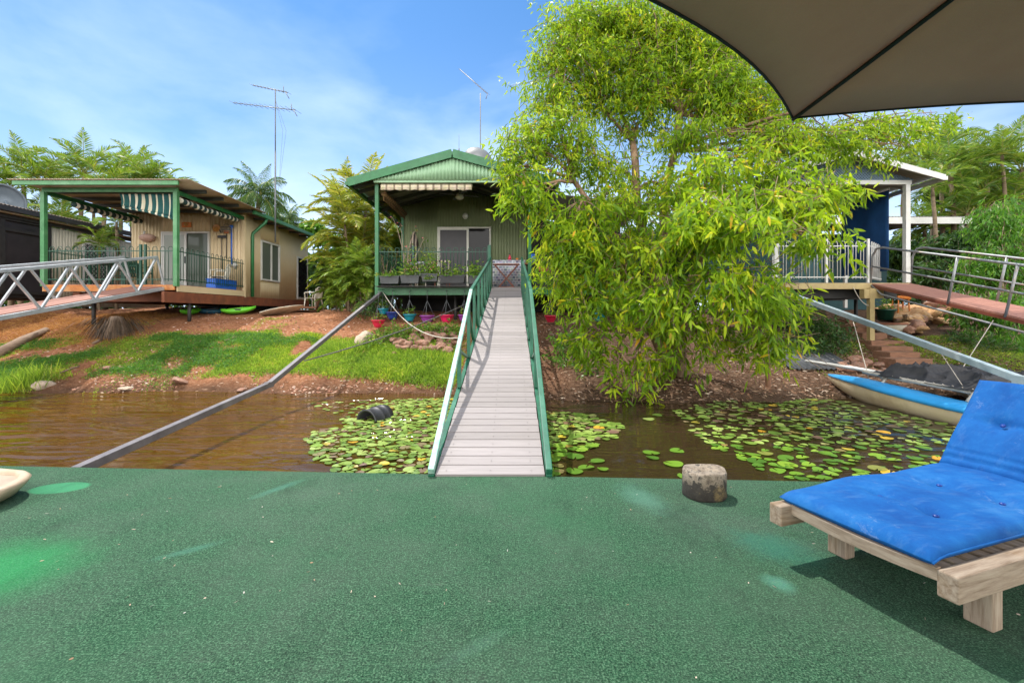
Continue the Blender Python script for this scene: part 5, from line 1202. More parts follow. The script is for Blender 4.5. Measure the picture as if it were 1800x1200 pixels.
md = o.modifiers.new('s', 'SOLIDIFY'); md.thickness = .006; tag(o, 'crumpled black tarpaulin lying across the blue and beige catamaran', 'tarpaulin')
o = MB().tube([at(1416, 634, 10.4), at(1500, 647, 9.5), at(1572, 660, 8.75)], [.03, .04, .04], 8).build('mast_pole', M['mast'], loc=at(1416, 634, 10.4)); tag(o, 'white mast pole lying with its end on the catamaran bow', 'pole')

# ------------------------------------------------------------------ deck things
# stump of coconut timber
m, nt, b = new_mat('stump_wood')
a1 = tex(nt, 16, 7, .75); a2 = tex(nt, 5, 6, .7); tc = nt.nodes.new('ShaderNodeTexCoord'); sp = nt.nodes.new('ShaderNodeSeparateXYZ'); nt.links.new(tc.outputs['Object'], sp.inputs[0])
c = ramp(nt, a1.outputs['Fac'], [(.36, (.07, .055, .042)), (.50, (.26, .21, .155)), (.66, (.46, .40, .32))]).outputs['Color']
lowm = nt.nodes.new('ShaderNodeMapRange'); lowm.inputs['From Min'].default_value = .15; lowm.inputs['From Max'].default_value = .0; nt.links.new(sp.outputs[2], lowm.inputs[0])
blk = ramp(nt, math_(nt, 'ADD', a1.outputs['Fac'], math_(nt, 'MULTIPLY', lowm.outputs[0], .26)), [(.53, (0, 0, 0)), (.60, (1, 1, 1))]).outputs['Color']
c = mixc(nt, math_(nt, 'MULTIPLY', blk, .92), c, (.018, .016, .014)); c = mixc(nt, math_(nt, 'MULTIPLY', ramp(nt, a2.outputs['Fac'], [(.55, (0, 0, 0)), (.7, (1, 1, 1))]).outputs['Color'], .5), c, (.46, .32, .12))
nt.links.new(c, b.inputs['Base Color']); b.inputs['Roughness'].default_value = .95; bump(nt, b, a1.outputs['Fac'], .9, .01)
sc = Vector((1.345, 3.17, 0)); sc.x = (1245 - 900) / F * 3.22; sc.y = 3.28
q = MB(); prof = [(.0, .0), (.140, .0), (.147, .012), (.144, .06), (.146, .12), (.145, .176), (.141, .187), (.133, .191), (.10, .188), (.05, .184), (.035, .170), (.0, .165)]
q.lathe(prof, sc, 40); vv = []
for p in q.v:
    d_ = Vector(p) - sc; a = math.atan2(d_.y, d_.x); k_ = 1 + .035 * math.sin(2 * a + .5) + .02 * math.sin(5 * a) + .012 * math.sin(11 * a + d_.z * 30); vv.append((sc.x + d_.x * k_ * 1.04, sc.y + d_.y * k_ * .95, d_.z + (.006 * math.sin(3 * a) if d_.z > .1 else 0)))
q.v = vv; o = q.build('wood_stump', m, loc=sc); tag(o, 'round blackened wood stump standing on the green carpet', 'stump')
# cream plastic tray at the left edge
TR = [Vector((x, y, 0)) for x, y in ((-4.6, 3.55), (-3.78, 3.42), (-3.58, 3.36), (-3.47, 3.24), (-3.42, 3.10), (-3.44, 3.0), (-3.62, 2.86), (-4.2, 2.55), (-5.2, 2.1), (-5.4, 3.5))]
t = thing('shallow_tray', 'cream plastic tray with raised rounded rim at the left edge of the deck', 'tray', (-4.3, 3.0, .0))
cxy = Vector((-4.5, 2.95, 0)); n_ = len(TR); smooth_ = []
for i_ in range(n_):
    p0, p1, p2, p3 = TR[i_ - 1], TR[i_], TR[(i_ + 1) % n_], TR[(i_ + 2) % n_]
    for s_ in range(5):
        u = s_ / 5; smooth_.append(.5 * ((2 * p1) + (p2 - p0) * u + (2 * p0 - 5 * p1 + 4 * p2 - p3) * u * u + (3 * p1 - p0 - 3 * p2 + p3) * u ** 3))
q = MB(); rings = []
for (inset, z) in ((.16, .02), (.05, .035), (.0, .09), (-.02, .125), (.0, .142), (.035, .146), (.05, .135), (.058, .11)):
    ring = []
    for p in smooth_:
        d_ = (cxy - p).normalized(); ring.append(p + d_ * inset + Vector((0, 0, z)))
    rings.append(ring)
N_ = len(smooth_); q.add([p for r_ in rings for p in r_], [(i_ * N_ + j, i_ * N_ + (j + 1) % N_, (i_ + 1) * N_ + (j + 1) % N_, (i_ + 1) * N_ + j) for i_ in range(len(rings) - 1) for j in range(N_)], True); q.build('rim', M['cream_plastic'], t)
fl_ = [p + (cxy - p).normalized() * .055 + Vector((0, 0, .112)) for p in smooth_]; f2 = [p + (cxy - p).normalized() * .36 + Vector((0, 0, .085)) for p in smooth_]
q = MB(); q.add(fl_ + f2 + [cxy + Vector((0, 0, .08))], [(j, (j + 1) % N_, N_ + (j + 1) % N_, N_ + j) for j in range(N_)] + [(N_ + j, N_ + (j + 1) % N_, 2 * N_) for j in range(N_)], False); q.build('tray_base', M['tray_floor'], t)
# lounger
u = Vector((.945, .326, 0)); v = Vector((-.326, .945, 0))            # along the bed, across it (away)
O_ = Vector((1.98 - .02, 1.85, 0))                                     # near foot leg
t = thing('sun_lounger', 'weathered timber sun lounger with raised back at the right of the deck', 'sun lounger', O_)
def LP(a, b_, z): return O_ + u * a + v * b_ + Vector((0, 0, z))
WDT = .70
for b_ in (0, WDT):
    s_ = 0
    MB().bar(LP(-.30 if b_ == 0 else -.37, b_, .252), LP(1.95, b_, .252), .072, .105).build('side_rail', M['teak'], t, bevel=.007)
    for a in (.04, 1.6): MB().bar(LP(a, b_ + (.055 if b_ == 0 else -.055), .0), LP(a, b_ + (.055 if b_ == 0 else -.055), .29), .10, .07, up=tuple(u)).build('leg', M['teak_leg'], t, bevel=.006)
k_ = 0; a = -.22
while a < 1.10:
    bow = .0
    MB().bar(LP(a, .035, .288), LP(a, WDT - .035, .288), .062, .022).build('slat', M['teak_cross'], t, bevel=.004); a += .085
# curved end slat
q = MB(); pts = [LP(-.285 - .012 * math.sin(math.pi * s_ / 8), .034 + (WDT - .068) * s_ / 8, .283 - .01 * math.sin(math.pi * s_ / 8)) for s_ in range(9)]
for p0, p1 in zip(pts[:-1], pts[1:]): q.bar(p0, p1, .028, .05)
q.build('end_slat', M['teak_cross'], t)
MB().bar(LP(1.55, .035, .22), LP(1.55, WDT - .035, .22), .05, .06).build('cross_rail', M['teak'], t)
HN = 1.085; BA = R(50); bu = u * math.cos(BA) + Vector((0, 0, math.sin(BA)))
def BP(l, b_, off=0): return LP(HN, b_, .29) + bu * l + (-u * math.sin(BA) + Vector((0, 0, math.cos(BA)))) * off
for b_ in (.06, WDT - .06): MB().bar(BP(-.02, b_), BP(.64, b_), .05, .04, up=tuple(v)).build('back_frame', M['teak'], t, bevel=.004)
for l in np.arange(.05, .64, .10): MB().bar(BP(l, .04, .03), BP(l, WDT - .04, .03), .06, .02, up=tuple(-u * math.sin(BA) + Vector((0, 0, math.cos(BA))))).build('back_slat', M['teak_cross'], t, bevel=.003)
MB().bar(BP(.42, .35, -.03), LP(1.75, .35, .26), .05, .03).build('back_prop', M['teak'], t)
# cushion: two padded panels on one pad, draped over the hinge
ct_ = thing('lounger_cushion', 'faded bright blue buttoned cushion lying on the timber sun lounger', 'cushion', LP(.4, .35, .31))
def pad(l0, l1, b0, b1, frame, th, btn, name, slump=0):
    n_, m_ = 56, 40; top_, bot_ = [], []
    for i_ in range(n_ + 1):
        for j in range(m_ + 1):
            s_ = i_ / n_; r_ = j / m_; l = l0 + (l1 - l0) * s_; w_ = b0 + (b1 - b0) * r_
            e = min(s_, 1 - s_) * (l1 - l0); e2 = min(r_, 1 - r_) * (b1 - b0); ed = min(e, e2)
            k = math.sqrt(max(0, 1 - (1 - min(1, ed / .055)) ** 2))
            h = th * (.5 + .5 * k) * (.9 + .1 * math.sin(l * 9)) + .004 * math.sin(w_ * 17 + l * 6) + .006 * float(hash_noise(np.array(l), np.array(w_), 6, 81))
            for (bl_, bb) in btn:
                d2 = (l - bl_) ** 2 + (w_ - bb) ** 2; h -= .030 * math.exp(-d2 / .0035) + .012 * math.exp(-((l - bl_) ** 2) / .0007) * math.exp(-((w_ - bb) ** 2) / .03)
            if name == 'back_pad': h -= .012 * math.exp(-((l - .07) / .012) ** 2) + .008 * math.exp(-((l - .12) / .01) ** 2)
            low = th * .5 * (1 - k)
            hang = slump * max(0, (l0 + .10 - l) / .10) ** 2
            # rounded plan corners
            ll, wb_ = l, w_
            top_.append(frame(ll, wb_, max(h, low + .002) - hang)); bot_.append(frame(ll, wb_, low - hang))
    N_ = (n_ + 1) * (m_ + 1); f = []
    for i_ in range(n_):
        for j in range(m_):
            a = i_ * (m_ + 1) + j; f.append((a, a + m_ + 1, a + m_ + 2, a + 1)); f.append((N_ + a, N_ + a + 1, N_ + a + m_ + 2, N_ + a + m_ + 1))
    for i_ in range(n_):
        for j in (0, m_):
            a = i_ * (m_ + 1) + j; q4 = (a, a + m_ + 1, N_ + a + m_ + 1, N_ + a); f.append(q4 if j else q4[::-1])
    for j in range(m_):
        for i_ in (0, n_):
            a = i_ * (m_ + 1) + j; q4 = (a, a + 1, N_ + a + 1, N_ + a); f.append(q4 if i_ == 0 else q4[::-1])
    return MB().add(top_ + bot_, f, True).build(name, M['canvas'], ct_)
C0, C1 = .045, WDT + .03
sb_ = [(.12, .26), (.12, .50), (.60, .24), (.60, .50)]
bb_ = [(.36, .26), (.36, .52)]
so_ = pad(-.305, HN + .02, C0, C1, lambda l, b_, h: LP(l, b_, .301 + h), .085, sb_, 'seat_pad', .02)
bo_ = pad(.0, .68, C0, C1, lambda l, b_, h: BP(l, b_, .045 + h), .085, bb_, 'back_pad')
for fr, lst, par in ((lambda l, b_, h: LP(l, b_, .301 + h), sb_, so_), (lambda l, b_, h: BP(l, b_, .045 + h), bb_, bo_)):
    for bl_, b2 in lst:
        c = fr(bl_, b2, .052); ax = fr(bl_, b2, .08) - c; MB().lathe([(0, 0), (.012, 0), (.014, .004), (.010, .009), (0, .011)], c, 12, axis=ax).build('button', M['navy'], par)
# welted seam along the edge
for fr, l0, l1, par in ((lambda l, b_, h: LP(l, b_, .301 + h), -.307, HN, so_), (lambda l, b_, h: BP(l, b_, .045 + h), .0, .682, bo_)):
    hz_ = .040
    pts = [fr(l0 + (l1 - l0) * s_, C0 - .002, hz_ - (.02 * max(0, (l0 + .1 - (l0 + (l1 - l0) * s_)) / .1) ** 2 if par is so_ else 0)) for s_ in np.linspace(0, 1, 30)]
    MB().tube(pts, .005, 5).build('piping', M['canvas'], par)
# umbrella
t = thing('patio_umbrella', 'brown grey patio umbrella overhanging the top right of the deck', 'umbrella', (2.04, .20, 0))
Tip = Vector((1.424, 2.31, 2.30)); CN = Vector((2.04, .20, 2.30)); RR = (Tip - CN).length; a0 = math.atan2(Tip.y - CN.y, Tip.x - CN.x); AP = Vector((CN.x, CN.y, 2.30 + .68))
q = MB(); rim = []; ribs = []
vv = []; ff = []
for k_ in range(8):
    aA, aB = a0 + k_ * math.pi / 4, a0 + (k_ + 1) * math.pi / 4
    A_ = CN + Vector((math.cos(aA), math.sin(aA), 0)) * RR; B_ = CN + Vector((math.cos(aB), math.sin(aB), 0)) * RR
    n_, m_ = 10, 12; base = len(vv)
    for i_ in range(n_ + 1):
        s_ = i_ / n_
        for j in range(m_ + 1):
            r_ = j / m_
            p = A_.lerp(B_, r_); inw = (CN - p).normalized() * (.11 * 4 * r_ * (1 - r_)); p = p + inw
            p = AP.lerp(p, s_); p.z += -.05 * math.sin(s_ * math.pi) - .035 * 4 * r_ * (1 - r_) * s_ + .02 * 4 * r_ * (1 - r_) * s_ * s_
            vv.append(p)
    for i_ in range(n_):
        for j in range(m_): a = base + i_ * (m_ + 1) + j; ff.append((a, a + m_ + 1, a + m_ + 2, a + 1))
    rim.append([vv[base + n_ * (m_ + 1) + j].copy() for j in range(m_ + 1)]); ribs.append([vv[base + i_ * (m_ + 1)].copy() for i_ in range(n_ + 1)])
q.add(vv, ff, True); q.build('canopy', M['umb'], t, thick=.003)
for r_ in rim: MB().tube([p + Vector((0, 0, -.002)) for p in r_], .006, 6).build('hem', M['umb_edge'], t)
for r_ in ribs: MB().tube([p + Vector((0, 0, -.012)) for p in r_], .009, 6).build('rib', M['umb_edge'], t)
MB().tube([(CN.x, CN.y, .05), (CN.x, CN.y, 2.96)], .022, 12).build('pole', M['alu'], t); MB().lathe([(0, 0), (.26, 0), (.26, .04), (.05, .09), (.04, .3), (0, .3)], (CN.x, CN.y, 0), 24).build('base', M['black_plastic'], t)
for r_ in ribs: MB().tube([(CN.x, CN.y, 2.1), r_[5] + Vector((0, 0, -.015))], .007, 5).build('strut', M['umb_edge'], t)

# ------------------------------------------------------------------ bank things
def rock_mesh(seed, flat=.65):
    b = bmesh.new(); bmesh.ops.create_icosphere(b, subdivisions=3, radius=1)
    for vtx in b.verts:
        p = vtx.co.copy(); n1_ = mnoise.noise(p * 1.1 + Vector((seed * 7.1, 0, 0))); n2_ = mnoise.noise(p * 2.6 + Vector((0, seed * 3.3, 0)))
        f_ = 1 + .42 * n1_ + .16 * n2_
        vtx.co = Vector((p.x * f_, p.y * f_ * .8, p.z * f_ * flat))
        # knock flat facets into it
        for q_ in range(4):
            nn = Vector((math.cos(seed * 2.3 + q_ * 1.7), math.sin(seed * 1.1 + q_ * 2.1), math.sin(seed + q_ * 1.3) * .8)).normalized(); dd = vtx.co.dot(nn) - .62
            if dd > 0: vtx.co -= nn * dd * .8
    me = bpy.data.meshes.new('rock'); b.to_mesh(me); b.free(); return me
rocks = {}
for key, mt in (('gold', 'stone_gold'), ('red', 'stone_red'), ('pale', 'stone_pale')):
    rocks[key] = []
    for s_ in range(5):
        me = rock_mesh(s_ + len(rocks) * 9); me.materials.append(M[mt]); me.polygons.foreach_set('use_smooth', [s_ % 2 == 0] * len(me.polygons)); rocks[key].append(me)
def rock(kind, x, y, r, label, group=None, dz=0, name='rock', sq=1):
    o = bpy.data.objects.new(name, random.choice(rocks[kind])); col.objects.link(o); o.location = (x, y, gnd(x, y) + r * .25 + dz); o.scale = (r, r, r * sq); o.rotation_euler = (random.uniform(-.3, .3), random.uniform(-.3, .3), random.uniform(0, 6.3)); return tag(o, label, 'rock', group)
rr_ = random.Random(3)
for k_ in range(95):
    px = rr_.uniform(1552, 1690); py = rr_.uniform(540, 612) ; f_ = (py - 540) / 72
    if px > 1690 - f_ * 60 or px < 1550 + f_ * 30: continue
    Y_ = 15.2 - f_ * 3.2; x = (px - 900) / F * Y_
    rock('gold' if rr_.random() < .75 else 'red', x, Y_, rr_.uniform(.16, .34), 'rough golden brown stone in the rock pile under the right-hand gangway', 'stones of the rock pile', rr_.uniform(0, .30), sq=rr_.uniform(.6, 1))
for k_ in range(80):
    px = rr_.uniform(690, 808); py = rr_.uniform(572, 622); Y_ = 12.6 - (py - 572) / 54 * 1.5; x = (px - 900) / F * Y_
    if py < 590 and px < 715: continue
    rock('red', x, Y_, rr_.uniform(.07, .18), 'reddish brown stone in the heap under the hanging pots', 'stones below the hanging pots', rr_.uniform(-.01, .12), sq=rr_.uniform(.7, 1))
for k_ in range(22):
    px = rr_.uniform(1478, 1562); py = rr_.uniform(618, 650); Y_ = 10.9 - (py - 618) / 32 * 1.0; x = (px - 900) / F * Y_
    rock('red', x, Y_, rr_.uniform(.08, .19), 'dark brown stone in the row at the foot of the garden steps', 'stones by the garden steps', 0, sq=.75)
rock('pale', at(74, 0, 9.85).x, 9.85, .19, 'large pale rounded boulder at the left water edge', name='boulder', sq=.9)
rock('red', at(318, 0, 10.1).x, 10.1, .24, 'flat brown stone on the red gravel beach', name='flat_stone', sq=.35)
rock('red', at(187, 0, 10.5).x, 10.5, .10, 'small brown stone at the edge of the green weeds', name='stone')
rock('pale', at(222, 0, 9.75).x, 9.75, .13, 'flat pale stone at the water line below the gravel', name='flat_stone', sq=.4)
rock('red', at(425, 0, 9.72).x, 9.72, .12, 'flat reddish stone at the water line near the bent pole', name='flat_stone', sq=.4)
rock('pale', at(640, 0, 12.3).x, 12.3, .34, 'large grey boulder on the slope left of the hanging pots', name='boulder')
a, b_ = at(-10, 607, 11.4), at(82, 572, 12.9); a.z = gnd(a.x, a.y) + .07; b_.z = gnd(b_.x, b_.y) + .06
o = MB().tube([a, a.lerp(b_, .5) + Vector((0, 0, .03)), b_], [.12, .11, .08], 10).build('driftwood_log', M['log'], loc=a); tag(o, 'thick grey driftwood log on the dry grass at the left edge', 'log')
for (p0, p1, lb, r_) in (((163, 590), (180, 580), 'short pale stick lying above the green weeds', .035), ((105, 659), (140, 648), 'thin pale branch lying on the gravel at left', .02), ((395, 556), (425, 548), 'grey branch lying on the red soil', .025)):
    Y0 = 11.9 if p0[1] < 600 else 10.4; a = at(*p0, Y0); b_ = at(*p1, Y0 + .3); a.z = gnd(a.x, a.y) + .03; b_.z = gnd(b_.x, b_.y) + .03
    o = MB().tube([a, a.lerp(b_, .5) + Vector((0, .05, .03)), b_], [r_, r_ * .9, r_ * .6], 6).build('stick', M['log'], loc=a); tag(o, lb, 'stick')
# dead palm stump with roots
sx_, sy_ = at(205, 560, 12.6).x, 12.6; sz_ = gnd(sx_, sy_); t = thing('palm_stump', 'fibrous dead palm stump under the truss gangway', 'stump', (sx_, sy_, sz_))
MB().lathe([(0, -.1), (.34, -.1), (.27, .15), (.2, .35), (.14, .5), (0, .52)], (sx_, sy_, sz_), 16).build('trunk', M['log'], t)
n = 900; P = np.array([sx_, sy_, sz_ + .42]) + np.stack([rng.normal(0, .22, n), rng.normal(0, .2, n), rng.uniform(-.35, .1, n)], 1); D = P - np.array([sx_, sy_, sz_ + .42]); D[:, 2] -= .3
Vv, c_, lp = leaf_arrays(P, D, rng.uniform(.15, .45, n), .012, .5); np_mesh('roots', Vv, c_, lp, leaf_mat('root_fibre', [(0, (.03, .02, .014)), (1, (.12, .085, .055))], 0), t)
# garden steps
t = thing('garden_steps', 'brown timber garden steps climbing the bank below the white house', 'steps', at(1600, 640, 10.0))
for (px0, px1, py, Y_, h_) in ((1575, 1640, 631, 10.0, .16), (1565, 1618, 619, 10.5, .14), (1550, 1606, 609, 11.0, .14), (1532, 1590, 599, 11.5, .14), (1516, 1560, 585, 12.1, .14), (1505, 1548, 574, 12.6, .13), (1492, 1535, 562, 13.2, .13)):
    a = at(px0, py, Y_); b_ = at(px1, py, Y_); MB().span((a.x, Y_, a.z - h_ - .25), (b_.x, Y_ + .5, a.z)).build('step', M['timber_step'], t, bevel=.012)
c = at(1541, 612, 11.6); MB().span((c.x - .35, 11.35, c.z - .35), (c.x + .3, 12.0, c.z + .0)).build('footing', M['stone_red'], W_, bevel=.02)
# bowl and pots
c = at(1563, 577, 12.4); t = thing('bowl_planter', 'wide cream bowl planter with terracotta rim beside the rock pile', 'planter', c)
MB().lathe([(0, -.26), (.16, -.26), (.30, -.16), (.38, 0), (.385, .02), (0, .02)], c + Vector((0, 0, .08)), 26).build('bowl', M['white_plastic'], t); MB().lathe([(.37, .0), (.40, .0), (.40, .05), (.36, .05), (.34, .02)], c + Vector((0, 0, .10)), 26).build('rim', M['brick_red'], t); MB().lathe([(0, 0), (.35, 0), (0, .02)], c + Vector((0, 0, .115)), 20).build('soil', M['soil'], t)
c = at(1556, 547, 13.2); t = thing('green_pot', 'dark green pot with a plant under the white verandah', 'potted plant', c)
MB().lathe([(0, -.25), (.17, -.25), (.22, .0), (.27, .02), (.27, .06), (.22, .06), (0, .04)], c, 20).build('pot', M['fence_green'], t); tuft('foliage', c + Vector((0, 0, .05)), (.2, .2), .4, 90, fol_m, t, (.1, .2), (.02, .04))
c = at(1583, 523, 13.6); t = thing('orange_toy', 'red orange plastic toy seat under the pipe gangway', 'toy', c)
MB().box(c, (.4, .3, .08), ry=.1).build('seat', M['orange'], t, bevel=.02); MB().box(c + Vector((.16, 0, .12)), (.06, .3, .3)).build('backrest', M['orange'], t, bevel=.02)
for a in (-.15, .15):
    for b_ in (-.1, .1): MB().tube([c + Vector((a, b_, -.04)), c + Vector((a * 1.2, b_ * 1.2, -.62))], .02, 6).build('leg', M['orange'], t)
# rubber mat on the slope, stake, drum in the water
c = at(1428, 620, 10.6); q = MB(); q.sheet((c.x - .75, 10.2, gnd(c.x, 10.2) + .05), (1.5, 0, 0), (.1, 1.3, gnd(c.x, 11.4) - gnd(c.x, 10.2) + .05), pitch=.11, amp=.02); o = q.build('ribbed_mat', M['mat_rubber'], loc=c, thick=.01); tag(o, 'dark ribbed sheet lying on the bank beside the tree', 'mat')
a = at(1350, 690, 9.05); o = MB().tube([(a.x, 9.05, WATER - .3), (a.x, 9.05, .05), (a.x + .01, 9.05, .42)], [.055, .055, .052], 8).build('mooring_stake', M['log'], loc=(a.x, 9.05, WATER)); o.data.materials[0] = M['timber_step']; tag(o, 'short brown timber stake at the water edge under the tree', 'stake')
c = Vector((-2.14, 7.3, WATER - .005)); t = thing('sunken_drum', 'black ribbed plastic drum lying half sunk among the lily pads', 'drum', c)
ax = Vector((.42, .9, .04)).normalized(); prof = [(.0, .40), (.185, .40), (.19, .34), (.197, .33), (.197, .31), (.19, .30), (.19, .20), (.197, .19), (.197, .17), (.19, .16), (.188, .0), (.2, -.01), (.2, -.025), (.172, -.025), (.172, .37), (.0, .37)]
MB().lathe(prof, c + ax * -.25, 26, axis=ax).build('body', M['black_plastic'], t)
# ------------------------------------------------------------------ lily pads
def inpoly(px, py, poly):
    c = np.zeros(len(px), bool); n = len(poly); j = n - 1
    for i_ in range(n):
        xi, yi = poly[i_]; xj, yj = poly[j]
        c ^= ((yi > py) != (yj > py)) & (px < (xj - xi) * (py - yi) / (yj - yi + 1e-12) + xi); j = i_
    return c
def wpt(px, py): Y = F * (EYE - WATER) / (py - HOR); return (px - 900) / F * Y, Y
def wpoly(poly): return [wpt(*p) for p in poly]
PL = wpoly([(650, 712), (700, 703), (800, 700), (800, 838), (600, 838), (560, 806), (535, 770), (560, 757), (610, 752), (600, 738), (640, 735)])
PR = wpoly([(940, 724), (1030, 728), (1090, 746), (1098, 757), (1062, 775), (1030, 792), (985, 806), (985, 842), (930, 842)])
PB = wpoly([(1185, 722), (1260, 706), (1420, 700), (1500, 708), (1690, 752), (1680, 800), (1640, 842), (1385, 846), (1300, 812), (1225, 772)])
PT = wpoly([(545, 708), (640, 705), (700, 703), (640, 735), (600, 738)])
pads = []
def fill(poly, n, dmin, r0, r1, tone):
    xs = [p[0] for p in poly]; ys_ = [p[1] for p in poly]; tries = 0; mine = []
    while len(mine) < n and tries < n * 30:
        tries += 1; x = random.uniform(min(xs), max(xs)); y = random.uniform(min(ys_), max(ys_))
        if not inpoly(np.array([x]), np.array([y]), poly)[0]: continue
        r = random.uniform(r0, r1) * (.8 if random.random() < .3 else 1)
        if any((x - a) ** 2 + (y - b_) ** 2 < (dmin * (r + c_)) ** 2 for a, b_, c_, _ in mine): continue
        if y < deck_edge(x) + .02 + r: continue
        mine.append((x, y, r, tone))
    pads.extend(mine)
fill(PL, 600, .74, .038, .078, 'l'); fill(PT, 40, 1.0, .04, .07, 'l')
fill(PR, 190, .66, .05, .09, 'r'); fill(PB, 500, .82, .04, .088, 'b')
for px, py, r in ((1145, 797, .10), (1147, 806, .075), (1190, 793, .085), (1184, 817, .105), (1236, 826, .09), (1048, 811, .095), (1030, 822, .09), (1012, 804, .10), (1040, 785, .09), (1010, 830, .09), (1330, 812, .10), (1384, 818, .10), (1060, 826, .06), (1205, 838, .08), (1080, 770, .06), (1140, 738, .09), (1155, 730, .08), (1240, 735, .07), (1262, 742, .08), (640, 770, .08), (556, 785, .08)):
    x, y = wpt(px, py); pads.append((x, y, r, 's'))
pads.sort(key=lambda p: p[1])
def pad_verts(r, n=14):
    vs_ = [(0, 0, -.002)]
    for k_ in range(n):
        a = .16 + (2 * math.pi - .32) * k_ / (n - 1); q = r * (1 + .03 * math.sin(3 * a)); vs_.append((q * math.cos(a), q * math.sin(a), .004 * math.sin(2 * a) + .003))
    return vs_, [(0, k_, k_ + 1) for k_ in range(1, n)]
pst = [(0, (.09, .165, .025)), (.45, (.185, .29, .045)), (.78, (.30, .39, .10)), (.86, (.20, .16, .08)), (.93, (.17, .10, .07)), (.97, (.45, .38, .04)), (1, (.60, .28, .03))]
pst_r = [(0, (.05, .13, .015)), (.5, (.115, .235, .02)), (.9, (.20, .32, .03)), (.955, (.17, .12, .05)), (.98, (.42, .33, .03)), (1, (.60, .25, .02))]
pm = {k_: leaf_mat('lily_' + k_, pst if k_ == 'l' else pst_r, .12, (.4, .5, .05), .35, 'object', .5) for k_ in 'lrbs'}
vs0, fs0 = pad_verts(1.0)
pmesh = {}
for k_ in pm:
    me = bpy.data.meshes.new('lily_pad'); me.from_pydata([(a, b_, c_ * 1.0) for a, b_, c_ in vs0], [], fs0); me.materials.append(pm[k_]); pmesh[k_] = me
LBL = {'l': ('lily pad in the dense green patch left of the gangway', 'lily pads left of the gangway'), 'r': ('lily pad in the small patch right beside the gangway', 'lily pads right beside the gangway'),
       'b': ('lily pad in the wide drift in front of the blue catamaran', 'lily pads in front of the catamaran'), 's': ('single lily pad floating apart on open brown water', 'scattered lily pads')}
rest = []
for k_, (x, y, r, tn) in enumerate(pads):
    z = WATER + .006 + .012 * random.random()
    if k_ < 300:
        o = bpy.data.objects.new('lily_pad', pmesh[tn]); col.objects.link(o); o.location = (x, y, z); o.scale = (r, r, 1.0); o.rotation_euler = (random.gauss(0, .06), random.gauss(0, .06), random.uniform(0, 6.28))
        tag(o, LBL[tn][0], 'lily pad', LBL[tn][1])
    else: rest.append((x, y, z, r))
q = MB()
for x, y, z, r in rest:
    a = random.uniform(0, 6.28); ca, sa = math.cos(a), math.sin(a); tx, ty = random.gauss(0, .04), random.gauss(0, .04)
    q.add([(x + r * (p[0] * ca - p[1] * sa), y + r * (p[0] * sa + p[1] * ca), z + p[2] + r * (p[0] * tx + p[1] * ty)) for p in vs0], fs0)
tag(q.build('lily_pads', leaf_mat('lily_far', pst, .12, (.4, .5, .05), .35)), kind='stuff')

# ------------------------------------------------------------------ the big paperbark in front of the house
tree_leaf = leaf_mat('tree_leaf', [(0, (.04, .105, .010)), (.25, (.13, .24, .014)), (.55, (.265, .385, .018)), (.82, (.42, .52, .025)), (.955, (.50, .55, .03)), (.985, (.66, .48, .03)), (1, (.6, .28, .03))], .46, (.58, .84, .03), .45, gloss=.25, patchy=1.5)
def limb(mb, a, b_, r0, r1, wob=.25, n=7, lift=.0):
    a = Vector(a); b_ = Vector(b_); L = (b_ - a).length; P = []
    o1 = Vector((random.gauss(0, wob), random.gauss(0, wob), random.gauss(0, wob * .5))) * L * .25
    for i_ in range(n + 1):
        t_ = i_ / n; P.append(a.lerp(b_, t_) + o1 * math.sin(math.pi * t_) + Vector((0, 0, lift * 4 * t_ * (1 - t_))) + Vector((random.gauss(0, .02), random.gauss(0, .02), random.gauss(0, .02))) * L * .5 * (0 < i_ < n))
    mb.tube(P, [r0 + (r1 - r0) * i_ / n for i_ in range(n + 1)], 7); return P
def foliage(name, blobs, parent, mat, per, L, W, droop, down, twig_mb=None, nl=11, twl=(.25, .6)):
    """leafy hanging sprays spread through ellipsoids: blobs = (centre, (rx, ry, rz), weight)"""
    PP, DD = [], []
    for c, r, wgt in blobs:
        c = np.array(c); r = np.array(r); n = max(3, int(per * wgt * (r[0] * r[2]) ** .92))
        U_ = rng.normal(size=(n, 3)); U_ = unit(U_) * (rng.uniform(0, 1, (n, 1)) ** .42)
        # clumpy: pull sprays towards a few hubs in the blob
        hubs = unit(rng.normal(size=(max(4, n // 14), 3))) * (rng.uniform(.25, 1, (max(4, n // 14), 1)))
        hb = hubs[rng.integers(0, len(hubs), n)]; U_ = U_ * .72 + hb * .36
        S = c + U_ * r
        d = unit(np.stack([U_[:, 0] * .8 + rng.normal(0, .5, n), U_[:, 1] * .8 + rng.normal(0, .5, n), rng.normal(0, .4, n) - down], 1))
        ln = rng.uniform(*twl, n)
        if twig_mb is not None:
            for k_ in range(0, n, 3):
                s0 = Vector(S[k_]); dd = Vector(d[k_]) * ln[k_]
                twig_mb.tube([s0 - dd * .25, s0 + dd * .45 + Vector((0, 0, -.02)), s0 + dd + Vector((0, 0, -.08 * ln[k_]))], [.007, .005, .003], 4)
        t_ = rng.uniform(.05, 1, (n, nl)); p = S[:, None] + d[:, None] * (ln[:, None] * t_)[..., None]
        p[..., 2] -= .10 * ln[:, None] * t_ ** 2
        p += rng.normal(0, .045, p.shape)
        ld_ = d[:, None] * .45 + rng.normal(0, .62, (n, nl, 3)); ld_[..., 2] -= down * .75
        PP.append(p.reshape(-1, 3)); DD.append(ld_.reshape(-1, 3))
    P = np.concatenate(PP); D = np.concatenate(DD); n = len(P)
    Vv, ct, lp = leaf_arrays(P, D, rng.uniform(*L, n), rng.uniform(*W, n), droop)
    return np_mesh(name, Vv, ct, lp, mat, parent), n
tb = at(1188, 640, 9.6); tb.z = gnd(tb.x, tb.y)
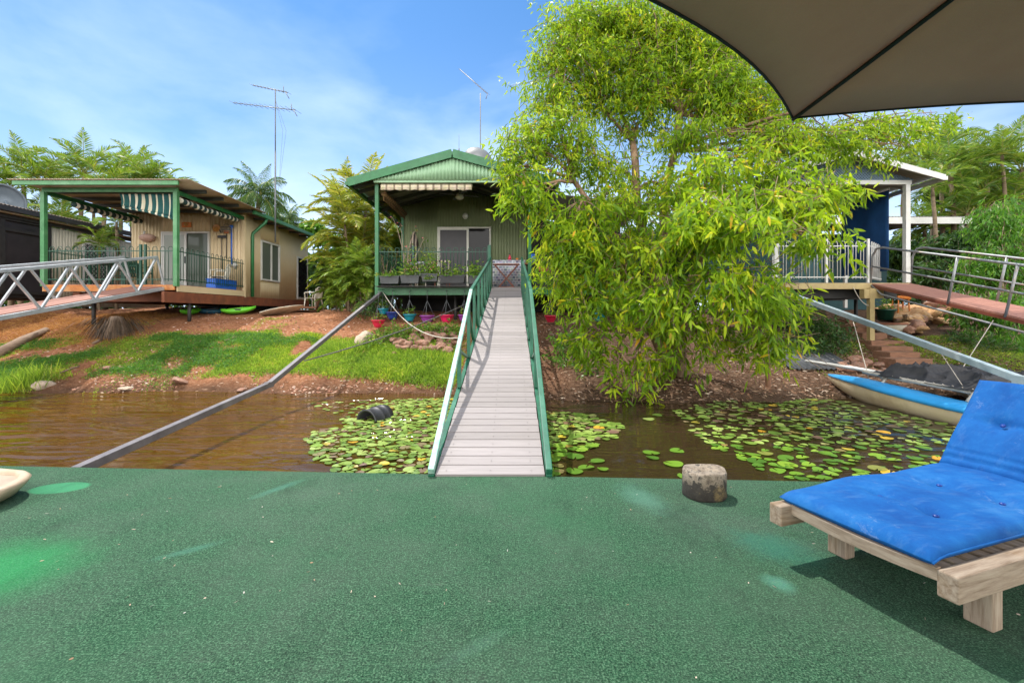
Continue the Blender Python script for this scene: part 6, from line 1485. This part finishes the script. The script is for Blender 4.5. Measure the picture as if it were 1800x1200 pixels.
TREE = thing('paperbark_tree', 'large leafy paperbark tree with drooping branches in front of the green house', 'tree', tb)
BL = [(1005, 50, 10.5, 78, 70, 1), (1100, 55, 10.8, 90, 75, 1), (1190, 120, 10.8, 100, 80, .85), (965, 165, 10.2, 66, 60, .7), (1060, 165, 10.6, 80, 55, .9), (1290, 170, 10.2, 95, 75, .85),
      (925, 255, 9.6, 52, 62, .95), (1015, 270, 9.8, 58, 55, .85), (930, 335, 9.2, 55, 48, 1), (1010, 385, 9.2, 85, 55, 1), (1085, 420, 9.4, 80, 55, .75), (1225, 235, 9.6, 75, 40, .85),
      (1250, 310, 8.6, 95, 65, 1), (1345, 280, 9.0, 90, 50, .8), (1190, 410, 8.2, 80, 85, .9), (1290, 395, 7.6, 110, 80, 1), (1395, 345, 8.0, 95, 65, 1), (1430, 410, 7.5, 80, 45, .6),
      (1470, 330, 8.4, 45, 45, .8), (985, 470, 9.4, 50, 62, .8), (1060, 530, 9.0, 80, 60, .75), (1180, 520, 8.2, 105, 62, .9), (1290, 500, 7.5, 105, 60, 1), (1355, 520, 7.9, 45, 70, .7),
      (1035, 600, 8.9, 60, 42, .7), (1105, 640, 8.6, 50, 46, .8), (1225, 590, 8.5, 95, 45, .65), (1345, 595, 8.4, 70, 46, .85), (1180, 620, 8.8, 60, 30, .5),
      (1420, 235, 9.4, 105, 38, .75), (1530, 222, 10.0, 95, 30, .7), (1620, 208, 10.2, 62, 20, .7), (1400, 150, 10.6, 80, 60, .7), (1320, 60, 11, 140, 90, .7), (1470, 250, 9.6, 60, 40, .6), (1575, 262, 10, 45, 22, .4),
      (1110, 690, 8.4, 24, 18, .6), (1165, 330, 9.6, 38, 60, .6), (1125, 215, 10.6, 60, 40, .6), (1030, 110, 10.4, 70, 55, .9), (1140, 160, 10.4, 60, 50, .8), (1100, 350, 9.4, 70, 40, .8), (985, 225, 9.8, 60, 50, .8), (1160, 40, 10.8, 70, 50, .9), (1240, 100, 10.6, 80, 60, .9), (1000, 430, 9.2, 60, 50, .8), (1340, 200, 10, 80, 40, .8), (1250, 380, 8, 80, 60, .7), (900, 300, 9.4, 30, 40, .6), (1080, 300, 10, 60, 50, .55), (1130, 110, 10.5, 80, 60, .9), (1200, 50, 10.6, 80, 50, .9), (1060, 20, 10.5, 80, 40, 1), (960, 110, 10.3, 40, 50, .6), (1260, 150, 10.2, 80, 60, .8), (1350, 240, 9.6, 80, 40, .8), (1040, 450, 9.2, 60, 50, .7), (1100, 480, 9, 70, 50, .6)]
blobs = []
for px, py, Y_, rx, rz, wg in BL:
    c = at(px, py, Y_); blobs.append((c, (rx * Y_ / F, min(rx, rz * 1.2) * Y_ / F * .8, rz * Y_ / F), wg))
tw = MB(); tr = MB(); br_ = MB()
forks = []
trunks = [((0, 0, 0), at(1060, 400, 10.2), .13, .075), ((.12, .05, 0), at(1112, 250, 10.6), .15, .08), ((.2, -.05, 0), at(1195, 200, 10.4), .13, .07), ((.0, -.1, 0), at(1240, 420, 8.8), .12, .07), ((-.12, .0, 0), at(1010, 320, 9.8), .10, .055)]
for o_, e_, r0, r1 in trunks:
    P = limb(tr, tb + Vector(o_), e_, r0, r1, .22, 9); forks.append(P)
tr.build('trunk', M['bark'], TREE)
allp = [p for P in forks for p in P[3:]]
for c, r, wg in blobs:
    src = min(allp, key=lambda p: (p - c).length + (.6 if p.z > c.z + .6 else 0) + random.uniform(0, .3))
    P = limb(br_, src, c, .045, .014, .35, 7, .12)
    for k_ in range(5):
        dv = Vector((random.gauss(0, 1), random.gauss(0, 1), random.gauss(0, .8))).normalized(); e_ = c + Vector((dv.x * r[0], dv.y * r[1], dv.z * r[2])) * .8
        limb(br_, P[random.randint(3, 6)], e_, .018, .005, .4, 5)
br_.build('branches', M['bark'], TREE)
far_b = [b_ for b_ in blobs if b_[0].y > 9.3]; near_b = [b_ for b_ in blobs if b_[0].y <= 9.3]
o, nleaf = foliage('crown', far_b, TREE, tree_leaf, 340, (.09, .165), (.022, .040), .2, .5, tw, 12)
o, n2_ = foliage('crown', near_b, TREE, tree_leaf, 150, (.115, .235), (.032, .056), .2, .5, tw, 12)
# bare tangle of dead twigs in the lower crown
for k_ in range(260):
    c = at(random.uniform(1150, 1420), random.uniform(380, 640), random.uniform(7.8, 9)); d = Vector((random.gauss(0, 1), random.gauss(0, .6), random.gauss(-.3, .6))).normalized() * random.uniform(.25, .7)
    tw.tube([c, c + d * .5 + Vector((random.gauss(0, .05), 0, random.gauss(0, .05))), c + d], [.006, .005, .002], 4)
tw.build('twigs', M['twig'], TREE)

# ------------------------------------------------------------------ palms
def palm_leaf(stops, tcol): return leaf_mat('palm_leaflet', stops, .4, tcol, .42)
PM1 = palm_leaf([(0, (.035, .10, .018)), (.5, (.09, .20, .025)), (.85, (.18, .28, .03)), (1, (.36, .30, .05))], (.40, .55, .04))
PM2 = palm_leaf([(0, (.03, .075, .02)), (.6, (.06, .13, .03)), (1, (.12, .2, .04))], (.2, .35, .05))
PM3 = palm_leaf([(0, (.10, .16, .02)), (.5, (.22, .30, .03)), (.8, (.36, .38, .04)), (1, (.50, .33, .05))], (.65, .65, .05))
PM4 = palm_leaf([(0, (.04, .11, .012)), (.5, (.13, .24, .022)), (1, (.30, .38, .04))], (.42, .58, .04))
def frond(Vs, Cs, Ls, base, az, el, L, ll, lw, bend, npair, rach, vee=.5):
    """one feather frond; appends leaflets and the rachis"""
    d0 = Vector((math.cos(az) * math.cos(el), math.sin(az) * math.cos(el), math.sin(el))); pts = []; p = Vector(base); d = d0.copy(); n = 12
    for i_ in range(n + 1):
        pts.append(p.copy()); p = p + d * (L / n); d = (d + Vector((0, 0, -bend / n * (.4 + 1.3 * i_ / n)))).normalized()
    rach.tube(pts, [.016 * (1 - .85 * i_ / n) + .003 for i_ in range(n + 1)], 4)
    side0 = d0.cross(Vector((0, 0, 1))).normalized(); PP, DD, LL = [], [], []
    for k_ in range(npair):
        f_ = .14 + .86 * (k_ + .5) / npair; x = f_ * n; i_ = min(int(x), n - 1); q_ = pts[i_].lerp(pts[i_ + 1], x - i_); tg = (pts[i_ + 1] - pts[i_]).normalized(); up = side0.cross(tg).normalized()
        ln = ll * (math.sin(math.pi * min(1, .18 + f_ * .86)) * .9 + .12)
        for s_ in (-1, 1):
            dd = (side0 * s_ * .8 + tg * (.45 + .5 * f_) + up * vee * (.6 + random.uniform(-.25, .25)) + Vector((random.gauss(0, .07), random.gauss(0, .07), random.gauss(0, .07)))).normalized()
            PP.append(q_); DD.append(dd); LL.append(ln * random.uniform(.85, 1.1))
    return PP, DD, LL
def make_palm(name, mat, trunk_h, trunk_r, nf, L, ll, lw, bend, npair=42, elr=(-.1, 1.35), vee=.45, droop=.35, stems=1, spread=0, crownshaft=True, lean=0):
    """returns meshes (trunk, crown) built at the origin"""
    tk = MB(); ra = MB(); PP, DD, LL = [], [], []
    for s_ in range(stems):
        a = random.uniform(0, 6.28); o = Vector((math.cos(a), math.sin(a), 0)) * spread * math.sqrt(s_ / max(1, stems)); H_ = trunk_h * (.15 + .85 * (s_ + .6) / stems) if stems > 1 else trunk_h
        tip = o * 1.9 + Vector((lean, 0, H_)) if stems > 1 else Vector((lean, 0, H_))
        pts = [o.lerp(tip, q / 8) + Vector((.06 * math.sin(q * .8 + s_), .05 * math.cos(q * .6), 0)) * (H_ / 5) for q in range(9)]
        tk.tube(pts, [trunk_r * (1.25 - .4 * q / 8) for q in range(9)], 9)
        b0 = pts[-1]
        if crownshaft: tk.tube([b0, b0 + Vector((0, 0, .45))], [trunk_r * 1.0, trunk_r * .55], 8); b0 = b0 + Vector((0, 0, .38))
        m_ = nf if stems == 1 else max(5, int(nf))
        for k_ in range(m_):
            el = elr[0] + (elr[1] - elr[0]) * ((k_ + .5) / m_) ** .9; az = k_ * 2.399 + random.uniform(-.25, .25) + s_
            a_, b_, c_ = frond(None, None, None, b0, az, el, L * random.uniform(.85, 1.1), ll, lw, bend * random.uniform(.8, 1.25), npair, ra, vee); PP += a_; DD += b_; LL += c_
    Vv, ct, lp = leaf_arrays(np.array([p[:] for p in PP]), np.array([p[:] for p in DD]), np.array(LL), lw, droop, (.25, .7))
    t_ = tk.build('trunk', M['palm_trunk']); r_ = ra.build('frond_stalks', surf_stalk); c_ = np_mesh('crown', Vv, ct, lp, mat)
    return t_, r_, c_
surf_stalk = surf('frond_stalk', (.30, .30, .07), (.20, .22, .05), 6, .5)
def palm_proto(label, *a, **k):
    t_, r_, c_ = make_palm(*a, **k); root = thing(a[0], label, 'palm', (0, 0, 0))
    for o in (t_, c_): o.parent = root
    r_.parent = c_
    return root
used = {}
def place(root, x, y, z, label, rot=0, sc_=1.0, group=None):
    if root.name not in used: o = root; used[root.name] = 1; o.location = (x, y, z); o.rotation_euler = (0, 0, rot); o.scale = (sc_,) * 3
    else: o = copy_tree(root, None, (x, y, z), rot, sc_)
    o['label'] = label
    if group: o['group'] = group
    return o
def crown_at(root, px, py, Y_, hgt, label, rot, sc_, group=None):
    c = at(px, py, Y_); hgt = 6.8 if root is not Q1 else 6.0; sc_ = max(sc_, .86) if Y_ > 18 else sc_; return place(root, c.x, c.y, c.z - hgt * sc_, label, rot, sc_, group)
A1 = palm_proto('', 'palm_tree', PM1, 6.4, .085, 11, 1.95, .58, .036, 1.5, 50, (.2, 1.4), .6, .22)
A2 = palm_proto('', 'palm_tree', PM1, 6.4, .085, 12, 1.85, .58, .036, 1.9, 48, (0, 1.4), .5, .25)
Q1 = palm_proto('', 'queen_palm', PM2, 6.0, .13, 24, 2.15, .62, .036, 1.7, 66, (-.5, 1.35), .15, 1.0, crownshaft=False)
gp_ = 'palms behind the tan house'
crown_at(A1, 147, 305, 19.5, 5.4, 'tallest palm behind the tan house, with upright fan of fronds', .4, 1.0, gp_)
crown_at(A2, 75, 318, 19, 5.4, 'palm behind the tan house roof, second from the left', 1.5, 1.0, gp_)
crown_at(A2, 20, 330, 18.5, 5.4, 'palm at the left edge with a long arching frond', 2.6, 1.0, gp_)
crown_at(A1, 208, 318, 21, 5.4, 'dark feathery palm between the tallest palm and the right-hand low palm', 3.2, .95, gp_)
crown_at(A2, 255, 322, 20.5, 5.4, 'low spreading palm above the middle of the verandah roof', 4.1, .95, gp_)
crown_at(A1, 165, 352, 23, 5.4, 'yellowish palm low behind the tallest palm', 5.1, .9, gp_)
crown_at(A2, 110, 395, 18.2, 5.4, 'palm between the screened house and the tan house', .3, .8, gp_)
crown_at(A1, 60, 395, 19.5, 5.4, 'palm with hanging fronds above the screened house roof', 1.1, .85, gp_)
crown_at(A2, 205, 392, 17.3, 5.4, 'dark palm beside the tan verandah left side', 2.2, .62, gp_)
crown_at(A2, 175, 430, 16.6, 5.4, 'small palm with browning fronds behind the fence of the tan verandah', 5.2, .5, gp_)
crown_at(Q1, 455, 345, 24, 6.0, 'tall feathery palm behind the aerial mast', .8, .95)
crown_at(Q1, 505, 392, 30, 6.0, 'distant dark palm top just above the tan house gutter', 2.4, .8)
for px, py, Y_, lb in ((40, 300, 20.5, 'palm with upright fronds between the two leftmost palms'), (112, 325, 21.5, 'palm low behind the two palms left of the tallest one'), (185, 340, 19, 'palm whose fronds brush the tan verandah roof'), (235, 300, 22.5, 'farthest feathery palm above the verandah roof'), (285, 335, 21, 'rightmost low palm above the tan roof corner')):
    crown_at(random.choice((A1, A2)), px, py, Y_, 0, lb, random.uniform(0, 6), random.uniform(.9, 1.05), gp_)
# golden cane clumps between the two houses
C1_ = palm_proto('', 'cane_palm', PM4, 3.4, .035, 10, 1.9, .52, .042, 1.3, 46, (-.35, 1.3), .5, .35, stems=9, spread=.34)
C2_ = palm_proto('', 'cane_palm', PM3, 4.6, .04, 9, 1.9, .56, .044, 1.15, 46, (-.15, 1.3), .5, .4, stems=7, spread=.3)
def gp2(root, px, Y_, label, rot, sc_, group=None):
    x = (px - 900) / F * Y_; return place(root, x, Y_, gnd(x, Y_) - .05, label, rot, sc_, group)
gp_ = 'cane palms between the houses'
gp2(C1_, 618, 15.6, 'dense green cane palm left of the green verandah post', .5, .50, gp_)
gp2(C2_, 622, 17.5, 'tall yellow-green cane palm rising beside the green gable', 1.2, 1.0, gp_)
gp2(C1_, 592, 17.2, 'cane palm with arching fronds beside the white chair', 2.9, .50, gp_)
gp2(C2_, 660, 19.5, 'yellowish cane palm seen under the green verandah eave', 3.6, .85, gp_)
gp2(C1_, 645, 15.3, 'low cane palm at the foot of the green verandah post', 4.3, .50, gp_)
gp2(C2_, 612, 19, 'cane palm with orange-tipped fronds behind the clump', 5.3, .93, gp_)
gp2(C1_, 690, 21, 'green cane palm deep behind the verandah corner', .9, .9, gp_)
# right-hand palms behind the carport
gp_ = 'palms behind the white house'
crown_at(A1, 1655, 262, 19, 5.4, 'tall palm just right of the white gable end', .2, .9, gp_)
crown_at(A2, 1640, 330, 16.2, 5.4, 'palm with golden stalks above the white gutter end', 1.2, .8, gp_)
crown_at(A1, 1762, 272, 16.5, 5.4, 'palm with broad fronds against the sky at the right edge', 2.2, .75, gp_)
crown_at(A2, 1720, 330, 17.0, 5.4, 'palm in front of the sky between the two tallest right-hand palms', 3.0, .85, gp_)
crown_at(A2, 1790, 345, 18, 5.4, 'yellow-green palm at the right edge, lower down', 4.0, .85, gp_)
crown_at(A1, 1590, 300, 22, 5.4, 'far palm showing over the white roof', 5.0, .9, gp_)
crown_at(A1, 1700, 400, 18.5, 5.4, 'shaded palm over the carport roof', 2.7, .7, gp_)
crown_at(A2, 1668, 455, 16.4, 5.4, 'low palm with browning fronds beside the carport', 1.9, .55, gp_)
crown_at(A1, 1690, 345, 19.5, 5.4, 'green palm between the white gutter and the carport roof', .6, .9, gp_)
crown_at(A2, 1625, 400, 19, 5.4, 'palm seen below the white gutter end', 3.3, .8, gp_)
crown_at(A1, 1750, 360, 18.5, 5.4, 'palm with dark fronds over the right end of the carport', 1.4, .8, gp_)
crown_at(A2, 1700, 290, 20.5, 5.4, 'palm behind the two tallest right-hand palms', 2.5, .95, gp_)
crown_at(A2, 1740, 440, 15.8, 5.4, 'low green palm behind the leafy bush at right', 3.9, .6, gp_)

for px, py, Y_, lb in ((1672, 300, 17.2, 'yellowish palm crown right above the white gutter end'), (1735, 300, 18.2, 'palm crown between the gutter and the right edge'), (1795, 300, 17.5, 'palm crown cut by the right edge, high up'), (1700, 375, 17.0, 'palm crown low over the carport edge'), (1775, 380, 17.3, 'palm crown behind the top of the leafy bush'), (1640, 290, 20, 'far palm crown left of the tall right-hand palm')):
    crown_at(random.choice((A1, A2)), px, py, Y_, 0, lb, random.uniform(0, 6), random.uniform(.9, 1.1), gp_)
# ------------------------------------------------------------------ bushes
bush_lt = leaf_mat('bush_light', [(0, (.03, .10, .012)), (.5, (.07, .20, .02)), (.9, (.14, .30, .03)), (1, (.25, .36, .05))], .45, (.25, .55, .04), .4)
bush_dk = leaf_mat('bush_dark', [(0, (.012, .035, .01)), (.6, (.03, .085, .018)), (1, (.08, .16, .03))], .3, (.15, .3, .03), .45)
def bush(name, label, cat, bl, per, L, W, mat, down=.3, group=None, stem=True):
    cs = [at(px, py, Y_) for px, py, Y_, rx, rz in bl]; bx = sum(c.x for c in cs) / len(cs); by = sum(c.y for c in cs) / len(cs); base = Vector((bx, by, gnd(bx, by)))
    t = thing(name, label, cat, base, group); bb = [(c, (rx * Y_ / F, rx * Y_ / F * .7, rz * Y_ / F), 1) for c, (px, py, Y_, rx, rz) in zip(cs, bl)]
    s_ = MB(); tw_ = MB()
    for c in cs: limb(s_, base, c, .04, .012, .3, 6)
    foliage('crown', bb, t, mat, per, L, W, .25, down, s_, 11, (.15, .4)); s_.build('branches', M['twig'], t); return t
bush('leafy_bush', 'large bright green leafy bush at the right edge behind the pipe gangway', 'bush', [(1765, 385, 12.5, 65, 50), (1790, 450, 12, 70, 60), (1740, 470, 12.3, 60, 55), (1720, 540, 11.8, 50, 40), (1780, 540, 11.5, 70, 45), (1700, 595, 11.6, 45, 25), (1770, 600, 11.2, 60, 30)], 420, (.09, .15), (.02, .035), bush_lt, .8)
bush('shrub', 'dark shrub under the white verandah left of the timber steps', 'bush', [(1440, 580, 11.6, 50, 32), (1400, 560, 11.8, 40, 38), (1470, 605, 11.3, 35, 20), (1420, 610, 11.3, 40, 22)], 420, (.06, .11), (.02, .04), bush_dk, .1)
bush('shrub', 'low spiky shrub below the bright green bush at right', 'bush', [(1705, 600, 11.3, 26, 14), (1740, 615, 10.9, 45, 18)], 360, (.10, .18), (.012, .022), bush_dk, -.3)
bush('shrub', 'dark leafy shrub filling the gap below the carport roof', 'bush', [(1655, 440, 15.6, 32, 34), (1640, 480, 15.2, 30, 24), (1700, 420, 15.2, 40, 36), (1690, 470, 14.8, 40, 30)], 260, (.14, .24), (.04, .07), bush_dk, .4)
bush('small_tree', 'light green small tree behind the tan house gutter', 'tree', [(555, 405, 26, 20, 16), (540, 398, 26, 10, 8), (570, 420, 26, 24, 14)], 240, (.2, .32), (.08, .14), bush_lt, .1)
bush('creeper', 'leafy creeper covering the stones under the hanging pots', 'bush', [(700, 588, 12.4, 40, 18), (750, 582, 12.7, 50, 16), (790, 585, 12.6, 30, 20), (665, 600, 12.0, 30, 16), (725, 605, 11.9, 30, 10), (775, 610, 11.8, 26, 10)], 560, (.05, .10), (.03, .055), fol_m, .1)
bush('shrub', 'dark shrub behind the hanging pots at the left verandah corner', 'bush', [(650, 535, 14.3, 22, 20), (668, 525, 14.6, 16, 14)], 420, (.06, .12), (.02, .035), bush_dk, .2)
bush('shrub', 'leafy shrub under the tree just right of the gangway', 'bush', [(985, 640, 10.4, 26, 26), (1030, 655, 9.9, 34, 20), (995, 600, 11, 24, 26)], 330, (.07, .12), (.022, .04), bush_lt, .3)
gp_ = 'dark bushes between and behind the houses'
bush('background_bush', 'dense bush behind the screened house at left', 'bush', [(40, 410, 22, 80, 50), (130, 420, 22, 80, 50), (-40, 370, 22, 70, 50)], 170, (.2, .38), (.07, .14), bush_dk, .3, gp_)
bush('background_bush', 'bush filling the gap behind the cane palms', 'bush', [(600, 470, 23, 50, 60), (660, 450, 24, 60, 60), (575, 480, 25, 20, 30)], 170, (.2, .38), (.07, .14), bush_dk, .3, gp_)
bush('background_bush', 'dark bush under the palms behind the carport', 'bush', [(1690, 430, 22, 90, 70), (1790, 400, 22, 90, 80), (1600, 440, 24, 60, 40), (1690, 330, 21, 70, 50), (1780, 330, 21, 80, 50), (1850, 330, 24, 80, 60)], 170, (.2, .38), (.07, .14), bush_dk, .3, gp_)
bush('background_bush', 'dark bush behind the tree between the green and white houses', 'bush', [(1200, 430, 19, 90, 70), (1290, 420, 20, 90, 60), (1120, 440, 21, 60, 60)], 170, (.18, .34), (.07, .12), bush_dk, .3, gp_)
# reedy weeds at the left edge of the water
t = thing('reed_clump', 'tall green reeds at the left water edge', 'reeds', (-10.6, 9.85, gnd(-10.6, 9.85)))
n = 900; X = rng.normal(-10.75, .28, n); Y = rng.normal(9.95, .22, n); P = np.stack([X, Y, ground_z(X, Y) - .02], 1); D = np.stack([rng.normal(0, .25, n), rng.normal(0, .25, n), np.ones(n)], 1)
Vv, ct, lp = leaf_arrays(P, D, rng.uniform(.25, .7, n), rng.uniform(.010, .018, n), .35, (.3, .7)); np_mesh('leaves', Vv, ct, lp, grass_m, t)
for (px, Y_, lb) in ((742, 10.6, 'tall grass clump left of the gangway foot'), (610, 11.6, 'tall grass clump under the bent pole'), (760, 11.0, 'tall grass clump in front of the red stones')):
    x0 = (px - 900) / F * Y_; t = thing('grass_clump', lb, 'grass clump', (x0, Y_, gnd(x0, Y_)))
    n = 420; X = rng.normal(x0, .22, n); Y = rng.normal(Y_, .18, n); P = np.stack([X, Y, ground_z(X, Y) - .02], 1); D = np.stack([rng.normal(0, .3, n), rng.normal(0, .3, n), np.ones(n)], 1)
    Vv, ct, lp = leaf_arrays(P, D, rng.uniform(.22, .5, n), rng.uniform(.010, .018, n), .4, (.3, .7)); np_mesh('leaves', Vv, ct, lp, grass_m, t)
# far scrub closing the view between and behind the houses
n = 60000; X = rng.uniform(-48, 48, n); Y = rng.uniform(29, 34, n); hmax = 2.2 + 3.2 * hash_noise(X, Y * 0, .33, 91) + 1.2 * hash_noise(X, Y, 1.1, 92)
P = np.stack([X, Y, 1.2 + hmax * rng.uniform(0, 1, n) ** .7], 1); D = rng.normal(size=(n, 3)); D[:, 2] -= .3
Vv, ct, lp = leaf_arrays(P, D, rng.uniform(.35, .6, n), rng.uniform(.12, .22, n), .2); tag(np_mesh('undergrowth', Vv, ct, lp, bush_dk), kind='stuff')
print('tree leaves', nleaf, 'pads', len(pads))
